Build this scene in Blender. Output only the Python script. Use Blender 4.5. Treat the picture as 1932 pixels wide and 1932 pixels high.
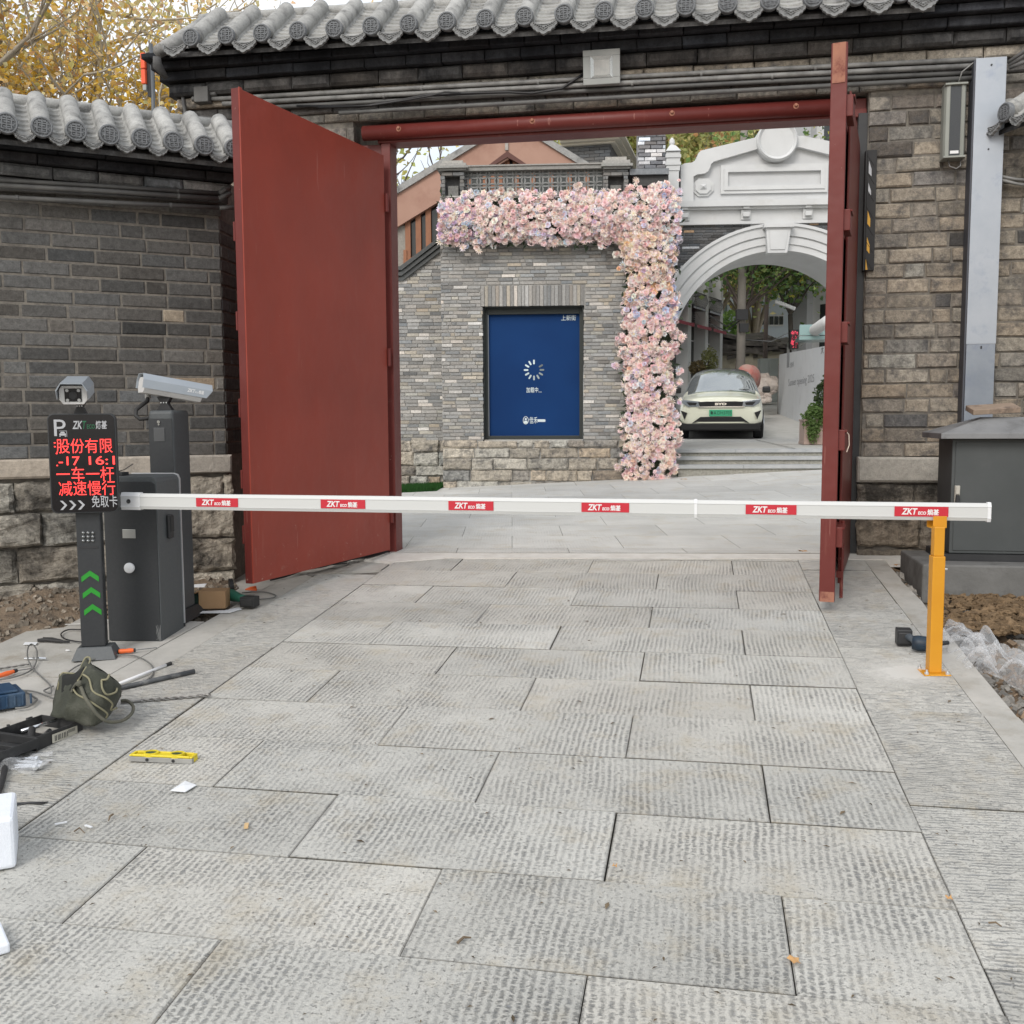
import bpy, math, random
import numpy as np
from mathutils import Matrix, Vector
for o in list(bpy.data.objects): bpy.data.objects.remove(o)
SC = bpy.context.scene
COL = SC.collection
rnd = random.Random(7)
# ------------------------------------------------------------------ camera
PX = 1932.0                                   # the photograph measured at 1932 px
PITCH = math.atan(181/1932); ROLL = .0053; CAMH = 1.6
Fv = Vector((0, math.cos(PITCH), -math.sin(PITCH)))
_r = Vector((1, 0, 0)); _u = Vector((0, math.sin(PITCH), math.cos(PITCH)))
Rv = _r*math.cos(ROLL) - _u*math.sin(ROLL)
Uv = _u*math.cos(ROLL) + _r*math.sin(ROLL)
CP = Vector((0, 0, CAMH))
cam = bpy.data.cameras.new('camera'); camo = bpy.data.objects.new('camera', cam); COL.objects.link(camo)
cam.sensor_width = 36; cam.sensor_fit = 'HORIZONTAL'; cam.lens = 36.0
cam.clip_start = .05; cam.clip_end = 3000
m3 = Matrix((Rv, Uv, -Fv)).transposed()
camo.matrix_world = Matrix.Translation(CP) @ m3.to_4x4()
SC.camera = camo
# ------------------------------------------------------------------ world and sun (thin overcast)
W = bpy.data.worlds.new('World'); SC.world = W; W.use_nodes = True
nt = W.node_tree; nt.nodes.clear()
SUN_EL, SUN_AZ = math.radians(38), math.radians(205)
wo = nt.nodes.new('ShaderNodeOutputWorld'); bg = nt.nodes.new('ShaderNodeBackground')
sky = nt.nodes.new('ShaderNodeTexSky'); sky.sky_type = 'NISHITA'; sky.sun_disc = False
sky.sun_elevation = SUN_EL; sky.sun_rotation = SUN_AZ; sky.air_density = 1.0; sky.dust_density = 3.0; sky.ozone_density = 1.5
tc = nt.nodes.new('ShaderNodeTexCoord'); cn = nt.nodes.new('ShaderNodeTexNoise'); cn.inputs['Scale'].default_value = 2.2
cn.inputs['Detail'].default_value = 7; cn.inputs['Roughness'].default_value = .55
cr = nt.nodes.new('ShaderNodeMapRange'); cr.inputs['From Min'].default_value = .3; cr.inputs['From Max'].default_value = .62
cr.inputs['To Min'].default_value = .34; cr.inputs['To Max'].default_value = .80
mx = nt.nodes.new('ShaderNodeMix'); mx.data_type = 'RGBA'; mx.inputs['B'].default_value = (8.4, 8.5, 8.5, 1)
nt.links.new(tc.outputs['Generated'], cn.inputs['Vector']); nt.links.new(cn.outputs['Fac'], cr.inputs['Value'])
nt.links.new(cr.outputs['Result'], mx.inputs['Factor']); nt.links.new(sky.outputs[0], mx.inputs['A'])
nt.links.new(mx.outputs['Result'], bg.inputs['Color']); bg.inputs['Strength'].default_value = .12
nt.links.new(bg.outputs[0], wo.inputs['Surface'])
sd = bpy.data.lights.new('sun', 'SUN'); sd.energy = 1.1; sd.angle = math.radians(22); sd.color = (1, .965, .92)
so = bpy.data.objects.new('sun', sd); COL.objects.link(so)
_d = Vector((math.sin(SUN_AZ)*math.cos(SUN_EL), math.cos(SUN_AZ)*math.cos(SUN_EL), math.sin(SUN_EL)))
so.rotation_euler = _d.to_track_quat('Z', 'Y').to_euler(); so.location = (0, -3, 12)
SC.view_settings.view_transform = 'Standard'; SC.view_settings.look = 'None'
SC.view_settings.exposure = 0.45; SC.view_settings.gamma = 1.0
SC.cycles.max_bounces = 6; SC.cycles.transparent_max_bounces = 12
SC.cycles.use_denoising = True
# ------------------------------------------------------------------ measuring helpers
def ray(x, y): return Fv + Rv*((x-966)/PX) - Uv*((y-966)/PX)
def hitplane(x, y, n, p0):
    d = ray(x, y); return CP + d*((p0-CP).dot(n)/d.dot(n))
GN = ray(-7700, 962).cross(ray(1320, 650)).normalized()
if GN.z < 0: GN = -GN
def G(x, y): return hitplane(x, y, GN, Vector((0, 0, 0)))
def gz(x, y): return -(GN.x*x + GN.y*y)/GN.z
UA = (math.cos(math.radians(12.5)), -math.sin(math.radians(12.5)))
VA = (math.sin(math.radians(10.3)), math.cos(math.radians(10.3)))
def GP(u, v, dz=0.0):
    x = u*UA[0]+v*VA[0]; y = u*UA[1]+v*VA[1]; return Vector((x, y, gz(x, y)+dz))
class Fr:
    """an upright frame: x along a wall to the right, y away from the viewer, z up (z=0 is world zero)"""
    def __init__(s, O, yawdeg):
        a = math.radians(yawdeg); s.O = Vector((O[0], O[1], 0))
        s.ux = Vector((math.cos(a), -math.sin(a), 0)); s.uy = Vector((math.sin(a), math.cos(a), 0))
        s.M = Matrix(((s.ux.x, s.uy.x, 0, s.O.x), (s.ux.y, s.uy.y, 0, s.O.y), (0, 0, 1, 0), (0, 0, 0, 1)))
    def at(s, x, y, off=0.0):
        P = hitplane(x, y, s.uy, s.O+s.uy*off); return (P-s.O).dot(s.ux), P.z
    def u(s, x, y=785, off=0.0): return s.at(x, y, off)[0]
    def z(s, x, y, off=0.0): return s.at(x, y, off)[1]
    def w(s, x, y, z): return s.M @ Vector((x, y, z))
WORLD = Fr((0, 0), 0)
def depthpt(x, y, D):
    return CP + ray(x, y)*D
FA = Fr(G(757, 1038), 10.3)                    # gate wall
FB = Fr(G(410, 1100), -27)                     # left wall
FK = Fr(depthpt(840, 920, 15.0), 3.6)          # flower house
FQ = Fr(depthpt(1473, 850, 16.4), 3.6)         # arch
# ------------------------------------------------------------------ mesh builder
class MB:
    def __init__(s): s.v = []; s.f = []; s.c = []; s.m = []; s.uv = None
    def add(s, vs, fs, col=(1, 1, 1), mi=0):
        b = len(s.v); s.v += [tuple(p) for p in vs]
        for f in fs: s.f.append(tuple(i+b for i in f)); s.c.append(col); s.m.append(mi)
    def quad(s, a, b, c, d, col=(1, 1, 1), mi=0): s.add([a, b, c, d], [(0, 1, 2, 3)], col, mi)
    def box(s, x0, x1, y0, y1, z0, z1, col=(1, 1, 1), mi=0):
        v = [(x0,y0,z0),(x1,y0,z0),(x1,y1,z0),(x0,y1,z0),(x0,y0,z1),(x1,y0,z1),(x1,y1,z1),(x0,y1,z1)]
        s.add(v, [(0,3,2,1),(4,5,6,7),(0,1,5,4),(1,2,6,5),(2,3,7,6),(3,0,4,7)], col, mi)
    def brick(s, x0, x1, z0, z1, y, d=.03, ch=.004, j=.0015, col=(1,1,1), mi=0):
        r = lambda: rnd.uniform(-j, j)
        yy = y + rnd.uniform(-j, j)*1.5
        fr = [(x0+ch+r(), yy, z0+ch+r()), (x1-ch+r(), yy+r(), z0+ch+r()), (x1-ch+r(), yy, z1-ch+r()), (x0+ch+r(), yy+r(), z1-ch+r())]
        md = [(x0+r(), yy+ch, z0+r()), (x1+r(), yy+ch, z0+r()), (x1+r(), yy+ch, z1+r()), (x0+r(), yy+ch, z1+r())]
        bk = [(p[0], y+d, p[2]) for p in md]
        s.add(fr+md+bk, [(0,1,2,3),(4,5,1,0),(5,6,2,1),(6,7,3,2),(7,4,0,3),(8,9,5,4),(9,10,6,5),(10,11,7,6),(11,8,4,7)], col, mi)
    def prism(s, poly, y0, y1, col=(1,1,1), mi=0):          # poly in (x,z), counter-clockwise from the front
        n = len(poly); v = [(p[0], y0, p[1]) for p in poly]+[(p[0], y1, p[1]) for p in poly]
        s.add(v, [tuple(range(n)), tuple(range(2*n-1, n-1, -1))]+[(i, i+n, (i+1) % n+n, (i+1) % n) for i in range(n)], col, mi)
    def slab(s, poly, z0, z1, col=(1,1,1), mi=0):           # poly in (x,y)
        n = len(poly); v = [(p[0], p[1], z0) for p in poly]+[(p[0], p[1], z1) for p in poly]
        s.add(v, [tuple(range(n-1, -1, -1)), tuple(range(n, 2*n))]+[(i, (i+1) % n, (i+1) % n+n, i+n) for i in range(n)], col, mi)
    def cyl(s, p0, p1, r0, r1=None, n=12, col=(1,1,1), mi=0, caps=True):
        s.tube([p0, p1], [r0, r0 if r1 is None else r1], n, col, mi, caps)
    def tube(s, pts, rad, n=8, col=(1,1,1), mi=0, caps=True):
        pts = [Vector(p) for p in pts]
        if not isinstance(rad, (list, tuple)): rad = [rad]*len(pts)
        b = len(s.v); up = None
        for i, p in enumerate(pts):
            t = (pts[min(i+1, len(pts)-1)]-pts[max(i-1, 0)])
            if t.length < 1e-9: t = Vector((0, 0, 1))
            t.normalize()
            if up is None: up = t.orthogonal().normalized()
            else:
                up = up - t*up.dot(t)
                up = up.normalized() if up.length > 1e-6 else t.orthogonal().normalized()
            w = t.cross(up)
            for k in range(n):
                a = 2*math.pi*k/n; s.v.append(tuple(p+(up*math.cos(a)+w*math.sin(a))*rad[i]))
        for i in range(len(pts)-1):
            for k in range(n):
                s.f.append((b+i*n+k, b+i*n+(k+1) % n, b+(i+1)*n+(k+1) % n, b+(i+1)*n+k)); s.c.append(col); s.m.append(mi)
        if caps:
            s.f.append(tuple(b+k for k in range(n-1, -1, -1))); s.c.append(col); s.m.append(mi)
            e = b+(len(pts)-1)*n; s.f.append(tuple(e+k for k in range(n))); s.c.append(col); s.m.append(mi)
    def lathe(s, prof, c=(0,0,0), n=16, axis='z', col=(1,1,1), mi=0):   # prof list of (r, h)
        b = len(s.v)
        for r, h in prof:
            for k in range(n):
                a = 2*math.pi*k/n; x, y = r*math.cos(a), r*math.sin(a)
                p = (x, y, h) if axis == 'z' else ((x, h, y) if axis == 'y' else (h, x, y))
                s.v.append((c[0]+p[0], c[1]+p[1], c[2]+p[2]))
        for i in range(len(prof)-1):
            for k in range(n):
                q = (b+i*n+k, b+i*n+(k+1) % n, b+(i+1)*n+(k+1) % n, b+(i+1)*n+k)
                s.f.append(q if axis != 'y' else q[::-1]); s.c.append(col); s.m.append(mi)
        s.f.append(tuple(b+k for k in range(n-1, -1, -1))); s.c.append(col); s.m.append(mi)
        e = b+(len(prof)-1)*n; s.f.append(tuple(e+k for k in range(n))); s.c.append(col); s.m.append(mi)
    def xf(s, M, start=0):
        for i in range(start, len(s.v)): s.v[i] = tuple(M @ Vector(s.v[i]))
        return s
    def mesh(s, name, mats, smooth=False, X=None):
        me = bpy.data.meshes.new(name)
        vs = s.v if X is None else [tuple(X @ Vector(p)) for p in s.v]
        me.from_pydata(vs, [], s.f)
        for m in mats: me.materials.append(m)
        nf = len(me.polygons)
        if nf == len(s.f):
            me.polygons.foreach_set('material_index', s.m)
            at = me.attributes.new('col', 'FLOAT_COLOR', 'FACE')
            at.data.foreach_set('color', [x for c in s.c for x in (c[0], c[1], c[2], 1.0)])
        if smooth: me.polygons.foreach_set('use_smooth', [True]*nf)
        me.update(); return me
def put(o, parent):
    COL.objects.link(o)
    if parent is not None: o.parent = parent
def tagit(o, label=None, cat=None, group=None, kind=None):
    if label: o['label'] = label
    if cat: o['category'] = cat
    if group: o['group'] = group
    if kind: o['kind'] = kind
    elif cat: o['kind'] = 'thing'
    return o
def thing(name, label, cat, frame=WORLD, base=(0,0,0), group=None, rz=0.0):
    o = bpy.data.objects.new(name, None); o.empty_display_size = .1; COL.objects.link(o)
    o.matrix_world = frame.M @ Matrix.Translation(base) @ Matrix.Rotation(rz, 4, 'Z')
    return tagit(o, label, cat, group)
def part(name, mb, mats, parent, frame=None, smooth=False, bev=0, label=None, local=False, seg=2):
    """a mesh under its thing; mb coordinates are in `frame` (or in the thing's own space when local)"""
    if not isinstance(mats, (list, tuple)): mats = [mats]
    p = parent; Mw = Matrix.Identity(4); ch = []
    while p is not None: ch.append(p); p = p.parent
    Mp = ch[-1].matrix_basis.copy() if ch else Matrix.Identity(4)
    if len(ch) > 1:
        for q in ch[-2::-1]: Mp = Mp @ q.matrix_basis
    X = None if local else Mp.inverted() @ (frame.M if frame else Matrix.Identity(4))
    me = mb.mesh(name, mats, smooth, X)
    o = bpy.data.objects.new(name, me); put(o, parent)
    if bev:
        m = o.modifiers.new('bevel', 'BEVEL'); m.width = bev; m.segments = seg; m.limit_method = 'ANGLE'; m.angle_limit = .6
        m.harden_normals = False
    if label: o['label'] = label
    return o
def solo(name, mb, mats, label, cat, frame=WORLD, base=(0,0,0), group=None, kind=None, smooth=False, bev=0):
    if not isinstance(mats, (list, tuple)): mats = [mats]
    B = Matrix.Translation(base)
    me = mb.mesh(name, mats, smooth, B.inverted())
    o = bpy.data.objects.new(name, me); COL.objects.link(o); o.matrix_world = frame.M @ B
    if bev:
        m = o.modifiers.new('bevel', 'BEVEL'); m.width = bev; m.segments = 2; m.limit_method = 'ANGLE'; m.angle_limit = .6
    return tagit(o, label, cat, group, kind)
def struct(name, mb, mats, frame=WORLD, smooth=False):
    o = solo(name, mb, mats, None, None, frame, smooth=smooth); o['kind'] = 'structure'; return o
# ------------------------------------------------------------------ materials
MATS = {}
def _new(name):
    m = bpy.data.materials.new(name); m.use_nodes = True; n = m.node_tree
    b = n.nodes['Principled BSDF']; MATS[name] = m; return m, n, b
def tex(n, kind, vec, **kw):
    t = n.nodes.new(kind)
    for k, v in kw.items():
        if k in t.inputs: t.inputs[k].default_value = v
        else: setattr(t, k, v)
    if vec is not None: n.links.new(vec, t.inputs['Vector'])
    return t
def ramp(n, src, a, b, lo=0.0, hi=1.0):
    r = n.nodes.new('ShaderNodeMapRange'); r.inputs['From Min'].default_value = a; r.inputs['From Max'].default_value = b
    r.inputs['To Min'].default_value = lo; r.inputs['To Max'].default_value = hi
    n.links.new(src, r.inputs['Value']); return r.outputs['Result']
def mixc(n, fac, A, B, mode='MIX'):
    m = n.nodes.new('ShaderNodeMix'); m.data_type = 'RGBA'; m.blend_type = mode
    for key, val in (('Factor', fac), ('A', A), ('B', B)):
        if hasattr(val, 'links') or hasattr(val, 'is_linked'): n.links.new(val, m.inputs[key])
        elif key == 'Factor': m.inputs[key].default_value = val
        else: m.inputs[key].default_value = (*val[:3], 1)
    return m.outputs['Result']
def math_(n, op, a, b=None, c=None):
    m = n.nodes.new('ShaderNodeMath'); m.operation = op
    for i, v in enumerate((a, b, c)):
        if v is None: continue
        if hasattr(v, 'is_linked'): n.links.new(v, m.inputs[i])
        else: m.inputs[i].default_value = v
    return m.outputs[0]
def bump(n, b, h, dist, strength=1.0):
    u = n.nodes.new('ShaderNodeBump'); u.inputs['Distance'].default_value = dist; u.inputs['Strength'].default_value = strength
    n.links.new(h, u.inputs['Height']); n.links.new(u.outputs[0], b.inputs['Normal']); return u
def pmat(name, c1, c2=None, scale=6, rough=.6, metal=0, bmp=0, bscale=60, dirt=None, dscale=3, dlo=.5, dhi=.7, coat=0, spec=.5, det=6):
    m, n, b = _new(name); tcn = n.nodes.new('ShaderNodeTexCoord'); v = tcn.outputs['Object']
    c = tuple(c1)
    if c2 is not None or dirt is not None:
        t = tex(n, 'ShaderNodeTexNoise', v, Scale=scale, Detail=det, Roughness=.6)
        out = mixc(n, ramp(n, t.outputs['Fac'], .35, .65), c1, c2 or c1)
        if dirt is not None:
            d = tex(n, 'ShaderNodeTexNoise', v, Scale=dscale, Detail=9, Roughness=.7)
            out = mixc(n, ramp(n, d.outputs['Fac'], dlo, dhi), out, dirt)
        n.links.new(out, b.inputs['Base Color'])
    else: b.inputs['Base Color'].default_value = (*c, 1)
    b.inputs['Roughness'].default_value = rough; b.inputs['Metallic'].default_value = metal
    b.inputs['Specular IOR Level'].default_value = spec; b.inputs['Coat Weight'].default_value = coat
    if bmp:
        t2 = tex(n, 'ShaderNodeTexNoise', v, Scale=bscale, Detail=5, Roughness=.6); bump(n, b, t2.outputs['Fac'], bmp)
    return m
def masonry(name, soot=(.02, .02, .02), slo=.55, shi=.75, sscale=2.5, bscale=45, bd=.006, vary=.35, rough=.93, streak=False):
    """stone or brick whose own colour comes from the mesh, with blotches, wear and a rough face"""
    m, n, b = _new(name); tcn = n.nodes.new('ShaderNodeTexCoord'); v = tcn.outputs['Object']
    a = n.nodes.new('ShaderNodeAttribute'); a.attribute_name = 'col'
    t = tex(n, 'ShaderNodeTexNoise', v, Scale=28, Detail=8, Roughness=.7)
    t2 = tex(n, 'ShaderNodeTexNoise', v, Scale=110, Detail=4, Roughness=.7)
    k = math_(n, 'ADD', ramp(n, t.outputs['Fac'], .3, .7, 1-vary, 1+vary), ramp(n, t2.outputs['Fac'], .3, .7, -vary*.5, vary*.5))
    kc = n.nodes.new('ShaderNodeCombineColor')
    for i in range(3): n.links.new(k, kc.inputs[i])
    out = mixc(n, 1.0, a.outputs['Color'], kc.outputs[0], 'MULTIPLY')
    if streak:
        mp = n.nodes.new('ShaderNodeMapping'); mp.inputs['Scale'].default_value = (1, 1, .35); n.links.new(v, mp.inputs[0]); sv = mp.outputs[0]
    else: sv = v
    d = tex(n, 'ShaderNodeTexNoise', sv, Scale=sscale, Detail=10, Roughness=.72)
    out = mixc(n, ramp(n, d.outputs['Fac'], slo, shi, 0, .85), out, soot)
    n.links.new(out, b.inputs['Base Color']); b.inputs['Roughness'].default_value = rough
    h = tex(n, 'ShaderNodeTexNoise', v, Scale=bscale, Detail=9, Roughness=.72)
    bump(n, b, h.outputs['Fac'], bd); b.inputs['Specular IOR Level'].default_value = .25
    return m
def pick_stone(name, groove=False, strength=1.0):
    """hand-chiselled paving: columns of pick marks along the uv's second axis"""
    m, n, b = _new(name)
    uvn = n.nodes.new('ShaderNodeUVMap'); uvn.uv_map = 'stone'; v = uvn.outputs[0]
    a = n.nodes.new('ShaderNodeAttribute'); a.attribute_name = 'col'
    sp = n.nodes.new('ShaderNodeSeparateXYZ'); n.links.new(v, sp.inputs[0])
    w = tex(n, 'ShaderNodeTexNoise', v, Scale=4, Detail=3, Roughness=.5)
    w2 = tex(n, 'ShaderNodeTexNoise', v, Scale=45, Detail=4, Roughness=.6)
    u = math_(n, 'ADD', sp.outputs[0], math_(n, 'ADD', math_(n, 'MULTIPLY', w.outputs['Fac'], .030), math_(n, 'MULTIPLY', w2.outputs['Fac'], .020)))
    colw = math_(n, 'SINE', math_(n, 'MULTIPLY', u, 2*math.pi/(.018 if groove else .0245)))
    colw = ramp(n, colw, -.8, .8)
    mp = n.nodes.new('ShaderNodeMapping'); mp.inputs['Scale'].default_value = (1.0 if groove else .8, .30 if groove else 2.3, 1); n.links.new(v, mp.inputs[0])
    pk = tex(n, 'ShaderNodeTexNoise', mp.outputs[0], Scale=46 if groove else 42, Detail=6, Roughness=.68)
    pick = ramp(n, pk.outputs['Fac'], .46, .62)
    pit = math_(n, 'MULTIPLY', colw, pick)
    loose = tex(n, 'ShaderNodeTexNoise', v, Scale=75, Detail=7, Roughness=.75)
    fleck = ramp(n, loose.outputs['Fac'], .57, .70)
    big = tex(n, 'ShaderNodeTexNoise', v, Scale=2.6, Detail=6, Roughness=.65)
    amt = ramp(n, big.outputs['Fac'], .36, .64, .45 if groove else .0, 1.05)
    pit = math_(n, 'MAXIMUM', math_(n, 'MULTIPLY', pit, amt), math_(n, 'MULTIPLY', fleck, .75))
    fine = tex(n, 'ShaderNodeTexNoise', v, Scale=210, Detail=6, Roughness=.75)
    md = tex(n, 'ShaderNodeTexNoise', v, Scale=26, Detail=9, Roughness=.72)
    tone = tex(n, 'ShaderNodeTexNoise', v, Scale=1.1, Detail=8, Roughness=.65)
    cream = mixc(n, 1.0, a.outputs['Color'], (1.22, 1.21, 1.16), 'MULTIPLY')
    pitc = mixc(n, 1.0, a.outputs['Color'], (.64, .67, .72), 'MULTIPLY')
    out = mixc(n, math_(n, 'MULTIPLY', pit, min(1.0, .85*strength)), cream, pitc)
    tn = ramp(n, tone.outputs['Fac'], .3, .7, .84, 1.10); tcx = n.nodes.new('ShaderNodeCombineColor')
    for i in range(3): n.links.new(tn, tcx.inputs[i])
    out = mixc(n, 1.0, out, tcx.outputs[0], 'MULTIPLY')
    st = tex(n, 'ShaderNodeTexNoise', v, Scale=3.7, Detail=10, Roughness=.72)
    out = mixc(n, ramp(n, st.outputs['Fac'], .52, .72, 0, .55), out, (.46, .39, .27))
    fn = ramp(n, fine.outputs['Fac'], .3, .7, .80, 1.14); fc = n.nodes.new('ShaderNodeCombineColor')
    for i in range(3): n.links.new(fn, fc.inputs[i])
    out = mixc(n, 1.0, out, fc.outputs[0], 'MULTIPLY')
    n.links.new(out, b.inputs['Base Color']); b.inputs['Roughness'].default_value = .9; b.inputs['Specular IOR Level'].default_value = .25
    h = math_(n, 'SUBTRACT', math_(n, 'MULTIPLY', md.outputs['Fac'], 1.3), math_(n, 'MULTIPLY', pit, 1.0))
    h = math_(n, 'ADD', h, math_(n, 'MULTIPLY', fine.outputs['Fac'], .35))
    bump(n, b, h, .0075*strength); return m
M_brick = masonry('grey_brick', (.20, .195, .185), .56, .80, 13, 60, .006, .34)
M_tan = masonry('weathered_brick', (.075, .075, .078), .47, .66, 9, 38, .014, .38)
M_ledge = masonry('pale_ledge', (.14, .13, .12), .56, .8, 3, 40, .008, .2)
M_darkbrick = masonry('dark_streaked_brick', (.010, .011, .014), .40, .62, 2.0, 40, .008, .35, streak=True)  # near-black streaked tone; cornice courses get darker towards the eaves
M_stone = masonry('rough_stone', (.026, .025, .024), .46, .58, 1.7, 9, .075, .30)
M_tile = masonry('mortar_smeared_tile', (.10, .10, .10), .50, .66, 7, 40, .006, .25)
M_far = masonry('old_house_brick', (.10, .10, .10), .62, .85, 1.4, 30, .006, .22)
M_slab = pick_stone('chiselled_slab'); M_slabg = pick_stone('grooved_slab', True, 1.12)
M_dark = pmat('dusty_joint', (.035, .032, .027), (.30, .285, .25), 2.6, .95, det=10)
M_conc = pmat('pale_concrete', (.47, .455, .42), (.38, .37, .34), 5, .9, bmp=.003, bscale=70, dirt=(.27, .24, .19), dscale=3.3, dlo=.52, dhi=.75)
# ================================================================== GROUND
def uvmesh(name, items, mats):
    """items: (corner4 world-xy-z list, uv list, col, thickness) chamfered slabs"""
    vs, fs, cs, uvs = [], [], [], []
    for top, uv4, col, th, ch in items:
        c = sum((Vector(p) for p in top), Vector())/4
        b = len(vs)
        for p in top:
            d = (Vector(p)-c); d.z = 0; L = d.length; vs.append(tuple(Vector(p)-d/L*ch*1.4))
        for p in top: vs.append((p[0], p[1], p[2]-ch*.8))
        for p in top: vs.append((p[0], p[1], p[2]-th))
        F = [(0,1,2,3)]+[(4+i, 4+(i+1) % 4, (i+1) % 4, i) for i in range(4)]+[(8+i, 8+(i+1) % 4, 4+(i+1) % 4, 4+i) for i in range(4)]
        for q_, f in enumerate(F):
            fs.append(tuple(b+i for i in f)); cs.append(col if q_ == 0 else (tuple(c*.72 for c in col) if q_ < 5 else (.13, .125, .11)))
            for i in f: uvs.append(uv4[i % 4])
    me = bpy.data.meshes.new(name); me.from_pydata(vs, [], fs)
    for m in mats: me.materials.append(m)
    at = me.attributes.new('col', 'FLOAT_COLOR', 'FACE'); at.data.foreach_set('color', [x for c in cs for x in (*c, 1.0)])
    ul = me.uv_layers.new(name='stone'); ul.data.foreach_set('uv', [x for p in uvs for x in p])
    me.update(); o = bpy.data.objects.new(name, me); COL.objects.link(o); o['kind'] = 'structure'; return o
def slabcol():
    k = rnd.uniform(.91, 1.05); w = rnd.uniform(-.004, .006)
    return (.480*k+w, .477*k, .462*k-w)
def slabitem(u0, u1, v0, v1, swap=False, gap=(.0005, .0035)):
    g = [rnd.uniform(*gap)/2 for _ in range(4)]
    dz = rnd.uniform(-.003, .003); t = [rnd.uniform(-.0012, .0012) for _ in range(4)]
    gv = rnd.choice((0, 0, .001, .004)); q = [(u0+g[0], v0+g[1]+gv*rnd.random()), (u1-g[2], v0+g[1]+gv*rnd.random()), (u1-g[2], v1-g[3]-gv*rnd.random()), (u0+g[0], v1-g[3]-gv*rnd.random())]
    top = [tuple(GP(a, b, dz+t[i])) for i, (a, b) in enumerate(q)]
    ox, oy = rnd.uniform(0, 40), rnd.uniform(0, 40); sk = rnd.uniform(-.05, .05)
    uv = [(((b if swap else a)-(0))+ox+sk*(a if swap else b), ((a if swap else b))+oy) for a, b in q]
    return (top, uv, slabcol(), .07, rnd.uniform(.002, .005))
items = []; v = 2.5-.475*8; k = -8
while v < 8.0:
    v1 = min(v+.475, 8.03); off = -.775 if k % 2 == 0 else -1.295
    js = sorted([off+1.03*i for i in range(-3, 4)]); js = [j for j in js if -2.2 < j < .6]
    js = [-2.33]+js+[.735]
    for a, b in zip(js, js[1:]): items.append(slabitem(a, b, v, v1, gap=(.0005, .006)))
    v = v1; k += 1
uvmesh('stone_paving', items, [M_slab])
items = []
v = 2.70-.95*4
while v < 8.0:
    items.append(slabitem(.735, 1.205, v, min(v+.95, 8.0), True)); v += .95
v = 3.375-.93*5
while v < 6.9:
    items.append(slabitem(-2.79, -2.33, v, min(v+.93, 7.3), True)); v += .93
v = -1.5
while v < 3.3:
    v1 = v+.7
    for a in (-5.6, -4.9, -4.2, -3.5): items.append(slabitem(a, min(a+.7, -2.79), v, v1, True))
    v = v1
uvmesh('border_paving', items, [M_slabg])
mb = MB()
def gslab(poly, dz, th):
    n = len(poly); t = [tuple(GP(a, b, dz)) for a, b in poly]; bt = [(p[0], p[1], p[2]-th) for p in t]
    mb.add(t+bt, [tuple(range(n))]+[(n+i, n+(i+1) % n, (i+1) % n, i) for i in range(n)])
gslab([(-5.6, -1.5), (.73, -1.5), (.73, 8.05), (-3.0, 8.05), (-3.0, 3.3), (-5.6, 3.3)], -.028, .05)
gslab([(.72, -1.5), (1.21, -1.5), (1.21, 8.05), (.72, 8.05)], -.0281, .05)
struct('paving_bed', mb, M_dark)
mb = MB(); v = -1.5
while v < 7.7:
    L = rnd.uniform(1.1, 1.5); v1 = min(v+L, 7.9)
    j = [rnd.uniform(-.012, .012) for _ in range(4)]
    gslab([(1.2055, v+.002), (1.345+j[0], v+.002), (1.352+j[1], (v+v1)/2), (1.345+j[2], v1-.002), (1.2075, v1-.002)], rnd.uniform(-.003, .001), .17); v = v1
# smooth stone kerb and rough pads on the left
gslab([(-3.02, 3.7), (-2.795, 3.7), (-2.795, 7.0), (-3.0, 7.2)], -.004, .12)
gslab([(-4.02, 4.62), (-3.024, 4.62), (-3.024, 5.74), (-3.90, 5.74), (-3.87, 5.53), (-4.06, 5.42)], -.006, .10)
gslab([(-5.6, 3.31), (-2.80, 3.31), (-2.80, 3.69), (-3.024, 3.70), (-3.024, 4.61), (-3.93, 4.61), (-3.9, 4.0), (-5.6, 3.9)], -.009, .10)
gslab([(-3.2, 7.02), (-2.36, 7.31), (-2.36, 8.0), (-3.3, 8.1)], -.010, .1)
gslab([(-3.55, 6.28), (-3.03, 6.2), (-3.01, 7.35), (-3.2, 7.5), (-3.45, 7.3)], -.012, .1)
struct('stone_kerb', mb, M_conc)
# the big ground sheet, under everything, and the raw earth beside the paving
M_dirt = pmat('bare_earth', (.17, .125, .085), (.27, .21, .15), 4, .97, bmp=.02, bscale=45, dirt=(.09, .075, .06), dscale=6, dlo=.5, dhi=.7)
M_dirt2 = pmat('sandy_earth', (.27, .18, .10), (.20, .15, .105), 5, .97, bmp=.03, bscale=40, dirt=(.10, .08, .06), dscale=5, dlo=.55, dhi=.7)
def baseZ(x, y):
    if y < 9: return gz(x, y)-.16
    if y < 15.5: return .36+.05*x*0.2
    return .93 if y > 18 else .36+(y-15.5)/2.5*.57
from mathutils import noise as NZ
mb = MB(); xs = [-600, -150, -40, -12]+[x*1.0 for x in range(-8, 9)]+[12, 40, 150, 600]; ys = [-300, -60, -15, -6]+[y*1.0 for y in range(-3, 22)]+[30, 60, 150, 400, 900]
for y in ys:
    for x in xs: mb.v.append((x, y, min(baseZ(max(-9, min(9, x)), max(-6, y)), 1.0)-.35 if y < 15 else baseZ(x, y)-.2))
for j in range(len(ys)-1):
    for i in range(len(xs)-1):
        a = j*len(xs)+i; mb.f.append((a, a+1, a+1+len(xs), a+len(xs))); mb.c.append((1,1,1)); mb.m.append(0)
struct('ground', mb, M_dirt)
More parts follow.
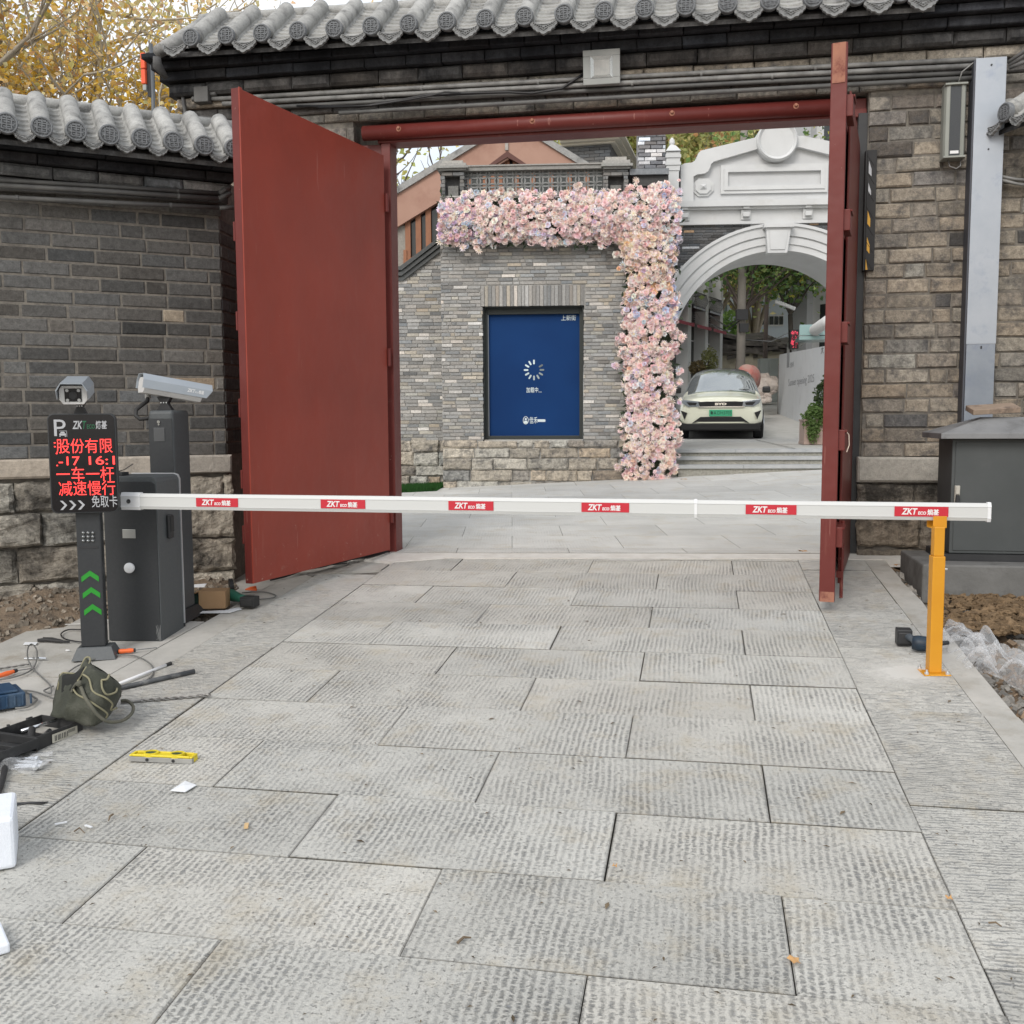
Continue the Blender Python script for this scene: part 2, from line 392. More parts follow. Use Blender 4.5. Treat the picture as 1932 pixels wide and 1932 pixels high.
def earth(name, u0, u1, v0, v1, step, fn, mat):
    mb = MB(); nu = int((u1-u0)/step)+1; nv = int((v1-v0)/step)+1
    for j in range(nv):
        for i in range(nu):
            u = u0+i*step; v = v0+j*step; mb.v.append(tuple(GP(u, v, fn(u, v))))
    for j in range(nv-1):
        for i in range(nu-1):
            a = j*nu+i; mb.f.append((a, a+1, a+1+nu, a+nu)); mb.c.append((1,1,1)); mb.m.append(0)
    return struct(name, mb, mat, smooth=True)
def nz(u, v, s, seed=0): return NZ.noise(Vector((u*s+seed, v*s, seed*1.3)))
def leftz(u, v):
    P = GP(u, v); q = FB.M.inverted() @ Vector((P.x, P.y, 0)); d = max(0, -q.y-.02); t = max(0, 1-d/.95)
    h = -.10+.035*nz(u, v, 3)+.022*nz(u, v, 11, 3)+.012*nz(u, v, 30, 5)
    if q.x > .1: t = 0
    return h*(1-t)+(.425-P.z+.02*nz(u, v, 9, 2)+.05*nz(u, v, 2, 6))*t if t > 0 else h
earth('left_earth', -5.7, -2.9, 3.3, 8.0, .035, leftz, M_dirt)
def rightz(u, v):
    d = u-1.35; h = -.13-.05*math.exp(-((d-.18)/.15)**2)+.05*nz(u, v, 2.5, 2)+.035*nz(u, v, 7, 4)+.018*nz(u, v, 20, 7)
    h += .16*math.exp(-((u-2.35)**2+(v-5.3)**2)/.35)
    h += .09*min(1, max(0, v-6.2))
    return min(h, -.012) if u < 1.5 else h
earth('right_earth', 1.25, 5.4, 1.6, 8.3, .035, rightz, M_dirt2)
# loose rubble: a dense scatter nobody could count
def rock(mb, c, r, col):
    s = [Vector((x, y, z)).normalized() for x in (-1, 1) for y in (-1, 1) for z in (-1, 1)]
    pts = []
    R = Matrix.Rotation(rnd.uniform(0, 6.3), 3, Vector((rnd.uniform(-1, 1), rnd.uniform(-1, 1), rnd.uniform(-1, 1))).normalized())
    q = (rnd.uniform(.7, 1.3), rnd.uniform(.6, 1.1), rnd.uniform(.4, .8))
    for p in s:
        w = R @ Vector((p.x*q[0], p.y*q[1], p.z*q[2]))*r*rnd.uniform(.75, 1.2); pts.append((c[0]+w.x, c[1]+w.y, c[2]+w.z))
    mb.add(pts, [(0,1,3,2),(4,6,7,5),(0,4,5,1),(2,3,7,6),(0,2,6,4),(1,5,7,3)], col)
M_rock = masonry('broken_stone', (.10, .08, .06), .6, .8, 8, 60, .004, .25)
mb = MB()
for _ in range(5200):
    u = 1.36+abs(rnd.gauss(0, .28)) if rnd.random() < .72 else rnd.uniform(1.4, 4.6)
    v = rnd.uniform(2.2, 7.6); r = rnd.choice([.006, .008, .011, .014, .02, .03]) if rnd.random() < .9 else rnd.uniform(.03, .055)
    k = rnd.uniform(.5, 1.1); base = (.30, .285, .26) if rnd.random() < .7 else (.26, .19, .13)
    rock(mb, GP(u, v, rightz(u, v)+r*.2), r, tuple(c*k for c in base))
tagit(solo('gravel', mb, M_rock, 'grey rubble and gravel lying in the trench beside the right paving edge', 'gravel', kind='stuff'))
mb = MB()
for _ in range(2600):
    u = rnd.uniform(-5.2, -3.0); v = rnd.uniform(5.2, 7.2); r = rnd.choice([.005, .007, .01, .014, .02, .028])
    k = rnd.uniform(.5, 1.1); rock(mb, GP(u, v, leftz(u, v)+r*.2), r, (.30*k, .26*k, .21*k))
tagit(solo('rubble', mb, M_rock, 'brown earth crumbs and chips along the foot of the left wall', 'rubble', kind='stuff'))
# threshold of pale cement and the road inside the gate
w0, w1 = G(760, 1036), None
th0 = FA.w(-.35, -.22, 0); th1 = FA.w(4.2, -.22, 0)
p2 = FK.w(*[(u, 0, z) for u, z in [FK.at(840, 921)]][0]); p3 = FK.w(*[(u, -.4, z) for u, z in [FK.at(1548, 892, -.4)]][0])
def pl(x, y):
    """inner road height: fitted through the threshold and the foot of the flower house"""
    a = gz(x, 8.4-.18*(x+.9)); t = (y-(8.4-.18*(x+.9)))/6.5
    zf = p2.z+(x-p2.x)*(p3.z-p2.z)/(p3.x-p2.x)
    t = max(0, min(1.3, t)); return a*(1-t)+zf*t
M_road = pick_stone('inner_slab', False, .4)
vs, its = [], []
for j in range(-1, 10):
    y0 = 8.35+j*.75; y1 = y0+.75; x = -4.5-(j % 2)*.45
    while x < 8:
        x1 = x+.9; q = [(x+.0015, y0+.0015), (x1-.0015, y0+.0015), (x1-.0015, y1-.0015), (x+.0015, y1-.0015)]
        tt = []
        for a, b in q:
            yy = b-.19*a
            if j == -1: yy = max(yy, 8.23-.1817*(a+.9))
            tt.append((a+.0*yy, yy, pl(a, yy)+.004))
        ox, oy = rnd.uniform(0, 40), rnd.uniform(0, 40); kk = rnd.uniform(.93, 1.05)
        if (tt[3][1]-tt[0][1]) > .05:
            its.append((tt, [(a+ox, b+oy) for a, b in q], (.50*kk, .50*kk, .495*kk), .05, .0008))
        x = x1
uvmesh('inner_road', its, [M_road])
mb = MB()
for (x0, x1) in [(-4.5, 0), (0, 2), (2, 8)]:
    pass
g = []
nx, ny = 14, 8
for j in range(ny):
    for i in range(nx):
        x = -5+i*1.0; y = 8.1+j*1.15-.19*x; mb.v.append((x, y, pl(x, y)-.004))
for j in range(ny-1):
    for i in range(nx-1):
        a = j*nx+i; mb.f.append((a, a+1, a+1+nx, a+nx)); mb.c.append((1,1,1)); mb.m.append(0)
struct('inner_road_bed', mb, pmat('pale_joint', (.40, .395, .375), None, rough=.9))
mb = MB()
def ribbon(pts_a, pts_b, dz, th=.06):
    n = len(pts_a)
    T = [tuple((p[0], p[1], p[2]+dz)) for p in pts_a]+[tuple((p[0], p[1], p[2]+dz)) for p in pts_b]
    mb.add(T+[(p[0], p[1], p[2]-th) for p in T], [(i, i+1, n+i+1, n+i) for i in range(n-1)]+[(2*n+i, 2*n+i+1, i+1, i) for i in range(n-1)])
A_, B_ = [], []
for i in range(23):
    u = -.55+i*4.5/22
    a = FA.w(u, -.34+rnd.uniform(-.012, .012)-(.16*max(0, 1-abs(u-.05)/.45)), 0); b = FA.w(u, -.17+(.10*max(0, (u-2.2)/1.4)), 0)
    A_.append((a.x, a.y, gz(a.x, a.y)+.001)); B_.append((b.x, b.y, gz(b.x, b.y)+.006))
ribbon(A_, B_, .006)
struct('cement_threshold', mb, pmat('fresh_cement', (.62, .605, .57), (.54, .52, .48), 9, .9, bmp=.002, bscale=60))
# white dust: cement smear by the yellow post (a thin worn-in patch)
# ------------------------------------------------------------------ terrace and steps
mb = MB()
zt = FQ.z(1420, 848, -1.0); zs = [FK.z(1420, 878, -.1), FK.z(1420, 862, .25), FK.z(1420, 848, .55)]
ys_ = [-.1, .25, .55]; uL, uR = FK.u(1262, 870), FK.u(1262, 870)+7.0
M_step = masonry('step_riser_stone', (.12, .11, .09), .6, .8, 4, 30, .012, .3); M_tread = pmat('sawn_grey_stone', (.36, .375, .38), (.44, .445, .44), 6, .8, bmp=.001)
for i in range(3):
    y0 = ys_[i]; z1 = zs[i]; zb = .2 if i == 0 else zs[i-1]-.05; yb = 1.2
    mb.box(uL, uR, y0+.03, yb, zb, z1-.045, (.33, .32, .28), 0)
    x = uL
    while x < uR:
        x1 = min(x+rnd.uniform(.9, 1.2), uR); mb.box(x+.002, x1-.002, y0, (ys_[i+1]+.05 if i < 2 else 1.0), z1-.045, z1, (.42, .43, .42), 1); x = x1
struct('stone_steps', mb, [M_step, M_tread], FK)
mb = MB()
zT = zs[2]
mb.v += [tuple(FK.w(u, y, z)) for u, y, z in [(-12, .995, zT-.003), (14, .995, zT-.003), (14, 8, zT+.0), (-12, 8, zT+.0), (20, 60, zT+3.2), (-14, 60, zT+3.2)]]
mb.f += [(0, 1, 2, 3), (3, 2, 4, 5)]; mb.c += [(1,1,1)]*2; mb.m += [0, 0]
M_ter = pmat('terrace_paving', (.40, .395, .37), (.46, .45, .425), 3, .9, bmp=.003, bscale=80, dirt=(.33, .31, .28), dscale=1.4, dlo=.55, dhi=.75)
struct('terrace', mb, M_ter)
mb = MB()
for (px0, py0, px1, py1) in [(1290, 836, 1600, 838), (1380, 818, 1600, 819), (1440, 806, 1600, 806.5), (1425, 829, 1500, 846)]:
    n_ = Vector((0, 0, 1)); a = hitplane(px0, py0, n_, Vector((0, 0, zT+.01))); b = hitplane(px1, py1, n_, Vector((0, 0, zT+.01)))
    d = (b-a).normalized(); s = Vector((-d.y, d.x, 0))*.012
    mb.add([tuple(a-s), tuple(b-s), tuple(b+s), tuple(a+s)], [(0,1,2,3)])
struct('terrace_joints', mb, M_dark)

# ================================================================== NEAR WALLS
def gauss_col(base, sd=.14, warm=.03):
    k = max(.45, rnd.gauss(1, sd)); w = rnd.gauss(0, warm)
    return (max(.01, base[0]*k*(1+w)), max(.01, base[1]*k), max(.01, base[2]*k*(1-w)))
def brickwall(mb, ivals, z0, z1, y, L, h, mort, colf, d=.05, ch=.006, j=.002, off0=0.0, rand=.0, mi=0, half=False):
    r = 0; z = z0
    while z < z1-h*.4:
        zt_ = min(z+h, z1)-mort
        for xa, xb in ivals((z+zt_)/2):
            x = xa; first = True; pos = off0+(r % 2)*L/2
            x = xa-((xa+pos) % L)
            while x < xb:
                l = L
                if half and rnd.random() < half: l = L*.5
                x1 = x+l+rnd.uniform(-rand, rand)
                a, b_ = max(x, xa), min(x1, xb)
                if b_-a > L*.12: mb.brick(a+mort/2, b_-mort/2, z, zt_, y, d, ch, j, colf(a, z), mi)
                x = x1
        z += h; r += 1
def darkcol(x, z):
    t = rnd.random()
    if t < .88: return gauss_col((.103, .101, .097), .24, .03)
    if t < .975: return gauss_col((.14, .136, .128), .15)
    return gauss_col((.30, .25, .19), .12)
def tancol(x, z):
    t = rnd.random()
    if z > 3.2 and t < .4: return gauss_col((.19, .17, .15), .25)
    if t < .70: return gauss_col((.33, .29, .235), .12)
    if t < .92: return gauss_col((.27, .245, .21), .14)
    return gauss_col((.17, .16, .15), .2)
M_mort = pmat('mortar', (.22, .20, .17), (.14, .13, .115), 30, .95, bmp=.004, bscale=90, dirt=(.10, .09, .08), dscale=5, dlo=.5, dhi=.72)
M_mortd = pmat('dark_mortar', (.09, .085, .08), (.06, .058, .055), 20, .95, bmp=.004)
# ---- left wall (frame FB): corner at x=0.08
lw = thing('brick_wall', 'dark grey brick wall on rough stone base, left of the gate behind the ticket cabinets', 'wall', FB, (-1.5, 0, .3))
XL, XR = -3.3, .10
mb = MB(); brickwall(mb, lambda z: [(XL, XR)], 1.335, 3.02, 0.0, .298, .0935, .013, darkcol, half=.16, rand=.01)
part('brickwork', mb, M_brick, lw, FB)
mb = MB(); mb.box(XL, XR-.006, .006, .35, .2, 3.3); part('wall_core', mb, M_mort, lw, FB)
# return face towards the gate wall
mb = MB(); brickwall(mb, lambda z: [(0, .62)], 1.335, 3.02, 0.0, .298, .0935, .013, darkcol, half=.16)
mb.xf(Matrix.Translation((XR-.0, .004, 0)) @ Matrix.Rotation(math.radians(58), 4, 'Z'))
mb2 = MB(); mb2.box(0, .62, .008, .3, .2, 3.3); mb2.xf(Matrix.Translation((XR, .004, 0)) @ Matrix.Rotation(math.radians(58), 4, 'Z'))
part('brickwork', mb, M_brick, lw, FB); part('wall_core', mb2, M_mort, lw, FB)
mb = MB()
x = XL
for seg in ((-3.3, -2.3), (-2.3, -1.02), (-1.02, -.33), (-.33, .125)):
    mb.brick(seg[0]+.003, seg[1]-.003, 1.205, 1.333, -.055, .1, .012, .003, gauss_col((.42, .395, .355), .06))
mb.brick(-.0, .5, 1.205, 1.333, -.055, .1, .012, .003, (.34, .32, .28)) if False else None
part('plinth_cap', mb, M_ledge, lw, FB)
mb = MB()
rows = [(.98, 1.19, .55), (.745, .97, .95), (.50, .735, 1.2), (.26, .49, .8)]
for z0, z1, L in rows:
    x = XL-rnd.uniform(0, .5)
    while x < XR+.03:
        x1 = x+L*rnd.uniform(.6, 1.15); x1 = min(x1, XR+.035)
        if x1-x > .05: mb.brick(max(x, XL)+.006, x1-.006, z0, z1-.008, -.03-rnd.uniform(0, .03), .12, .022, .008, gauss_col((.50, .45, .375), .14))
        x = x1
        if x >= XR+.03: break
so_ = part('stone_base', mb, M_stone, lw, FB)
def roughen(o, sub, st, sc):
    m = o.modifiers.new('subdiv', 'SUBSURF'); m.subdivision_type = 'SIMPLE'; m.levels = sub; m.render_levels = sub
    t = bpy.data.textures.get('rough%g' % sc) or bpy.data.textures.new('rough%g' % sc, 'CLOUDS'); t.noise_scale = sc; t.noise_depth = 4
    d = o.modifiers.new('rough', 'DISPLACE'); d.texture = t; d.strength = st; d.texture_coords = 'LOCAL'; d.mid_level = .5
roughen(so_, 4, .045, .07)
# cornice courses of the left wall (y offset, z range, colour)
mb = MB()
def course(mb, x0, x1, z0, z1, y, L, base, ch=.006, d=.3, sd=.2):
    x = x0
    while x < x1-.01:
        b_ = min(x+L*rnd.uniform(.85, 1.12), x1)
        if x1-b_ < L*.25: b_ = x1
        mb.brick(x+.003, b_-.003, z0+.002, z1-.002, y, d, ch, .0025, gauss_col(base, sd)); x = b_
course(mb, XL, XR+.01, 3.02, 3.10, -.01, .34, (.13, .125, .115)); course(mb, XL, XR+.05, 3.10, 3.15, -.07, .34, (.09, .09, .09))
part('string_course', mb, M_brick, lw, FB)
mb = MB()
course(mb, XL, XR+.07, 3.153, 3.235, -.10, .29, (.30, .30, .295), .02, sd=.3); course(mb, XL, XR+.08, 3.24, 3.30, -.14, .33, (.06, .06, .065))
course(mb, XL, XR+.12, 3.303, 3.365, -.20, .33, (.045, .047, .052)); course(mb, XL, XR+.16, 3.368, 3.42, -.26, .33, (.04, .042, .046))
part('cornice', mb, M_darkbrick, lw, FB)
# ---- roofs
M_end = masonry('moulded_tile_end', (.05, .052, .055), .5, .7, 12, 80, .003, .2)
def end_tile_mesh(R):
    mb = MB(); g_ = (.19, .20, .21)
    mb.lathe([(R, .03), (R, 0), (R*.93, -.006), (R*.82, -.006), (R*.80, .001), (0.001, .001)], n=20, axis='y', col=g_)
    for zz, hw in ((.55, .35), (.33, .62), (.12, .25), (-.12, .65), (-.34, .3), (-.52, .45)):
        mb.box(-hw*R, hw*R, -.006, .002, zz*R-.004, zz*R+.004, g_)
    for xx in (-.42, 0, .42): mb.box(xx*R-.004, xx*R+.004, -.0065, .002, -.5*R, .5*R, g_)
    for a in range(16):
        t = 2*math.pi*a/16; mb.box(math.cos(t)*R*.7-.003, math.cos(t)*R*.7+.003, -.005, .002, math.sin(t)*R*.7-.003, math.sin(t)*R*.7+.003, g_)
    return mb
def drip_tile_mesh(Wd, H):
    mb = MB(); g_ = (.24, .245, .245); pts = []
    n = 13
    for i in range(n):                                   # concave top edge
        t = -1+2*i/(n-1); pts.append((t*Wd/2, -.035*math.sqrt(max(0, 1-t*t))))
    low = [(.5, -.10), (.50, -.34), (.42, -.46), (.40, -.60), (.30, -.68), (.26, -.80), (.14, -.84), (.08, -.95), (0, -1.0)]
    lowp = [(a*Wd, b*H) for a, b in low]; poly = pts+[(p[0], p[1]) for p in lowp]+[(-p[0], p[1]) for p in lowp[-2::-1]]
    poly = poly[::-1]
    mb.prism(poly, 0, .014, g_)
    sm = [(p[0]*.82, p[1]*.80-.012) for p in poly]
    k = len(poly)
    for i in range(k):                                   # raised rim
        j = (i+1) % k
        a, b_, c, d = poly[i], poly[j], sm[j], sm[i]
        mb.add([(a[0], -.006, a[1]), (b_[0], -.006, b_[1]), (c[0], -.006, c[1]), (d[0], -.006, d[1]), (c[0], 0, c[1]), (d[0], 0, d[1]), (a[0], 0, a[1]), (b_[0], 0, b_[1])],
               [(0, 1, 2, 3), (3, 2, 4, 5), (6, 7, 1, 0)], g_)
    for q in range(9):
        t = (q-4)/4; z = -.045-.5*H*(1-abs(t))*.9; mb.tube([(t*Wd*.30-.014, -.003, z*.6-.012), (t*Wd*.30, -.007, z*.6-.002), (t*Wd*.30+.014, -.003, z*.6-.014)], .004, 5, g_)
    for t in (-.14, .14): mb.tube([(t*Wd, -.003, -.55*H), (t*Wd*.5, -.008, -.62*H), (0, -.004, -.72*H)], .004, 5, g_)
    return mb
def tile_roof(parent, frame, x0, n, sp, zE, yE, slope, L, R, drop0=0.0, drop1=0.0, under=None, hip=False):
    ca, sa = math.cos(slope), math.sin(slope)
    dz = lambda x: drop0+(drop1-drop0)*(x-x0)/(sp*max(1, n-1))
    mb = MB(); tcl = (.40, .40, .385)
    for i in range(n):
        x = x0+i*sp; z = zE+dz(x); k = rnd.uniform(.85, 1.12); cc = tuple(c*k for c in tcl)
        pts, rr = [], []
        t = 0
        while t <= L+1e-6:
            f = (t % .24)/.24
            pts.append((x+rnd.uniform(-.002, .002), yE+t*ca, z+t*sa+rnd.uniform(-.002, .002))); rr.append(R*(1.02 if f < .2 else .985)*rnd.uniform(.98, 1.03)); t += .04
        mb.tube(pts, rr, 16, cc)
        mb.tube([(x, yE+.012, z-.0), (x, yE+.05, z+.03)], [R*1.12, R*1.08], 16, tuple(c*.9 for c in cc))
        for s in (-1, 1):                                # mortar skirts
            mb.add([(x+s*R*.9, yE+.02, z-R*.2), (x+s*R*1.25, yE+.02, z-R*.95), (x+s*R*1.25, yE+.02+L*ca, z-R*.95+L*sa), (x+s*R*.9, yE+.02+L*ca, z-R*.2+L*sa)], [(0,1,2,3) if s < 0 else (3,2,1,0)], cc)
    part('barrel_tiles', mb, M_tile, parent, frame, smooth=True)
    mb = MB(); rw = sp/2-R*.75
    for i in range(-1 if not hip else 0, n):
        x = x0+(i+.5)*sp; z = zE+dz(x)-R*.85; t = -.01
        if i == n-1 and not hip: pass
        while t < L-.02:                                 # overlapping pan tiles with curved lips
            k = rnd.uniform(.85, 1.1); cc = tuple(c*.92*k for c in tcl); seg = 8; vs = []
            for (tt, up) in ((t, .012), (t+.16, -.012), (t, -.003)):
                for s in range(seg+1):
                    a = math.pi*(s/seg); xx = x-math.cos(a)*rw*1.15; zz = z+.022-.034*math.sin(a)+up
                    vs.append((xx, yE+tt*ca, zz+tt*sa))
            m_ = seg+1
            mb.add(vs, [(s, s+1, m_+s+1, m_+s) for s in range(seg)]+[(2*m_+s, 2*m_+s+1, s+1, s) for s in range(seg)], cc)
            t += .085
    part('pan_tiles', mb, M_tile, parent, frame)
    mb = MB(); xa, xb = x0-sp*(.8 if not hip else .75), x0+(n-1)*sp+sp*.8
    zz0 = zE+dz(xa)-R*.95-.035; zz1 = zE+dz(xb)-R*.95-.035
    th = .03
    for (a, b_, za, zb) in [(xa, xb, zz0, zz1)]:
        y0_, y1_ = yE+.03, yE+.03+L*ca
        mb.add([(a, y0_, za), (b_, y0_, zb), (b_, y1_, zb+L*sa), (a, y1_, za+L*sa), (a, y0_, za-th), (b_, y0_, zb-th), (b_, y1_, zb+L*sa-th), (a, y1_, za+L*sa-th)],
               [(0,1,2,3),(7,6,5,4),(0,4,5,1),(1,5,6,2),(2,6,7,3),(3,7,4,0)], (.16, .16, .16))
    part('roof_bed', mb, M_darkbrick, parent, frame)
    # ridge
    mb = MB(); yr = yE+L*ca; zr = zE+L*sa
    mb.tube([(xa, yr+.06, zr+dz(xa)-.02), (xb, yr+.06, zr+dz(xb)-.02)], .05, 10, tcl)
    part('ridge', mb, M_tile, parent, frame, smooth=True)
    me = None; md = None
    for i in range(n):
        x = x0+i*sp; z = zE+dz(x)
        if me is None:
            o = part('end_tile', end_tile_mesh(R*1.12), M_end, parent, None, local=True); me = o
        else: o = me.copy(); put(o, parent)
        P = frame.w(x, yE-.04, z-.006); q = parent.matrix_basis.inverted() @ (Matrix.Translation(P) @ frame.M.to_3x3().to_4x4() @ Matrix.Rotation(rnd.uniform(-.12, .12), 4, 'Y'))
        o.matrix_basis = q
    for i in range(-1, n):
        if i == n-1 and False: continue
        x = x0+(i+.5)*sp; z = zE+dz(x)-R*.55
        if md is None:
            o = part('drip_tile', drip_tile_mesh(sp*.68, min(.115, sp*.42)), M_end, parent, None, local=True); md = o
        else: o = md.copy(); put(o, parent)
        P = frame.w(x, yE-.02, z)
        o.matrix_basis = parent.matrix_basis.inverted() @ (Matrix.Translation(P) @ frame.M.to_3x3().to_4x4() @ Matrix.Rotation(math.radians(-14), 4, 'X') @ Matrix.Rotation(rnd.uniform(-.05, .05), 4, 'Y'))
us = [FB.at(x, y, -.35) for x, y in [(12,233),(73,234),(137,240),(203,249),(267,250),(324,252),(383,258)]]
sp = (us[-1][0]-us[0][0])/6
tile_roof(lw, FB, us[0][0]-6*sp, 14, sp, us[3][1]-.018, -.35, math.radians(33), .55, .058, drop0=0, drop1=0)
# ---- gate wall (frame FA)
gw = thing('gate_wall', 'tall weathered brick gate wall with tiled roof spanning the red doorway', 'wall', FA, (0, -.2, .4))
YW = -.2
mb = MB()
JL, JR = -.27, 3.585
for xa_, xb_ in ((-1.68, JL), (JR, 5.6)):
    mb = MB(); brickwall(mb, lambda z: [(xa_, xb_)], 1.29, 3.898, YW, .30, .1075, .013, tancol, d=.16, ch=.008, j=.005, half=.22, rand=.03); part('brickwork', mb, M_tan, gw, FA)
mb = MB(); mb.box(-1.67, JL-.012, YW+.012, .5, .2, 4.5); mb.box(JR+.012, 5.6, YW+.012, .5, .2, 4.5); mb.box(JL-.013, JR+.013, YW+.03, .5, 3.90, 4.5)
mb.box(JR+.0, JR+.02, YW+.03, .3, .3, 3.9, (1, 1, 1)); part('wall_core', mb, M_mort, gw, FA)
mb = MB(); course(mb, JR-.02, 5.6, 1.10, 1.287, YW-.045, .62, (.42, .39, .34), .014, .2, .08); part('plinth_cap', mb, M_ledge, gw, FA)
mb = MB()
for z0, z1, L in [(.86, 1.09, .42), (.62, .85, .55), (.28, .61, .9)]:
    x = JR-.015
    while x < 5.6:
        x1 = x+L*rnd.uniform(.7, 1.2); mb.brick(x+.006, x1-.006, z0, z1-.01, YW-.03-rnd.uniform(0, .02), .2, .02, .007, gauss_col((.30, .26, .21), .2)); x = x1
so_ = part('stone_base', mb, M_stone, gw, FA); roughen(so_, 4, .045, .07)
mb = MB()
course(mb, -1.7, 5.6, 3.90, 3.965, YW-.01, .3, (.24, .22, .19), .01); course(mb, -1.72, 5.6, 3.97, 4.06, YW-.015, .33, (.14, .135, .13), .01)
course(mb, -1.74, 5.6, 4.063, 4.145, YW-.05, .42, (.30, .27, .225), .012); part('string_course', mb, M_tan, gw, FA)
mb = MB()
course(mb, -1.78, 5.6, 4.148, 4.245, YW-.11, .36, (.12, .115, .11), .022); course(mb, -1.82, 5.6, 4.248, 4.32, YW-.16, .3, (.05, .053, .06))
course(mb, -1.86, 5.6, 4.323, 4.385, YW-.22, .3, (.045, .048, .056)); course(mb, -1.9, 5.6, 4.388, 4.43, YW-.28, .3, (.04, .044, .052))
part('cornice', mb, M_darkbrick, gw, FA)
tile_roof(gw, FA, -1.423, 19, .2855, 4.478, -.55, math.radians(36), .62, .060, drop0=.006, drop1=-.05, hip=True)
# verge (left gable edge of the gate roof)
mb = MB()
mb.tube([(-1.70, -.57, 4.40), (-1.66, -.40, 4.52), (-1.60, -.15, 4.70), (-1.55, .0, 4.82)], [.05, .055, .06, .065], 10, (.36, .36, .35))
mb.tube([(-1.71, -.58, 4.36), (-1.72, -.56, 4.30), (-1.68, -.5, 4.22)], [.03, .04, .02], 8, (.12, .12, .12))
mb.add([(-1.66, -.52, 4.41), (-1.42, -.52, 4.43), (-1.42, -.02, 4.78), (-1.60, -.02, 4.78)], [(0, 1, 2, 3)], (.30, .30, .29))
part('verge', mb, M_tile, gw, FA, smooth=True)
# ================================================================== TEXT
def text_mesh(body, size, offset=0.0, extrude=.001, shear=0.0, width=None, align='LEFT', res=3, space=1.0):
    cu = bpy.data.curves.new('t', 'FONT'); cu.body = body; cu.size = size; cu.offset = offset; cu.extrude = extrude
    cu.shear = shear; cu.align_x = align; cu.resolution_u = res; cu.space_character = space
    o = bpy.data.objects.new('t', cu); COL.objects.link(o); bpy.context.view_layer.update()
    dg = bpy.context.evaluated_depsgraph_get(); me = bpy.data.meshes.new_from_object(o.evaluated_get(dg))
    bpy.data.objects.remove(o); bpy.data.curves.remove(cu)
    if width and len(me.vertices):
        xs = [v.co.x for v in me.vertices]; w = max(xs)-min(xs); k = width/w; x0 = min(xs)
        for v in me.vertices: v.co.x = (v.co.x-x0)*k
    return me
def text(name, body, size, parent, xyz, mat, frame=None, offset=0.0, extrude=.001, shear=0.0, width=None, align='LEFT', rz=0.0, space=1.0, tilt=0.0):
    """lettering standing on a front face: x right, z up, facing -y"""
    me = text_mesh(body, size, offset, extrude, shear, width, align, space=space)
    X = Matrix.Translation(xyz) @ Matrix.Rotation(rz, 4, 'Z') @ Matrix.Rotation(math.radians(90)-tilt, 4, 'X')
    if frame is not None:
        X = parent.matrix_basis.inverted() @ frame.M @ X if parent.parent is None else parent.parent.matrix_basis.inverted() @ frame.M @ X
    me.transform(X); me.materials.clear(); me.materials.append(mat); me.name = name
    o = bpy.data.objects.new(name, me); put(o, parent); return o
# ================================================================== GATE FRAME AND LEAVES
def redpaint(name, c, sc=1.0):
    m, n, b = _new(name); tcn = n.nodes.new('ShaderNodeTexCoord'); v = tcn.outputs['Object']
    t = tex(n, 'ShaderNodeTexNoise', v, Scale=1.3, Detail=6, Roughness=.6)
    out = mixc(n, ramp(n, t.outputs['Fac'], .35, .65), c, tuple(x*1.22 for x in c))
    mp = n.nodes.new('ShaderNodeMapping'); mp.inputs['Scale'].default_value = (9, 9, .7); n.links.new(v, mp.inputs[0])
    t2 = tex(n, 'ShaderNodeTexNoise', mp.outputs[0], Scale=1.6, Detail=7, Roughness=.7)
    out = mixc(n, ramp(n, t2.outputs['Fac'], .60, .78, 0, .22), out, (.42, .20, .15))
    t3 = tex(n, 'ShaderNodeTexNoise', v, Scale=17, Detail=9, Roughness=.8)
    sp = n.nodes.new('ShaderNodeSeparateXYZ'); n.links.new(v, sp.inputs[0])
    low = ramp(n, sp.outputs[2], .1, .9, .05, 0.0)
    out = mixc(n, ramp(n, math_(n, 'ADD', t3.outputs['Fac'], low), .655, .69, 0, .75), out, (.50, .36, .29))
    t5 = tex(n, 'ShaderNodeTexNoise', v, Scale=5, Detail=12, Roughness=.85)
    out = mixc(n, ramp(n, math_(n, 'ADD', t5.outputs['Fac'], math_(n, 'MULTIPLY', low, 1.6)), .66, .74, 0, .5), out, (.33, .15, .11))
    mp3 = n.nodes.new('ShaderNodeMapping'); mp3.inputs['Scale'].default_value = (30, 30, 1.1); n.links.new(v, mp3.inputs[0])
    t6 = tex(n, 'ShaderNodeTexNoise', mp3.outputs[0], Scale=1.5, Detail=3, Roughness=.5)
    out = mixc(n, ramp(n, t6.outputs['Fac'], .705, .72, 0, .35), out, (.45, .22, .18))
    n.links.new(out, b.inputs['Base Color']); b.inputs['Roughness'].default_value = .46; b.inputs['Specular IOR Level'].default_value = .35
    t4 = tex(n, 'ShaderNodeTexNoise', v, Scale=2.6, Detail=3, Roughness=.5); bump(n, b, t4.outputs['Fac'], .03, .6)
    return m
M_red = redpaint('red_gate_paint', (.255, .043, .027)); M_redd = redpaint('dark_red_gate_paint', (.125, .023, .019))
M_rust = pmat('worn_primer', (.36, .16, .10), (.30, .13, .09), 9, .8, dirt=(.16, .04, .03), dscale=14)
M_blk = pmat('black_plastic', (.018, .019, .021), (.026, .027, .029), 8, .5)
M_rubber = pmat('black_rubber', (.02, .02, .021), (.03, .03, .03), 9, .7, bmp=.001)
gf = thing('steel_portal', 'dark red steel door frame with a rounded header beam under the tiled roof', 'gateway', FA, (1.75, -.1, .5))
mb = MB(); ub = FA.u(683, 245, -.2)
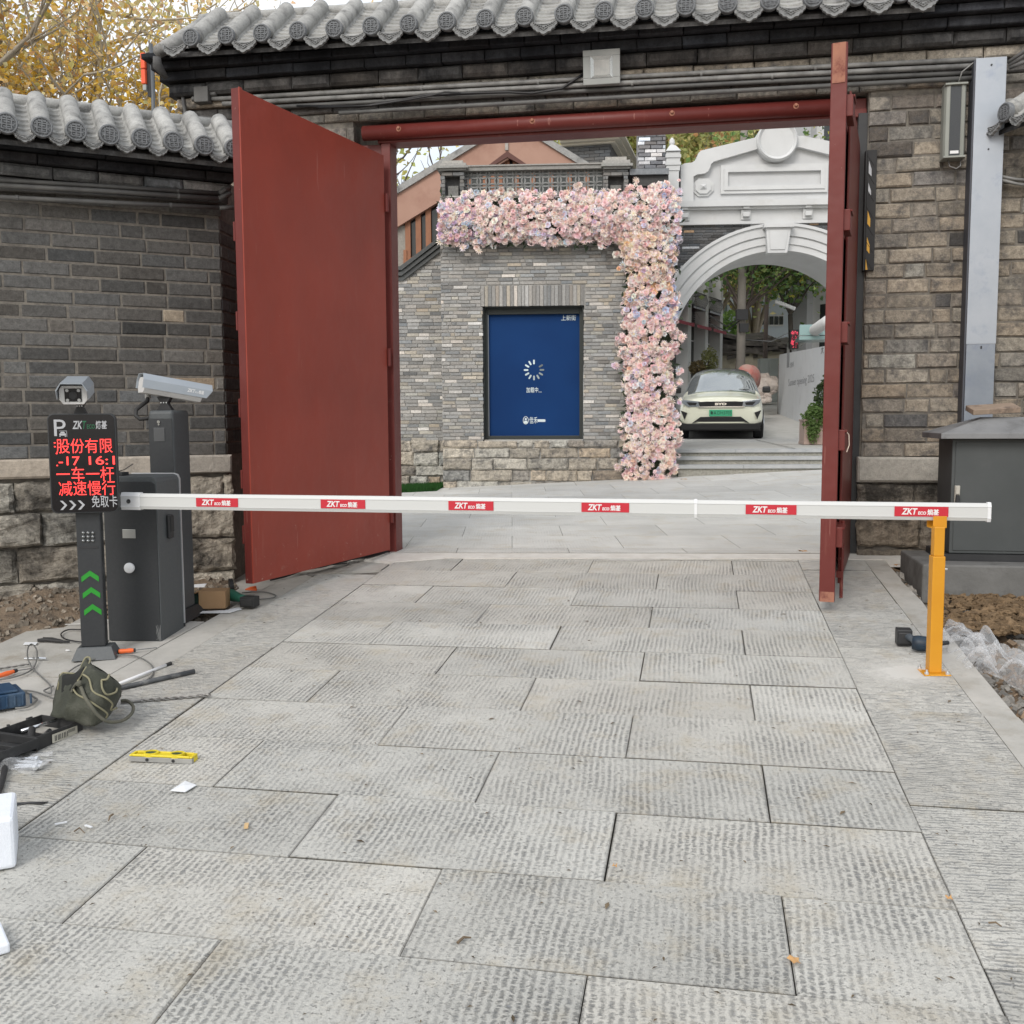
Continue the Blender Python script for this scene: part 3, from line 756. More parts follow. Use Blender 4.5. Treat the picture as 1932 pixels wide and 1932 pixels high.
mb.tube([(ub, -.165, 3.815), (1.6, -.165, 3.815), (3.42, -.165, 3.815)], .057, 16); part('header_pipe', mb, M_redd, gf, FA, smooth=True)
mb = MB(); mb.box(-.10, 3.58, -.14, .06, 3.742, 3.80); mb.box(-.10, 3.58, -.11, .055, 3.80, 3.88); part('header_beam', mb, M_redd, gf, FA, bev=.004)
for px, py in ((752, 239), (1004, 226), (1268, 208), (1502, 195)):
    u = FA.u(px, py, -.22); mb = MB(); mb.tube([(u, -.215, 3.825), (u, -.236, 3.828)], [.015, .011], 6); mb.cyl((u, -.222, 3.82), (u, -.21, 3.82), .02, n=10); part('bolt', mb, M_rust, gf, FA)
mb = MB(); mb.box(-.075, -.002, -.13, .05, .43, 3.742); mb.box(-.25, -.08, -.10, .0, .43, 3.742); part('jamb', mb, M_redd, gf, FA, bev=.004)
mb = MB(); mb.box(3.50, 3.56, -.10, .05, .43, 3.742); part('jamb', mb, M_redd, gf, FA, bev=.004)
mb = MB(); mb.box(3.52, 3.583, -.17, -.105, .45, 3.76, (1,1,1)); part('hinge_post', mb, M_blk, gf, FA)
def leafframe(px, py, zb, D, H):
    F_ = depthpt(px, py, D); d = Vector((H.x-F_.x, H.y-F_.y, 0)); L = d.length; d.normalize()
    return Fr((F_.x, F_.y), -math.degrees(math.atan2(d.y, d.x))), L
HL = FA.w(-.018, -.165, 0); FLf, LL = leafframe(478, 1098, .53, 6.62, HL)
gl = thing('gate_leaf', 'large plain red steel gate leaf swung open on the left, scratched near its foot', 'gate leaf', FLf, (0, 0, .53), 'red gate leaves')
ZT = Fr(FLf.O.xy, 0).z(430, 157)-.02; print('ZT', ZT)
mb = MB(); mb.box(.03, LL-.05, 0, .008, .53, ZT-.01); mb.box(0, .03, -.002, .008, .53, ZT); part('panel', mb, M_red, gl, FLf, bev=.002)
mb = MB(); mb.box(.0, .055, .0085, .062, .528, ZT-.004); part('edge_channel', mb, M_redd, gl, FLf, bev=.003)
mb = MB(); mb.box(LL-.11, LL-.055, .0085, .062, .53, ZT-.02); part('edge_channel', mb, M_redd, gl, FLf, bev=.003)
for z in (.56, 1.3, 2.05, 2.8, ZT-.15): mb = MB(); mb.box(.056, LL-.111, .0085, .05, z, z+.05); part('rail', mb, M_redd, gl, FLf, bev=.003)
for y in (435, 605, 770, 905, 1010):
    z = Fr(FLf.O.xy, 0).z(445, y); mb = MB(); mb.box(-.002, .02, .0625, .076, z-.06, z+.06); part('stop_tab', mb, M_redd, gl, FLf, bev=.003)
for z in (.75, 2.0, 3.2): mb = MB(); mb.cyl((LL-.03, -.008, z), (LL-.03, -.008, z+.14), .016, n=12); part('hinge', mb, M_redd, gl, FLf)
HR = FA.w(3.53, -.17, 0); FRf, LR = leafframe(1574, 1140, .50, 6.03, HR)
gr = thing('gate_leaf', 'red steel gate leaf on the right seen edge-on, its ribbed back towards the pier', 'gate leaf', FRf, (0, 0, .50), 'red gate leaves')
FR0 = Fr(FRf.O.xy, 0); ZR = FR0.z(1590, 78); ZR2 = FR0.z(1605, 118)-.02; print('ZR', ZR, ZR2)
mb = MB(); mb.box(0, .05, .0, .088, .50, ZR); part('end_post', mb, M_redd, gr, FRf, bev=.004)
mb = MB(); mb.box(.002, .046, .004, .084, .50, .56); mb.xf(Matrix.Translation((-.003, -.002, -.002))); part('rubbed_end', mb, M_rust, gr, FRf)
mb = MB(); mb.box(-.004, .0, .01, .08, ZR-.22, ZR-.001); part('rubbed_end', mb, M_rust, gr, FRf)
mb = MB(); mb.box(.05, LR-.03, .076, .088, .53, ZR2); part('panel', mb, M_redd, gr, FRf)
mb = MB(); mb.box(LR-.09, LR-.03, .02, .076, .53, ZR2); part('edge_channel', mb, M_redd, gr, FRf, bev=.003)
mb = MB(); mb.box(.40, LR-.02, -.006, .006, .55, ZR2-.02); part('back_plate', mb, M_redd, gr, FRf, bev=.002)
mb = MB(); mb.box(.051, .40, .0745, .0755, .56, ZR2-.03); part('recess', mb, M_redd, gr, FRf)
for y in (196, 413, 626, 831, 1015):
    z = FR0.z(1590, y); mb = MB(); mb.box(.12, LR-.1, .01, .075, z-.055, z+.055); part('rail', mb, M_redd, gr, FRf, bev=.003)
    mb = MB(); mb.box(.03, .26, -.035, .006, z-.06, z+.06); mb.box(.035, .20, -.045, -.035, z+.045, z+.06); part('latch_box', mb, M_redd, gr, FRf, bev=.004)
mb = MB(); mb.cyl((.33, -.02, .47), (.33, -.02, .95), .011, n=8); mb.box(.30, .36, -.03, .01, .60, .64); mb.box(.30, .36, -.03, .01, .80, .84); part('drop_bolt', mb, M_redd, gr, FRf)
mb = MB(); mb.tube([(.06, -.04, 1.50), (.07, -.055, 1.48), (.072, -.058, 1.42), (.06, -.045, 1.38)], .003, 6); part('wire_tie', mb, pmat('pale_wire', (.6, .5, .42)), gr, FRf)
# ================================================================== FIXTURES ON THE WALLS
M_pvc = pmat('grey_conduit', (.30, .30, .29), (.22, .22, .215), 6, .55, dirt=(.07, .07, .07), dscale=3, dlo=.5, dhi=.75)
M_pvcd = pmat('sooty_conduit', (.085, .085, .085), (.14, .14, .135), 5, .6)
M_cable = pmat('black_cable', (.012, .012, .014), None, rough=.45)
M_steel = pmat('galvanised_sheet', (.36, .395, .44), (.43, .46, .50), 3, .45, metal=.45, dirt=(.28, .32, .40), dscale=5, dlo=.55, dhi=.75)
def conduit(frame, pts, r, off, label, mat, group, clipsat=()):
    zz = [frame.z(x, y, off) for x, y in pts]; uu = [frame.u(x, y, off) for x, y in pts]
    mb = MB(); P = [(u, off, z) for u, z in zip(uu, zz)]
    mb.tube(P, r, 10)
    o = solo('conduit', mb, mat, label, 'conduit', frame, P[0], group, smooth=True)
    for c in clipsat:
        t = (c-uu[0])/(uu[-1]-uu[0]); z = zz[0]+(zz[-1]-zz[0])*t
        mb = MB(); mb.tube([(c-.008, off, z), (c+.008, off, z)], r*1.25, 10); part('clip', mb, mat, o, frame)
    return o
gC = 'conduits along the gate wall'
conduit(FA, [(400, 187), (745, 168), (1442, 131), (1845, 112)], .0165, -.275, 'top grey conduit of the bundle crossing the gate wall under the cornice', M_pvc, gC, (.3, 1.2, 2.4, 3.2))
conduit(FA, [(420, 196), (745, 178.5), (1442, 143), (1842, 124)], .0175, -.275, 'second grey conduit from the top on the gate wall, behind the floodlight foot', M_pvc, gC, (.0, 1.9, 2.9))
conduit(FA, [(440, 206), (745, 190), (1442, 154), (1840, 137)], .0165, -.255, 'blackened conduit third from the top on the gate wall', M_pvcd, gC)
conduit(FA, [(640, 213), (745, 207), (1442, 168.5), (1838, 147)], .0165, -.27, 'lowest conduit on the gate wall, just above the red header', M_pvcd, gC, (.6,))
def zoff(frame, pts, off): return [(frame.u(x, y, off), off, frame.z(x, y, off)) for x, y in pts]
mb = MB()
P = zoff(FA, [(560, 200), (680, 201), (735, 193), (800, 180), (850, 177), (905, 175), (960, 174), (1003, 176), (1060, 167), (1085, 150), (1100, 140)], -.30)
mb.tube(P, .010, 7); P = zoff(FA, [(600, 203), (700, 199), (760, 190), (810, 181), (840, 174), (870, 177)], -.305); mb.tube(P, .008, 7)
solo('cable', mb, M_cable, 'black cable sagging along the gate wall conduits up to the floodlight', 'cable', FA, P[0], smooth=True)
mb = MB(); u0, z0 = FA.at(372, 180, -.27); mb.box(u0-.0, u0+.12, -.33, -.22, z0-.07, z0+.05); mb.cyl((u0-.04, -.28, z0-.03), (u0+.0, -.28, z0-.03), .02); mb.cyl((u0+.12, -.28, z0-.0), (u0+.17, -.28, z0), .02)
solo('junction_box', mb, M_pvcd, 'small grey junction box at the left end of the gate wall conduits', 'junction box', FA, (u0, -.25, z0), bev=.006)
mb = MB(); mb.tube([(u0-.14, -.2, 4.42), (u0-.14, -.25, 4.2), (u0-.10, -.27, z0-.18), (u0-.02, -.33, z0-.36)], .016, 8)
mb.tube([(u0-.10, -.28, z0-.28), (u0+.08, -.36, z0-.20), (u0+.24, -.40, z0-.24), (u0+.42, -.45, z0-.30), (u0+.7, -.45, z0-.5)], .016, 8)
mb.tube([(u0+.05, -.33, z0-.23), (u0-.15, -.45, z0-.30), (u0-.32, -.62, z0-.38), (u0-.40, -.75, z0-.47), (u0-.41, -.8, z0-.52)], .017, 8)
solo('hose', mb, M_pvcd, 'grey flexible hoses looping over the lower roof behind the left gate leaf', 'cable', FA, (u0, -.4, z0-.3), smooth=True)
gB = 'conduits along the left wall'
conduit(FB, [(-20, 339), (206, 352), (414, 365)], .0155, -.10, 'uppermost conduit on the left wall below its cornice', M_pvcd, gB, (-.2,))
conduit(FB, [(-20, 349), (206, 361), (412, 375)], .0165, -.13, 'middle conduit on the left wall with a clip near the corner', M_pvcd, gB, (-.2,))
conduit(FB, [(-20, 356), (206, 369), (412, 383)], .012, -.05, 'thin shadowed conduit tucked behind the middle one on the left wall', M_pvcd, gB)
conduit(FB, [(-20, 371), (206, 382), (414, 392)], .0155, -.10, 'lowest conduit on the left wall just above the brick courses', M_pvcd, gB, (-1.2, -.25))
mb = MB(); a = zoff(FB, [(414, 365), (434, 352)], -.12); mb.tube(a, .0155, 8); a = zoff(FB, [(412, 375), (436, 364)], -.13); mb.tube(a, .0165, 8); a = zoff(FB, [(414, 392), (440, 392)], -.11); mb.tube(a, .0155, 8)
solo('conduit', mb, M_pvcd, 'three short conduit bends turning the corner of the left wall', 'conduit', FB, a[0], gB, smooth=True)
# floodlight
M_gy = pmat('grey_painted_metal', (.32, .34, .33), (.36, .37, .36), 5, .45)
u0, z0 = FA.at(1100, 160, -.36); u1, z1 = FA.at(1170, 92, -.36)
fl = thing('floodlight', 'square grey floodlight mounted under the eaves above the doorway', 'floodlight', FA, ((u0+u1)/2, -.3, (z0+z1)/2))
mb = MB(); cx, cz = (u0+u1)/2, (z0+z1)/2; w, h = (u1-u0)/2, (z1-z0)/2
ang = Matrix.Translation((cx, -.36, cz)) @ Matrix.Rotation(math.radians(10), 4, 'X')
for (a, b_, c, d) in ((-w, w, h*.62, h), (-w, w, -h, -h*.62), (-w, -w*.58, -h*.62, h*.62), (w*.58, w, -h*.62, h*.62)): mb.box(a, b_, 0, .022, c, d)
mb.box(-w*.8, w*.8, .022, .10, -h*.8, h*.8); mb.xf(ang); part('housing', mb, M_gy, fl, FA, bev=.004)
mb = MB()
for (a, b_) in (((-w*.58, -h*.62), (w*.58, h*.62)),):
    o_, i_ = [(-w*.6, -h*.64), (w*.6, -h*.64), (w*.6, h*.64), (-w*.6, h*.64)], [(-w*.42, -h*.44), (w*.42, -h*.44), (w*.42, h*.44), (-w*.42, h*.44)]
    v8 = [(p[0], -.001, p[1]) for p in o_]+[(p[0], .018, p[1]) for p in i_]
    mb.add(v8, [(i, (i+1) % 4, 4+(i+1) % 4, 4+i) for i in range(4)])
mb.xf(ang); part('reflector', mb, pmat('bright_reflector', (.6, .61, .6), None, rough=.25, metal=.8), fl, FA)
mb = MB(); mb.box(-w*.42, w*.42, .017, .02, -h*.44, h*.44); mb.xf(ang); part('lens', mb, pmat('frosted_lens', (.42, .43, .42), (.5, .5, .48), 30, .25, bmp=.001, bscale=200), fl, FA)
mb = MB(); mb.box(cx-.12, cx+.12, -.25, -.22, cz-.08, cz+.0); part('bracket', mb, M_gy, fl, FA)
# speaker
sa = FA.at(1785, 157, -.33); sb = FA.at(1796, 298, -.33)
sp_ = thing('wall_speaker', 'long grey column loudspeaker hung on the right pier', 'loudspeaker', FA, (sa[0]+.07, -.3, sb[1]))
cx = (FA.u(1785, 157, -.33)+FA.u(1825, 157, -.33))/2; w = .072; z0, z1 = FA.z(1796, 298, -.33), FA.z(1805, 156, -.33)
M_spk = pmat('olive_grey_paint', (.26, .275, .245), (.29, .30, .27), 5, .5)
def curve_body(s):
    pts = [(-w, .11), (-w, .03), (-w*.85, .008), (-w*.55, .0), (-w*.42, .012), (w*.42, .012), (w*.55, 0), (w*.85, .008), (w, .03), (w, .11)]
    mb = MB(); n = len(pts)
    v = [(cx+p[0], -.33+p[1], z0+.012) for p in pts]+[(cx+p[0], -.33+p[1], z1-.012) for p in pts]
    mb.add(v, [(i, i+1, n+i+1, n+i) for i in range(n-1)]+[(n-1, 0, n, 2*n-1), tuple(range(n-1, -1, -1)), tuple(range(n, 2*n))]); return mb
part('body', curve_body(0), M_spk, sp_, FA)
mb = MB(); mb.box(cx-w*.5, cx+w*.5, -.325, -.315, z0+.02, z1-.02); part('grille', mb, pmat('dark_grille', (.055, .06, .065), (.04, .045, .05), 200, .6, bmp=.001, bscale=400), sp_, FA)
for zq in (z0, z1-.014): mb = MB(); mb.box(cx-w*1.03, cx+w*1.03, -.342, -.21, zq, zq+.014); part('end_cap', mb, M_spk, sp_, FA, bev=.003)
mb = MB(); mb.box(cx-.028, cx+.028, -.328, -.3245, z0+.03, z0+.05); part('badge', mb, pmat('white_enamel', (.75, .75, .75)), sp_, FA)
text('badge_mark', 'Audio', .016, sp_, (cx-.02, -.3295, z0+.034), M_blk, FA, shear=.3) if False else None
mb = MB(); mb.box(cx-.012, cx+.012, -.235, -.222, z1, z1+.05); part('hanger', mb, M_spk, sp_, FA)
mb = MB(); mb.tube([(cx-.03, -.28, z0), (cx-.02, -.30, z0-.05), (cx+.02, -.31, z0-.07), (cx+.05, -.30, z0-.05), (cx+.055, -.28, z0)], .004, 6)
mb.tube([(cx+.02, -.27, z1), (cx+.04, -.3, z1+.08), (cx+.13, -.3, z1+.15), (cx+.18, -.27, z1+.16)], .005, 6); part('cable', mb, M_pvc, sp_, FA, smooth=True)
# duct
ul0, zl0 = FA.at(1842, 110, -.33); ul1, zl1 = FA.at(1817, 785, -.33); ur0, _z = FA.at(1900, 110, -.33)
du = thing('cable_duct', 'tall galvanised sheet duct fixed to the wall above the grey cabinet', 'duct', FA, (ul0+.1, -.25, 1.5))
zj = FA.z(1830, 300, -.33)+.08; zj2 = FA.z(1830, 649, -.33)
mb = MB(); mb.box(ul0, ur0-.004, -.33, -.328, zj, zl0); mb.box(ul0, ur0, -.3275, -.2, zj-.02, zl0-.002); part('cover', mb, M_steel, du, FA)
mb = MB(); mb.box(ul0, ur0-.002, -.332, -.329, zj2, zj+.012); part('cover', mb, M_steel, du, FA)
mb = MB(); mb.box(ul0+.002, ur0-.006, -.3335, -.2, 1.35, zj2-.002); part('cover', mb, pmat('dull_galvanised', (.24, .27, .31), (.30, .33, .37), 4, .5, metal=.5, dirt=(.2, .23, .3), dscale=6), du, FA)
mb = MB(); mb.box(ul0-.012, ul0-.001, -.326, -.2, 1.35, zl0-.01); part('side', mb, pmat('dark_grey_metal', (.07, .075, .09), None, rough=.6), du, FA)
mb = MB()
for z in (zl0-.03, zj, zj2, zj2-.01): mb.cyl((ul0+.1, -.337, z-.02), (ul0+.1, -.33, z-.02), .006, n=8)
part('rivets', mb, M_blk, du, FA)
# reflective corner guard
g0 = FA.at(1618, 284, -.235); g1 = FA.at(1655, 286, -.235); zg0 = FA.z(1645, 510, -.235)
cg = thing('corner_guard', 'black rubber corner guard with yellow and white reflectors on the right pier', 'corner guard', FA, (g0[0], -.22, zg0))
xa, xb = JR-.006, g1[0]; zt_ = g0[1]
mb = MB(); mb.box(xa, xb, -.235, -.206, zg0, zt_); mb.box(xa-.012, xa-.001, -.235, -.12, zg0, zt_)
for k in range(7): mb.prism([(xa+.0, zt_-.12*k-.03), (xb-.012, zt_-.12*k-.115), (xb-.012, zt_-.12*k-.125), (xa, zt_-.12*k-.04)][::-1], -.238, -.234)
part('rubber', mb, M_rubber, cg, FA, bev=.004)
Mw = pmat('white_reflector', (.55, .56, .58), (.3, .31, .33), 14, .3); My = pmat('yellow_reflector', (.72, .40, .03), (.62, .32, .02), 14, .35)
hgt = zt_-zg0
for k, (fa, fb, mm) in enumerate(((.09, .20, Mw), (.27, .36, Mw), (.50, .62, My), (.72, .84, My), (.90, .995, My))):
    wq = (xb-xa); a = zt_-hgt*fa; b_ = zt_-hgt*fb
    poly = [(xa+.01, a), (xb-.035, a-hgt*.07), (xb-.035, b_-hgt*.02 if k < 4 else b_), (xa+.01, b_+hgt*.01)]
    if k == 4: poly = [(xa+.005, a), (xb-.045, b_), (xa+.005, b_)]
    mb = MB(); mb.prism(poly[::-1], -.2375, -.2348); part('reflector', mb, mm, cg, FA)
# far right: flexible hoses and a stub of another tiled wall
mb = MB()
for k, (a, b_) in enumerate((((1902, 118), (1960, 85)), ((1904, 124), (1960, 96)), ((1905, 128), (1960, 118)))):
    P = zoff(FA, [a, b_], -.3); P[1] = (P[1][0], -.5, P[1][2]); mb.tube(P, .013, 8)
mb.tube(zoff(FA, [(1890, 333), (1915, 338), (1950, 341)], -.27), .011, 8); mb.tube(zoff(FA, [(1890, 340), (1915, 346), (1950, 352)], -.27), .011, 8)
solo('hose', mb, M_pvc, 'grey corrugated hoses leaving the duct top towards the right edge', 'cable', FA, (ur0, -.3, 4.0), smooth=True)
FS = Fr(FA.w(FA.u(1925, 200, -.55), -.55, 0).xy, 75)
sw = thing('side_wall', 'stub of a tiled wall coming forward at the right edge of the picture', 'wall', FS, (.1, .1, .5))
mb = MB(); brickwall(mb, lambda z: [(-1.5, .35)], .4, 3.2, .33, .27, .1, .012, tancol, d=.1); part('brickwork', mb, M_tan, sw, FS)
mb = MB(); mb.box(-1.5, .35, .345, .6, .2, 3.5, (.1, .1, .1)); part('wall_core', mb, M_darkbrick, sw, FS)
tile_roof(sw, FS, -1.30, 6, .24, FA.z(1922, 203, -.55), .0, math.radians(33), .5, .058)
# ================================================================== GREY CABINET
FC = Fr(depthpt(1790, 1044, 6.6), 10)
M_cab = pmat('grey_cabinet_paint', (.052, .059, .060), (.068, .075, .076), 2.2, .55, bmp=.0015, bscale=6, dirt=(.09, .095, .095), dscale=2.4, dlo=.6, dhi=.85)
M_cabr = pmat('dusty_cabinet_roof', (.17, .175, .18), (.23, .235, .24), 3, .7, dirt=(.12, .12, .12), dscale=5)
zc0, zc1 = FC.z(1800, 1044), FC.z(1800, 828)
cb = thing('utility_cabinet', 'dark grey steel cabinet with a hipped lid on a concrete plinth at the right', 'cabinet', FC, (.5, .18, zc0-.2))
mb = MB(); mb.box(0, 1.15, 0, .37, zc0, zc1); part('body', mb, M_cab, cb, FC, bev=.006)
mb = MB(); mb.box(.02, .56, -.006, .0, zc0+.02, zc1-.02); mb.box(.57, 1.13, -.006, 0, zc0+.02, zc1-.02); dr = part('door', mb, M_cab, cb, FC, bev=.003)
hx, hz = FC.at(1801, 916, -.01); mb = MB(); mb.box(hx, hx+.032, -.022, -.006, hz-.13, hz); mb.box(hx+.004, hx+.028, -.034, -.022, hz-.055, hz-.002)
part('handle', mb, pmat('pale_handle', (.45, .43, .38), None, rough=.4), dr, FC, bev=.003)
mb = MB(); mb.cyl((hx+.016, -.03, hz-.06), (hx+.016, -.03, hz-.12), .012, .016, 10); part('handle_grip', mb, M_blk, dr, FC)
zr0 = zc1+.002; zr1 = zr0+.035; zp = FC.z(1860, 787, .18)
mb = MB(); o_ = .09
v = [(-o_, -o_, zr0), (1.15+o_, -o_, zr0), (1.15+o_, .37+o_, zr0), (-o_, .37+o_, zr0), (-o_, -o_, zr1), (1.15+o_, -o_, zr1), (1.15+o_, .37+o_, zr1), (-o_, .37+o_, zr1), (.22, .12, zp), (.93, .12, zp), (.93, .25, zp), (.22, .25, zp)]
mb.add(v, [(3,2,1,0),(0,1,5,4),(1,2,6,5),(2,3,7,6),(3,0,4,7),(4,5,9,8),(5,6,10,9),(6,7,11,10),(7,4,8,11),(8,9,10,11)]); part('roof', mb, M_cabr, cb, FC, bev=.003)
mb = MB(); mb.box(-.05, 1.3, -.02, .42, zc0-.045, zc0-.002); part('skirt', mb, M_blk, cb, FC)
mb = MB(); mb.box(-.20, 1.5, -.20, .5, zc0-.30, zc0-.047); part('plinth', mb, pmat('poured_concrete', (.125, .125, .12), (.165, .165, .16), 4, .9, bmp=.006, bscale=20, dirt=(.07, .068, .062), dscale=3), cb, FC, bev=.012)
mb = MB(); bx, bz = FC.at(1832, 786, .10); mb.box(0, .30, 0, .13, 0, .035); mb.xf(Matrix.Translation((bx+.0, .05, zp+.012)) @ Matrix.Rotation(math.radians(8), 4, 'Z') @ Matrix.Rotation(math.radians(-3), 4, 'Y') @ Matrix.Rotation(math.radians(14), 4, 'X'))
solo('wood_board', mb, pmat('weathered_wood', (.25, .19, .14), (.33, .25, .19), 9, .8, bmp=.003, bscale=30, dirt=(.12, .09, .07), dscale=8), 'short weathered wooden board lying on the grey cabinet lid', 'board', FC, (bx, .05, zp), bev=.004)
# ================================================================== BARRIER
M_char = pmat('charcoal_powder_coat', (.022, .025, .028), (.028, .031, .034), 60, .48, bmp=.0006, bscale=500)
M_char2 = pmat('grey_powder_coat', (.070, .078, .082), (.082, .09, .094), 60, .5, bmp=.0006, bscale=500)
M_alu = pmat('silver_trim', (.62, .64, .66), None, rough=.35, metal=.6)
M_white = pmat('white_plastic', (.72, .73, .74), None, rough=.35); M_lett = pmat('white_lettering', (.72, .73, .73), None, rough=.5)
F1 = Fr(G(205, 1208).xy, 6.8); zb, zt_ = .30, 1.265; wd, dp = .328, .30
br = thing('barrier_gate', 'charcoal barrier cabinet with its white boom lowered across the drive', 'barrier', F1, (wd/2, dp/2, zb))
mb = MB(); r = .03
mb.prism([(0, zb), (wd, zb), (wd, zt_-r), (wd-.009, zt_-.009), (wd-r, zt_), (r, zt_), (.009, zt_-.009), (0, zt_-r)], 0.004, dp); ob = part('housing', mb, M_char2, br, F1, bev=.004)
mb = MB(); mb.prism([(.006, zb+.002), (wd-.006, zb+.002), (wd-.006, zt_-.045), (wd-.03, zt_-.03), (.03, zt_-.03), (.006, zt_-.045)], -.002, .0038); part('front_panel', mb, M_char, br, F1, bev=.0015)
mb = MB(); mb.prism([(-.003, zb+.05), (wd+.004, zb+.05), (wd+.004, zt_-r), (wd-.006, zt_-.004), (wd-r, zt_+.004), (r, zt_+.004), (-.003, zt_-r)], dp+.001, dp+.014); part('trim', mb, M_alu, br, F1)
mb = MB(); mb.prism([(0.004, zb), (wd-.004, zb), (wd-.004, zt_-.02), (.004, zt_-.02)], dp+.0145, dp+.03); part('back_door', mb, M_char, br, F1)
hx, hz = F1.at(244, 1007); mb = MB(); mb.box(hx-.04, hx+.04, -.006, -.002, hz-.026, hz+.026); part('name_plate', mb, pmat('brushed_plate', (.42, .43, .42), None, rough=.35, metal=.7), br, F1, bev=.002)
hx, hz = F1.at(246, 1071); mb = MB(); mb.lathe([(.028, -.002), (.031, -.012), (.030, -.02), (.02, -.024), (.001, -.0245)][::1], (hx, 0, hz), 24, 'y')
part('button_cover', mb, M_white, br, F1, smooth=True)
zz = F1.z(305, 998); mb = MB(); mb.box(wd+.001, wd+.022, .11, .17, zz-.07, zz+.07); part('card_reader', mb, M_blk, br, F1, bev=.008)
mb = MB(); mb.box(wd+.0225, wd+.026, .118, .162, zz-.03, zz+.062); part('reader_face', mb, M_rubber, br, F1, bev=.002)
mb = MB(); mb.box(.03, .10, .05, .13, zt_+.001, zt_+.02); mb.tube([(.06, .06, zt_+.02), (.12, .05, zt_+.04), (.16, .07, zt_+.07)], .003, 5)
solo('key_fob', mb, M_blk, 'small black gadget with a thin wire lying on top of the barrier cabinet', 'gadget', F1, (.06, .09, zt_), bev=.004)
mb = MB()
for _ in range(5):
    a = rnd.uniform(wd*.86, wd); P = [(wd-.03+.07*k/4*rnd.uniform(.5, 1), -.0035, zb+.03+.05*math.sin(k*1.7+_)+.02) for k in range(5)]
    P = [(min(p[0], wd-.004), p[1], p[2]) for p in P]; mb.tube(P, .0022, 4)
part('cement_smear', mb, pmat('cement_smear', (.16, .165, .165), None, rough=.9), br, F1)
# boom
BP0 = depthpt(232, 945.0, 5.74); BP1 = depthpt(1868, 966.0, 4.86)
bd = (BP1-BP0); BL = bd.length; bx_ = bd.normalized(); by_ = Vector((-bx_.y, bx_.x, 0)).normalized(); bz_ = bx_.cross(by_)
MBm = Matrix((bx_, by_, bz_)).transposed().to_4x4(); MBm.translation = BP0
class FX:
    def __init__(s, M): s.M = M
    def w(s, x, y, z): return s.M @ Vector((x, y, z))
    def at(s, x, y, off=0.0):
        n_ = (s.M.to_3x3() @ Vector((0, 1, 0))); P = hitplane(x, y, n_, s.w(0, off, 0)); q = s.M.inverted() @ P; return q.x, q.z
FBm = FX(MBm)
M_boom = pmat('white_aluminium_boom', (.56, .57, .56), None, rough=.42, spec=.5)
hh = .0430
prof = [(-.022, -hh*.66), (-.016, -hh), (.016, -hh), (.022, -hh*.66), (.022, hh*.62), (.012, hh), (-.012, hh), (-.022, hh*.62), (-.0235, hh*.60), (-.0235, hh*.56), (-.0215, hh*.54), (-.0215, -hh*.58), (-.0235, -hh*.60), (-.0235, -hh*.64)]
def extr(mb, prof, x0, x1, k=1.0):
    n = len(prof); v = [(x0, p[0]*k, p[1]*k) for p in prof]+[(x1, p[0]*k, p[1]*k) for p in prof]
    mb.add(v, [tuple(range(n)), tuple(range(2*n-1, n-1, -1))]+[(i, (i+1) % n+0, (i+1) % n+n, i+n)[::-1] for i in range(n)])
xj = FBm.at(1313, 960, -.02)[0]
mb = MB(); extr(mb, prof, .02, xj); boom = part('boom', mb, M_boom, br, FBm)
mb = MB(); extr(mb, prof, xj, BL-.012, .97); part('boom', mb, M_boom, br, FBm)
xc = FBm.at(263, 945, -.025)[0]
mb = MB(); extr(mb, prof, 0, xc, 1.12); part('clamp', mb, M_white, br, FBm, bev=.002)
mb = MB(); xb_ = FBm.at(242, 945, -.03)[0]; mb.lathe([(.012, -.026), (.012, -.030), (.006, -.0305), (.001, -.028)], (xb_, 0, 0), 14, 'y'); part('bolt', mb, pmat('dull_bolt', (.12, .12, .12), None, rough=.4, metal=.8), br, FBm)
mb = MB(); extr(mb, prof, xj-.008, xj+.006, 1.09); part('joint_ring', mb, M_white, br, FBm)
mb = MB(); extr(mb, prof, BL-.016, BL, 1.08); part('end_cap', mb, M_white, br, FBm)
M_stk = pmat('red_sticker', (.50, .018, .035), None, rough=.4)
for a, b_ in ((370, 449), (605, 689), (846, 931), (1097, 1187), (1407, 1503), (1688, 1790)):
    xa, xb = FBm.at(a, 950, -.024)[0], FBm.at(b_, 950, -.024)[0]; L = xb-xa
    mb = MB(); mb.box(xa, xb, -.0245, -.0237, -.024, .024); st = part('sticker', mb, M_stk, br, FBm)
    def bt(body, x, size, off=0, shear=0, w=None, dz=0):
        me = text_mesh(body, size, off, .0003, shear, w); X = br.matrix_basis.inverted() @ MBm @ Matrix.Translation((xa+x, -.0249, -.014+dz)) @ Matrix.Rotation(math.radians(90), 4, 'X')
        me.transform(X); me.materials.clear(); me.materials.append(M_lett); me.name = 'lettering'; o = bpy.data.objects.new('lettering', me); put(o, st)
    bt('ZKT', L*.13, .042, .0012, .22, L*.30); bt('ECO', L*.44, .020, .0008, .1, L*.15); bt('\u71b5\u57fa', L*.61, .030, .0008, 0, L*.22)
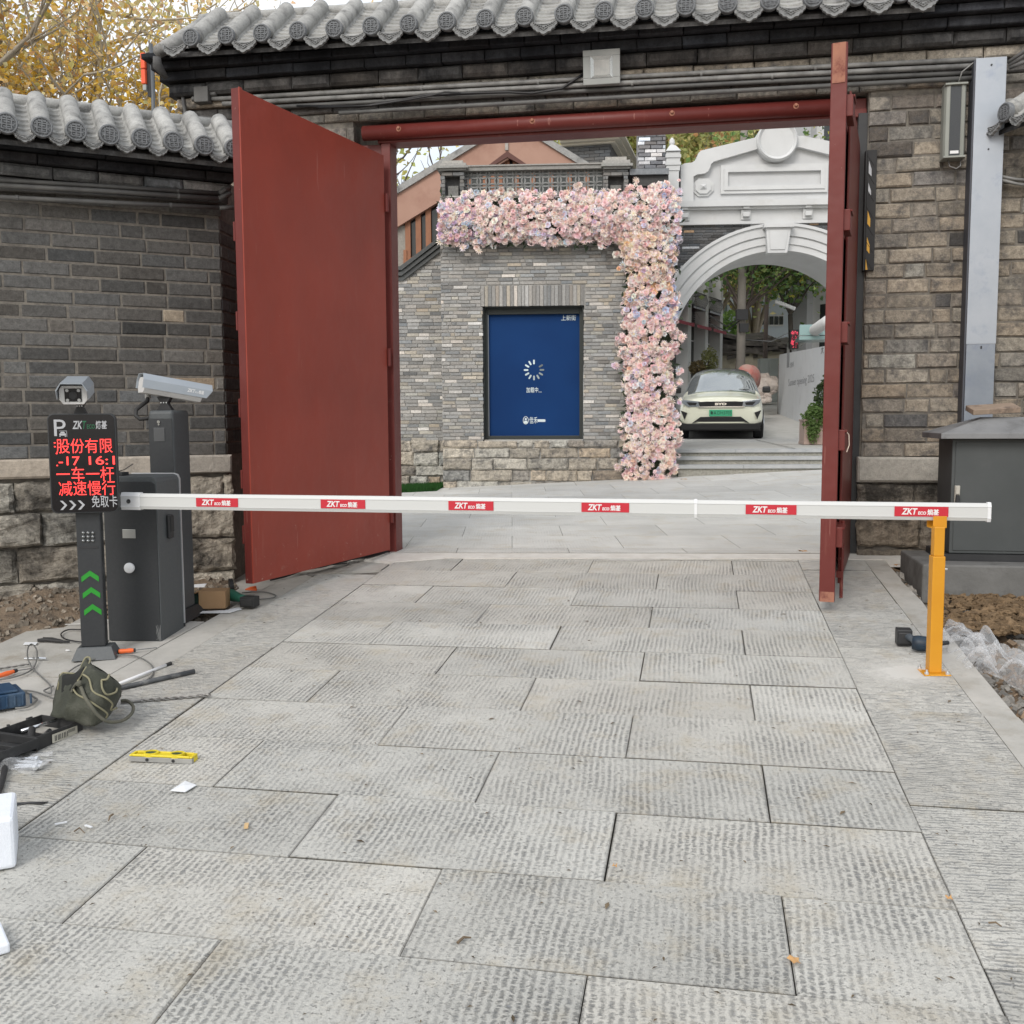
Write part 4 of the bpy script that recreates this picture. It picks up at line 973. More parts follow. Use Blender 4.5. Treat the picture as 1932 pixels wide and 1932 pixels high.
# yellow support post
PPw = G(1765, 1274); F2 = Fr(PPw.xy, 4)
M_yel = pmat('yellow_paint', (.58, .255, .012), (.62, .285, .015), 4, .42, dirt=(.5, .2, .02), dscale=3, dlo=.7, dhi=.9)
zb2 = PPw.z+.004
zt2 = F2.z(1765, 1050); zf = F2.z(1765, 990)
ph = thing('support_post', 'yellow square support post with a fork holding the far end of the boom', 'support post', F2, (0, .035, zb2))
mb = MB(); mb.box(-.062, .062, -.035, .095, zb2, zb2+.006); part('base_plate', mb, M_yel, ph, F2, bev=.002)
w1 = .0290
mb = MB(); mb.box(-w1, w1, -.0, .060, zb2+.006, zt2); part('outer_tube', mb, M_yel, ph, F2, bev=.004)
mb = MB(); mb.box(-w1+.005, w1-.005, .005, .055, zt2, zf-.012); part('inner_tube', mb, M_yel, ph, F2, bev=.004)
bz = (MBm.inverted() @ F2.w(0, 0, 0)).x; bc = FBm.w(bz, 0, 0); q = F2.M.inverted() @ bc
yb = q.y; zc = q.z
mb = MB(); t = .004; w2 = .030
zf0, zf1 = zc-hh-.014-.020, zc-hh*.2
mb.box(-w2+.016, w2+.020, yb-.034, yb-.030, zf0, zf1-.012); mb.box(-w2+.008, w2+.008, yb-.030, yb+.030, zf0, zf0+t); mb.box(-w2+.008, w2+.008, yb+.030, yb+.034, zf0, zf1)
mb.box(-w1+.005, w1-.005, min(.005, yb-.02), max(.062, yb+.02), zf-.02, zf0-.001); part('fork', mb, M_yel, ph, F2, bev=.0015)
for sx in (-.048, .048):
    for sy in (-.022, .082): mb = MB(); mb.cyl((sx, sy, zb2+.006), (sx, sy, zb2+.016), .010, n=6); mb.cyl((sx, sy, zb2+.016), (sx, sy, zb2+.028), .005, n=8); part('bolt', mb, M_alu, ph, F2)
mb = MB(); mb.cyl((w1, .033, zt2-.065), (w1+.02, .033, zt2-.065), .005, n=8); mb.cyl((w1, .033, zt2-.065), (w1+.006, .033, zt2-.065), .008, n=6); part('screw', mb, M_alu, ph, F2)
# ================================================================== TICKET TERMINAL WITH LED DISPLAY
F3 = Fr(G(134, 1250).xy, -11)
tw = F3.u(219, 1245); zg = gz(F3.O.x, F3.O.y)
tm = thing('parking_terminal', 'slim charcoal terminal post carrying a black display with glowing red characters', 'display post', F3, (tw/2, .1, zg))
mb = MB(); y1 = .17; h_ = .068; zB = zg+.004
v = [(0, 0, zB), (tw, 0, zB), (tw, y1, zB), (0, y1, zB), (.028, .035, zB+h_), (tw-.028, .035, zB+h_), (tw-.028, y1-.02, zB+h_), (.028, y1-.02, zB+h_)]
v = [(p[0], p[1], p[2]+.01*(p[1] > .1)) if i < 4 else p for i, p in enumerate(v)]
mb.add(v, [(3,2,1,0),(4,5,6,7),(0,1,5,4),(1,2,6,5),(2,3,7,6),(3,0,4,7)]); part('base', mb, M_char2, tm, F3, bev=.003)
xl, xr = F3.u(152, 1200, .04), F3.u(198, 1200, .04); zD0, zD1 = F3.z(160, 968, 0), F3.z(150, 780, 0)
mb = MB(); mb.box(xl, xr, .045, .125, zB+h_, zD1-.02); part('post', mb, M_char, tm, F3, bev=.006)
dl, dr_ = F3.u(91.5, 875, -.01), F3.u(220.5, 875, -.01); R_ = .035
def rrect(x0, x1, z0, z1, r, n=6):
    P = []
    for cx, cz, a0 in ((x1-r, z0+r, -90), (x1-r, z1-r, 0), (x0+r, z1-r, 90), (x0+r, z0+r, 180)):
        for k in range(n+1): a = math.radians(a0+90*k/n); P.append((cx+r*math.cos(a), cz+r*math.sin(a)))
    return P
mb = MB(); mb.prism(rrect(dl, dr_, zD0, zD1, R_), .0, .044); part('display_case', mb, M_char, tm, F3, bev=.003)
M_scr = pmat('black_glass', (.006, .006, .008), None, rough=.18)
mb = MB(); mb.prism(rrect(dl+.007, dr_-.007, zD0+.007, zD1-.007, R_-.006), -.003, -.0005); scr = part('screen', mb, M_scr, tm, F3)
m, n, b = _new('red_led'); b.inputs['Base Color'].default_value = (.3, .01, .01, 1)
tcn = n.nodes.new('ShaderNodeTexCoord'); spx = n.nodes.new('ShaderNodeSeparateXYZ'); n.links.new(tcn.outputs['Object'], spx.inputs[0])
f1 = math_(n, 'FRACT', math_(n, 'MULTIPLY', spx.outputs[0], 1/.0052)); f2 = math_(n, 'FRACT', math_(n, 'MULTIPLY', spx.outputs[2], 1/.0052))
d1 = math_(n, 'ABSOLUTE', math_(n, 'SUBTRACT', f1, .5)); d2 = math_(n, 'ABSOLUTE', math_(n, 'SUBTRACT', f2, .5))
em = ramp(n, math_(n, 'MAXIMUM', d1, d2), .36, .44, 2.6, .5); b.inputs['Emission Color'].default_value = (1, .045, .04, 1); n.links.new(em, b.inputs['Emission Strength'])
M_led = m
DW, DH = dr_-dl, zD1-zD0
def X_(f): return dl+DW*f
def Z_(f): return zD1-DH*f          # f down from the top
T_ = lambda body, fx, fz, size, mat, off=0, w=None, shear=0, sp_=1.0: text('lettering', body, size, scr, (X_(fx), -.0042, Z_(fz)), mat, F3, offset=off, extrude=.0006, shear=shear, width=w, space=sp_)
# positions read off the photograph (837x1092 crop of the panel)
def fx(px): return (px-33)/(735-33)
def fz(py): return (py-14)/(990-14)
rows_ = [('\u80a1\u4efd\u6709\u9650', 125, 700, 400, .092), ('\u4e00\u8f66\u4e00\u6746', 112, 705, 676, .092), ('\u51cf\u901f\u6162\u884c', 130, 712, 815, .092)]
for body, x0, x1, yb_, s_ in rows_: T_(body, fx(x0)-.01, fz(yb_)-.012, s_*.93, M_led, off=-.0004, w=DW*(fx(x1)-fx(x0)))
T_('-17', fx(135), fz(516), .066, M_led, off=.0002, w=DW*(fx(350)-fx(135))); T_('16:1', fx(445), fz(514), .066, M_led, off=.0002, w=DW*(fx(712)-fx(445)))
mb = MB()
for px, py in ((103, 298), (103, 335), (118, 402), (118, 518)): mb.box(X_(fx(px))-.004, X_(fx(px))+.004, -.0045, -.0032, Z_(fz(py))-.003, Z_(fz(py))+.003)
part('led_fragments', mb, M_led, scr, F3)
M_pw = pmat('pale_print', (.42, .43, .45), None, rough=.5); M_gr = pmat('dark_green_print', (.01, .12, .05), None, rough=.5)
T_('P', fx(103), fz(232), .128, M_pw, off=.000, w=DW*(fx(225)-fx(105)))
T_('ZK', fx(290), fz(163), .060, M_pw, off=.0012, w=DW*.15, shear=.25); T_('T', fx(395), fz(163), .060, M_gr, off=.0010, w=DW*.058, shear=.25); T_('ECO', fx(440), fz(162), .032, M_gr, off=.0005, w=DW*.115); T_('\u71b5\u57fa', fx(530), fz(158), .046, M_pw, off=.0010, w=DW*(fx(648)-fx(530)))
T_('\u514d\u53d6\u5361', fx(455), fz(925), .070, M_pw, off=.0002, w=DW*(fx(722)-fx(455)))
mb = MB()
for cx0 in (130, 222, 312):
    a, b_, c, d = X_(fx(cx0)), X_(fx(cx0+38)), X_(fx(cx0+72)), X_(fx(cx0+38)); zt3, zm, zb3 = Z_(fz(864)), Z_(fz(908)), Z_(fz(954)); s = .013
    mb.prism([(a, zt3), (a+s, zt3), (c, zm), (a+s, zb3), (a, zb3), (c-s, zm)][::-1], -.0048, -.0034)
part('arrow_marks', mb, M_pw, scr, F3)
mb = MB(); cx0, cx1, cz0, cz1 = X_(fx(155)), X_(fx(222)), Z_(fz(228)), Z_(fz(190))
mb.prism(rrect(cx0, cx1, cz0, cz0+(cz1-cz0)*.55, .003), -.0048, -.0034); mb.prism([(cx0+.004, cz0+(cz1-cz0)*.6), (cx1-.004, cz0+(cz1-cz0)*.6), (cx1-.009, cz1), (cx0+.009, cz1)], -.0048, -.0034)
mb.box(cx0, cx0+.006, -.0048, -.0034, cz0-.006, cz0-.001); mb.box(cx1-.006, cx1, -.0048, -.0034, cz0-.006, cz0-.001); mb.box(cx1+.003, cx1+.005, -.0048, -.0034, cz0-.006, cz1+.002); mb.box(cx0-.001, cx1+.005, -.0048, -.0034, cz1+.003, cz1+.005)
part('car_pictogram', mb, M_pw, scr, F3)
# key pad domes and green chevrons on the post
M_dome = pmat('steel_dome', (.30, .31, .31), None, rough=.25, metal=.9)
for j in range(3):
    for i in range(3):
        x_, z_ = F3.at(157.5+i*8.9, 1005+j*7.6, .045); mb = MB(); mb.lathe([(.0088, .043), (.0085, .038), (.005, .035), (.0008, .034)], (x_, 0, z_), 12, 'y'); part('speaker_dome', mb, M_dome, tm, F3, smooth=True)
mb = MB(); x_, z_ = F3.at(163, 1032, .045); mb.box(xl+.012, xr-.016, .042, .0455, z_-.008, z_+.004); part('card_slot', mb, M_blk, tm, F3)
M_grn = pmat('green_arrow', (.015, .26, .02), None, rough=.5)
for px, py in ((170, 1087), (172.5, 1118), (175, 1150)):
    x_, z_ = F3.at(px, py, .045); s = .045; t = .031
    mb = MB(); mb.prism([(x_-s, z_-.032), (x_, z_+.002), (x_+s, z_-.032), (x_+s, z_-.032+t*.95), (x_, z_+t), (x_-s, z_-.032+t*.95)], .0425, .0448); part('green_arrow', mb, M_grn, tm, F3)
# ---- licence cameras
M_cwh = pmat('camera_white', (.62, .62, .61), None, rough=.4); M_hood = pmat('camera_hood_grey', (.34, .38, .42), (.38, .42, .46), 4, .38, metal=.3)
def camera_mesh(parent, X, L, brand_side=None):
    """camera pointing along -y of X; origin at the middle of the underside"""
    w, h = .062, .088
    def P(name, mb, mat, **k): mb.xf(parent.matrix_basis.inverted() @ X); return part(name, mb, mat, parent, None, local=True, **k)
    mb = MB(); pr = [(-w*.72, 0), (w*.72, 0), (w, .022), (w, h*.78), (w*.8, h), (-w*.8, h), (-w, h*.78), (-w, .022)]
    mb.prism(pr, -L/2, L/2); body = P('camera_body', mb, M_cwh, bev=.003)
    mb = MB(); mb.box(-w*.60, w*.60, -L/2-.003, -L/2-.0005, .014, h*.86); P('front_glass', mb, M_scr)
    mb = MB(); mb.cyl((0, -L/2-.007, h*.5), (0, -L/2-.003, h*.5), .018, n=18); P('lens', mb, M_blk)
    for a, b_ in ((-.6, .24), (.6, .24), (-.6, .76), (.6, .76)): mb = MB(); mb.cyl((a*w*.68, -L/2-.0065, h*b_), (a*w*.68, -L/2-.003, h*b_), .0075, n=12); P('led_lamp', mb, pmat('lamp_lens', (.45, .46, .46), None, rough=.2, metal=.4) if 'lamp_lens' not in MATS else MATS['lamp_lens'])
    mb = MB(); n = 7; t = .004; g_ = .008
    o_ = [(-w-g_, h*.30), (-w-g_, h*.82), (-w*.78, h+.018), (w*.78, h+.018), (w+g_, h*.82), (w+g_, h*.30)]
    i_ = [(p[0]*.955, p[1]-.004 if 0 < k < 5 else p[1]) for k, p in enumerate(o_)]
    for k in range(5):
        a, b_, c, d = o_[k], o_[k+1], i_[k+1], i_[k]; f0 = -L/2-.052; f1 = L/2+.01
        ins = .03 if k in (0, 4) else 0
        v = [(a[0], f0+(ins if k == 0 else 0), a[1]), (b_[0], f0+(ins if k == 4 else 0), b_[1]), (c[0], f0+(ins if k == 4 else 0), c[1]), (d[0], f0+(ins if k == 0 else 0), d[1]), (a[0], f1, a[1]), (b_[0], f1, b_[1]), (c[0], f1, c[1]), (d[0], f1, d[1])]
        mb.add(v, [(0,1,2,3),(7,6,5,4),(0,4,5,1),(2,6,7,3),(1,5,6,2),(3,7,4,0)])
    P('sun_hood', mb, M_hood)
    return body
def bracket(parent, frame, x, y, z0, z1, w):
    mb = MB(); h = z1-z0
    mb.prism([(x-w, z0), (x+w, z0), (x+w*.45, z0+h*.5), (x+w*.95, z1), (x-w*.95, z1), (x-w*.45, z0+h*.5)], y-.022, y+.022); part('bracket', mb, M_blk, parent, frame, bev=.002)
    mb = MB()
    for k in (-.45, 0, .45): mb.cyl((x+w*k*.8, y-.026, z0+h*.55), (x+w*k*.8, y-.022, z0+h*.55), .004, n=8)
    part('screws', mb, M_alu, parent, frame)
cx_, cz_ = F3.at(146, 757, .08); zc_ = F3.z(150, 779, .08)
bracket(tm, F3, F3.u(152, 770, .08), .08, zD1-.001, cz_+.008, .034)
camera_mesh(tm, F3.M @ Matrix.Translation((cx_+.0, .06, cz_)) @ Matrix.Rotation(math.radians(5), 4, 'Z') @ Matrix.Rotation(math.radians(9), 4, 'X') @ Matrix.Scale(1.12, 4), .22)
# second camera post
c0 = G(380, 1169); F4 = Fr((depthpt(342, 1172, 6.40)-Vector((.16, 0, 0))).xy, 6)
zg4 = gz(F4.O.x, F4.O.y); z4 = F4.z(300, 774)
cpst = thing('camera_post', 'taller charcoal post behind the barrier cabinet carrying a sideways camera', 'camera post', F4, (.08, .14, zg4))
mb = MB(); mb.box(0, .157, 0, .25, zg4+.06, z4); part('post', mb, M_char2, cpst, F4, bev=.022, seg=4)
mb = MB(); mb.box(.004, .153, -.003, .0, zg4+.06, z4-.05); part('front_door', mb, M_char, cpst, F4, bev=.001)
mb = MB(); q_ = .055; v = [(-q_, -q_, zg4+.002), (.157+q_, -q_, zg4+.002), (.157+q_, .25+q_, zg4+.012), (-q_, .25+q_, zg4+.012), (-.012, -.012, zg4+.07), (.169, -.012, zg4+.07), (.169, .262, zg4+.07), (-.012, .262, zg4+.07)]
mb.add(v, [(3,2,1,0),(4,5,6,7),(0,1,5,4),(1,2,6,5),(2,3,7,6),(3,0,4,7)]); part('base', mb, M_char, cpst, F4, bev=.003)
x_, z_ = F4.at(301, 820); mb = MB(); mb.box(x_-.035, x_+.035, -.006, -.003, z_-.042, z_+.042); part('name_plate', mb, pmat('grey_plate', (.10, .105, .11), None, rough=.4, metal=.6), cpst, F4, bev=.001)
x_, z_ = F4.at(300, 796); mb = MB(); mb.cyl((x_, -.009, z_), (x_, -.003, z_), .010, n=12); mb.cyl((x_, -.007, z_-.016), (x_, -.003, z_-.016), .006, n=10); part('lock', mb, M_dome, cpst, F4)
x_, z_ = F4.at(309, 910); mb = MB(); mb.box(x_-.022, x_+.022, -.007, -.003, z_-.005, z_+.005); part('vent', mb, M_blk, cpst, F4, bev=.001)
P0, P1 = depthpt(266, 733, 6.28), depthpt(372, 754, 6.48)
dx = (P1-P0); dx.z += .01; a_ = math.atan2(dx.y, dx.x); pit = math.atan2(dx.z, math.hypot(dx.x, dx.y))
mid = (P0+P1)/2
bracket(cpst, F4, F4.u(312, 760, .1), .10, z4+.001, z4+.085, .048)
Xc = Matrix.Translation(mid+Vector((0, 0, -.022))) @ Matrix.Rotation(a_+math.radians(90), 4, 'Z') @ Matrix.Rotation(-pit, 4, 'X') @ Matrix.Scale(1.12, 4)
cb2 = camera_mesh(cpst, Xc, .32)
me = text_mesh('ZKT', .030, .0008, .0003, .2, .044); Xt = cpst.matrix_basis.inverted() @ Xc @ Matrix.Translation((.0712, 0, 0)) @ Matrix.Rotation(math.radians(-90), 4, 'Z') 
def sidetext(body, size, along, up, w, off, shear=0):
    me = text_mesh(body, size, off, .0003, shear, w)
    # runs along -y (towards the lens), stands on the +x.. face nearest the viewer
    X = cpst.matrix_basis.inverted() @ Xc @ Matrix(((0, 0, -1, -.0712), (-1, 0, 0, along), (0, 1, 0, up), (0, 0, 0, 1)))
    me.transform(X); me.materials.clear(); me.materials.append(M_lett); o = bpy.data.objects.new('lettering', me); put(o, cpst)
sidetext('ZKT', .026, -.07, .045, .045, .0008, .2); sidetext('\u71b5\u57fa', .022, -.135, .045, .030, .0006); sidetext('ECO', .012, -.114, .045, .02, .0003)
mb = MB(); g0 = depthpt(279, 748, 6.42)
pts = [g0, depthpt(278, 757, 6.4), depthpt(268, 764, 6.37), depthpt(257, 773, 6.34), depthpt(256, 784, 6.32), depthpt(264, 791, 6.32), depthpt(280, 789, 6.33), depthpt(293, 782, 6.34), depthpt(298, 781, 6.36)]
mb.tube(pts, .0125, 10); part('cable', mb, M_rubber, cpst, WORLD, smooth=True)
mb = MB(); mb.cyl(g0+Vector((0, 0, .015)), g0-Vector((0, 0, .012)), .018, n=12); part('cable_gland', mb, pmat('grey_gland', (.35, .35, .34)), cpst, WORLD)
mb = MB(); mb.cyl(pts[-1]+Vector((-.02, 0, 0)), pts[-1]+Vector((.006, 0.01, 0)), .019, n=12); part('cable_gland', mb, M_blk, cpst, WORLD)
# ================================================================== FLOWER HOUSE (frame FK, 15 m away)
def housecol(x, z):
    t = rnd.random()
    if t < .55: return gauss_col((.335, .328, .312), .12, .02)
    if t < .78: return gauss_col((.255, .255, .25), .15)
    if t < .95: return gauss_col((.40, .375, .325), .12)
    return gauss_col((.60, .57, .53), .1)
M_hmort = pmat('lime_mortar', (.36, .35, .33), (.28, .275, .26), 8, .95)
hs = thing('brick_house', 'grey brick building behind the gate with a lattice parapet and a dark display window', 'house', FK, (1.3, 1, .6))
k = lambda x, y, o=0.0: FK.at(x, y, o)
uL, uR = k(833, 700)[0], k(1262, 700)[0]; zTop = k(900, 368)[1]; zB0 = k(1000, 832)[1]; zBot = .2
wa, wb = k(912, 700)[0], k(1100.5, 700)[0]; wz0, wz1 = k(1000, 829)[1], k(1000, 577.5)[1]
sa_, sb_ = k(907, 550)[0], k(1104, 550)[0]; sz1 = k(1000, 538)[1]
def iv(z):
    if z < wz1+.0: return [(uL, wa), (wb, uR)]
    if z < sz1: return [(uL, sa_), (sb_, uR)]
    return [(uL, uR)]
mb = MB(); brickwall(mb, iv, wz0+.0, zTop, 0, .185, .0515, .010, housecol, d=.05, ch=.003, j=.003, rand=.03, half=.2)
x = sa_
while x < sb_-.02:
    x1 = min(x+.053, sb_); mb.brick(x+.003, x1-.004, wz1+.003, sz1-.004-(.0), 0, .05, .003, .002, housecol(0, 0)); x = x1
part('brickwork', mb, M_far, hs, FK)
mb = MB(); mb.box(uL+.01, wa-.012, .012, 1.0, zBot, zTop); mb.box(wb+.012, uR-.01, .012, 1.0, zBot, zTop); mb.box(wa-.012, wb+.012, .013, 1.0, wz1+.01, zTop); mb.box(wa-.012, wb+.012, .013, 1.0, zBot, wz0-.06); part('wall_core', mb, M_hmort, hs, FK)
mb = MB(); z = zBot-.1; hts = [.22, .135, .155, .16, .13, .10]
def stonecol(): return gauss_col((.45, .41, .345) if rnd.random() < .75 else (.30, .28, .25), .13, .05)
z = wz0-.015; lev = 0
for h in [.115, .15, .17, .165, .16, .2]:
    x = uL
    while x < uR:
        x1 = min(x+rnd.uniform(.18, .62), uR); 
        if uR-x1 < .1: x1 = uR
        mb.brick(x+.009, x1-.009, z-h+.012, z, -.012-rnd.uniform(0, .02), .08, .018, .008, stonecol()); x = x1
    z -= h
so_ = part('stone_base', mb, M_tan, hs, FK); roughen(so_, 3, .03, .06)
mb = MB(); mb.box(wa+.01, wb-.01, .0, .20, wz0-.05, wz0-.005, (.4, .38, .34)); part('window_sill', mb, M_conc, hs, FK)
M_frm = pmat('dark_window_frame', (.030, .036, .034), None, rough=.5)
mb = MB(); f_ = .055; ya, yb_ = .14, .24
for (a, b_, c, d) in ((wa, wa+f_, wz0, wz1), (wb-f_, wb, wz0, wz1), (wa+f_, wb-f_, wz1-.10, wz1), (wa+f_, wb-f_, wz0, wz0+.05)): mb.box(a, b_, ya, yb_, c, d)
mb.box(wa, wb, .30, .34, wz0, wz1); wf = part('window', mb, M_frm, hs, FK, bev=.004)
mb = MB(); mb.box(wa-.0, wa+.012, .05, ya, wz0, wz1); mb.box(wb-.012, wb, .05, ya, wz0, wz1); mb.box(wa, wb, .05, ya, wz1-.012, wz1); part('reveal', mb, M_frm, hs, FK)
mb = MB(); g_ = .012
pa, pb, pz0, pz1 = k(923, 700, .2)[0], k(1096, 700, .2)[0], k(1000, 824, .2)[1], k(1000, 590, .2)[1]
for (a, b_, c, d) in ((pa-g_, pa, pz0-g_, pz1), (pb, pb+g_, pz0-g_, pz1), (pa, pb, pz0-g_, pz0)): mb.box(a, b_, .15, .20, c, d)
part('inner_frame', mb, pmat('grey_window_bead', (.20, .22, .24), None, rough=.4), wf, FK)
m, n, b = _new('blue_poster'); b.inputs['Roughness'].default_value = .5; b.inputs['Specular IOR Level'].default_value = .12
tcn = n.nodes.new('ShaderNodeTexCoord'); t = tex(n, 'ShaderNodeTexNoise', tcn.outputs['Object'], Scale=.9, Detail=2)
n.links.new(mixc(n, ramp(n, t.outputs['Fac'], .35, .65), (.006, .034, .125), (.008, .046, .16)), b.inputs['Base Color'])
mb = MB(); mb.box(pa, pb, .20, .23, pz0, pz1); pane = part('poster', mb, m, wf, FK)
M_ic = pmat('pale_icon', (.62, .70, .72), None, rough=.5)
cx, cz = k(1007.5, 698, .2)
for q in range(12):
    a = math.radians(90+30*q); f = [1, 1, 1, .95, .85, .75, .62, .5, .4, .3, .22, .08][q]
    if q == 11: continue
    mm = 'icon_%d' % q
    M_q = pmat('spinner_tone', tuple(.012+(c-.012)*f for c in (.60, .72, .74)), None, rough=.5)
    mb = MB(); w_ = .0125; P = rrect(.082, .150, -w_, w_, .012, 4); P = [(p[0]*math.cos(a)-p[1]*math.sin(a)+cx, p[0]*math.sin(a)+p[1]*math.cos(a)+cz) for p in P]
    mb.prism(P, .196, .1995); part('loading_bar', mb, M_q, pane, FK)
def wtext(body, px, py, size, w=None, off=0, shear=0, mat=None):
    u, z = k(px, py, .2); me = text_mesh(body, size, off, .0008, shear, w); X = hs.matrix_basis.inverted() @ FK.M @ Matrix.Translation((u, .197, z)) @ Matrix.Rotation(math.radians(90), 4, 'X')
    me.transform(X); me.materials.clear(); me.materials.append(mat or M_ic); o = bpy.data.objects.new('lettering', me); put(o, pane)
pw = lambda a, b_: (b_-a)/1932*15.2
wtext('\u4e0a\u65b0\u8857', 1059, 604, .085, pw(1059, 1086), .0008); wtext('\u52a0\u8f7d\u4e2d', 993, 740, .085, pw(993, 1015), .0008); wtext('...', 1016, 740, .06, pw(1016, 1022), .001)
wtext('\u4f73\u79be', 999, 798, .105, pw(999, 1014), .0008)
mb = MB(); a, z_ = k(1014, 796, .2); b2, z2 = k(1029, 791, .2); mb.prism(rrect(a, b2, z_, z2, .012), .196, .1995); part('badge', mb, M_ic, pane, FK)
mb = MB(); u, z_ = k(992, 793, .2)
P = [(u+.042*math.cos(t*math.pi/12), z_+.058*math.sin(t*math.pi/12)) for t in range(24)]; Q = [(u+.034*math.cos(t*math.pi/12), z_+.049*math.sin(t*math.pi/12)) for t in range(24)]
mb.add([(p[0], .197, p[1]) for p in P+Q], [(i, (i+1) % 24, 24+(i+1) % 24, 24+i) for i in range(24)]); mb.prism([(u-.03, z_-.045), (u+.03, z_-.045), (u+.022, z_-.005), (u-.022, z_-.005)], .196, .199); mb.cyl((u, .199, z_+.018), (u, .196, z_+.018), .016, n=12)
part('emblem', mb, M_ic, pane, FK)
wtext('JIA HE', 1014, 786, .03, pw(1014, 1029), .001) if False else None
# parapet: piers, coping, lattice of interlaced circles
def pier(xa, xb, capxa, capxb, ytop, yneck, ybody, ybot, nich=True):
    mb = MB(); a, b_ = k(xa, 350)[0], k(xb, 350)[0]; ca, cb_ = k(capxa, 350)[0], k(capxb, 350)[0]
    z0, z1, z2, z3 = k(xa, ybot)[1], k(xa, ybody)[1], k(xa, yneck)[1], k(xa, ytop)[1]
    nw = (b_-a)
    brickwall(mb, lambda z: [(a, a+nw*.2), (b_-nw*.2, b_)] if nich and z < z1-.09 else [(a, b_)], z0, z1, -.03, .16, .052, .006, lambda x, z: gauss_col((.20, .20, .195), .18), d=.1, ch=.003)
    mb.box(a+.004, b_-.004, .12 if nich else .0, .35, z0, z1, (.12, .12, .12)); mb.box(a, a+nw*.2, .069, .35, z0, z1, (.16, .16, .16)); mb.box(b_-nw*.2, b_, .069, .35, z0, z1, (.16, .16, .16))
    if nich: mb.box(a+nw*.2+.03, b_-nw*.2-.03, .06, .13, z0, z0+(z1-z0)*.5, (.22, .22, .21))
    mb.box(ca+.03, cb_-.03, -.07, .40, z1+.001, z1+(z2-z1)*.45, (.27, .27, .26)); mb.box(ca, cb_, -.11, .44, z1+(z2-z1)*.46, z2, (.30, .30, .285))
    mb.box(a-.01, b_+.02, -.03, .36, z2+.001, z2+(z3-z2)*.55, (.36, .35, .33)); mb.box(a+.03, b_-.03, .01, .32, z2+(z3-z2)*.56, z3, (.40, .39, .36))
    part('parapet_pier', mb, M_far, hs, FK)
pier(831, 877, 825, 884, 303, 316, 324, 375); pier(1138, 1186, 1134, 1193, 296, 312, 321, 375)
la, lb = k(878, 340, .1)[0], k(1138, 340, .1)[0]; lz0, lz1 = k(1000, 372, .1)[1], k(1000, 322.5, .1)[1]
mb = MB(); mb.box(la, lb, .02, .24, lz1, k(1000, 315, .1)[1], (.27, .265, .25)); mb.box(la, lb, .0, .26, k(1000, 315, .1)[1], k(1000, 312.5, .1)[1], (.33, .32, .30)); part('coping', mb, M_far, hs, FK)
mb = MB(); pt = .128; r = pt*.7071; j = 0; gl_ = (.26, .265, .26)
def arcband(cx, cz):
    n = 16
    P = [(cx+(r+.010)*math.cos(2*math.pi*i/n), cz+(r+.010)*math.sin(2*math.pi*i/n)) for i in range(n)]; Q = [(cx+(r-.010)*math.cos(2*math.pi*i/n), cz+(r-.010)*math.sin(2*math.pi*i/n)) for i in range(n)]
    for i in range(n):
        q = (i+1) % n
        pp = [P[i], P[q], Q[q], Q[i]]
        if all(la <= p[0] <= lb and lz0 <= p[1] <= lz1 for p in pp):
            v = [(p[0], .10, p[1]) for p in pp]+[(p[0], .14, p[1]) for p in pp]; mb.add(v, [(0,1,2,3),(0,4,5,1),(2,6,7,3)], gl_)
z = lz1-.0; row = 0
while z > lz0-.1:
    x = la
    while x < lb+pt: arcband(x, z); x += pt
    z -= pt
part('lattice', mb, M_far, hs, FK)
# wing on the left with its stepped raking coping
wl_, wr_ = k(738, 700, .35)[0]-.6, uL; zc1, zc2 = k(760, 515, .35)[1], k(833, 456, .35)[1]; uk = k(757, 515, .35)[0]
def topz(u): return zc1 if u < uk else zc1+(zc2-zc1)*(u-uk)/(uL-uk)
mb = MB(); zb_ = k(780, 832, .35)[1]
brickwall(mb, lambda z: [(wl_, wr_)] if z < zc1 else ([(uk+(z-zc1)/(zc2-zc1)*(uL-uk), wr_)] if z < zc2-.05 else []), zb_, zc2, .35, .19, .0515, .007, housecol, ch=.003, j=.003, rand=.04)
part('wing_brickwork', mb, M_far, hs, FK)
mb = MB(); mb.prism([(wl_, zBot), (wr_, zBot), (wr_, zc2), (uk, zc1), (wl_, zc1)], .362, .8); part('wall_core', mb, M_hmort, hs, FK)
mb = MB()
for q in range(3):
    o_ = q*.075; mb.prism([(wl_, zc1-.12+o_*.9), (uk+.02, zc1-.12+o_), (uL, zc2-.12+o_), (uL, zc2-.065+o_), (uk, zc1-.065+o_), (wl_, zc1-.065+o_)], .31-.03*q, .45, (.10, .105, .105))
part('raking_coping', mb, M_far, hs, FK)
mb = MB(); z = zb_
for h in [.17, .2, .16, .17]:
    x = wl_
    while x < wr_-.02:
        x1 = min(x+rnd.uniform(.12, .45), wr_); mb.brick(x+.008, x1-.008, z-h+.01, z, .335-rnd.uniform(0, .03), .1, .02, .012, stonecol()); x = x1
    z -= h
so_ = part('stone_base', mb, M_tan, hs, FK); roughen(so_, 3, .04, .06)
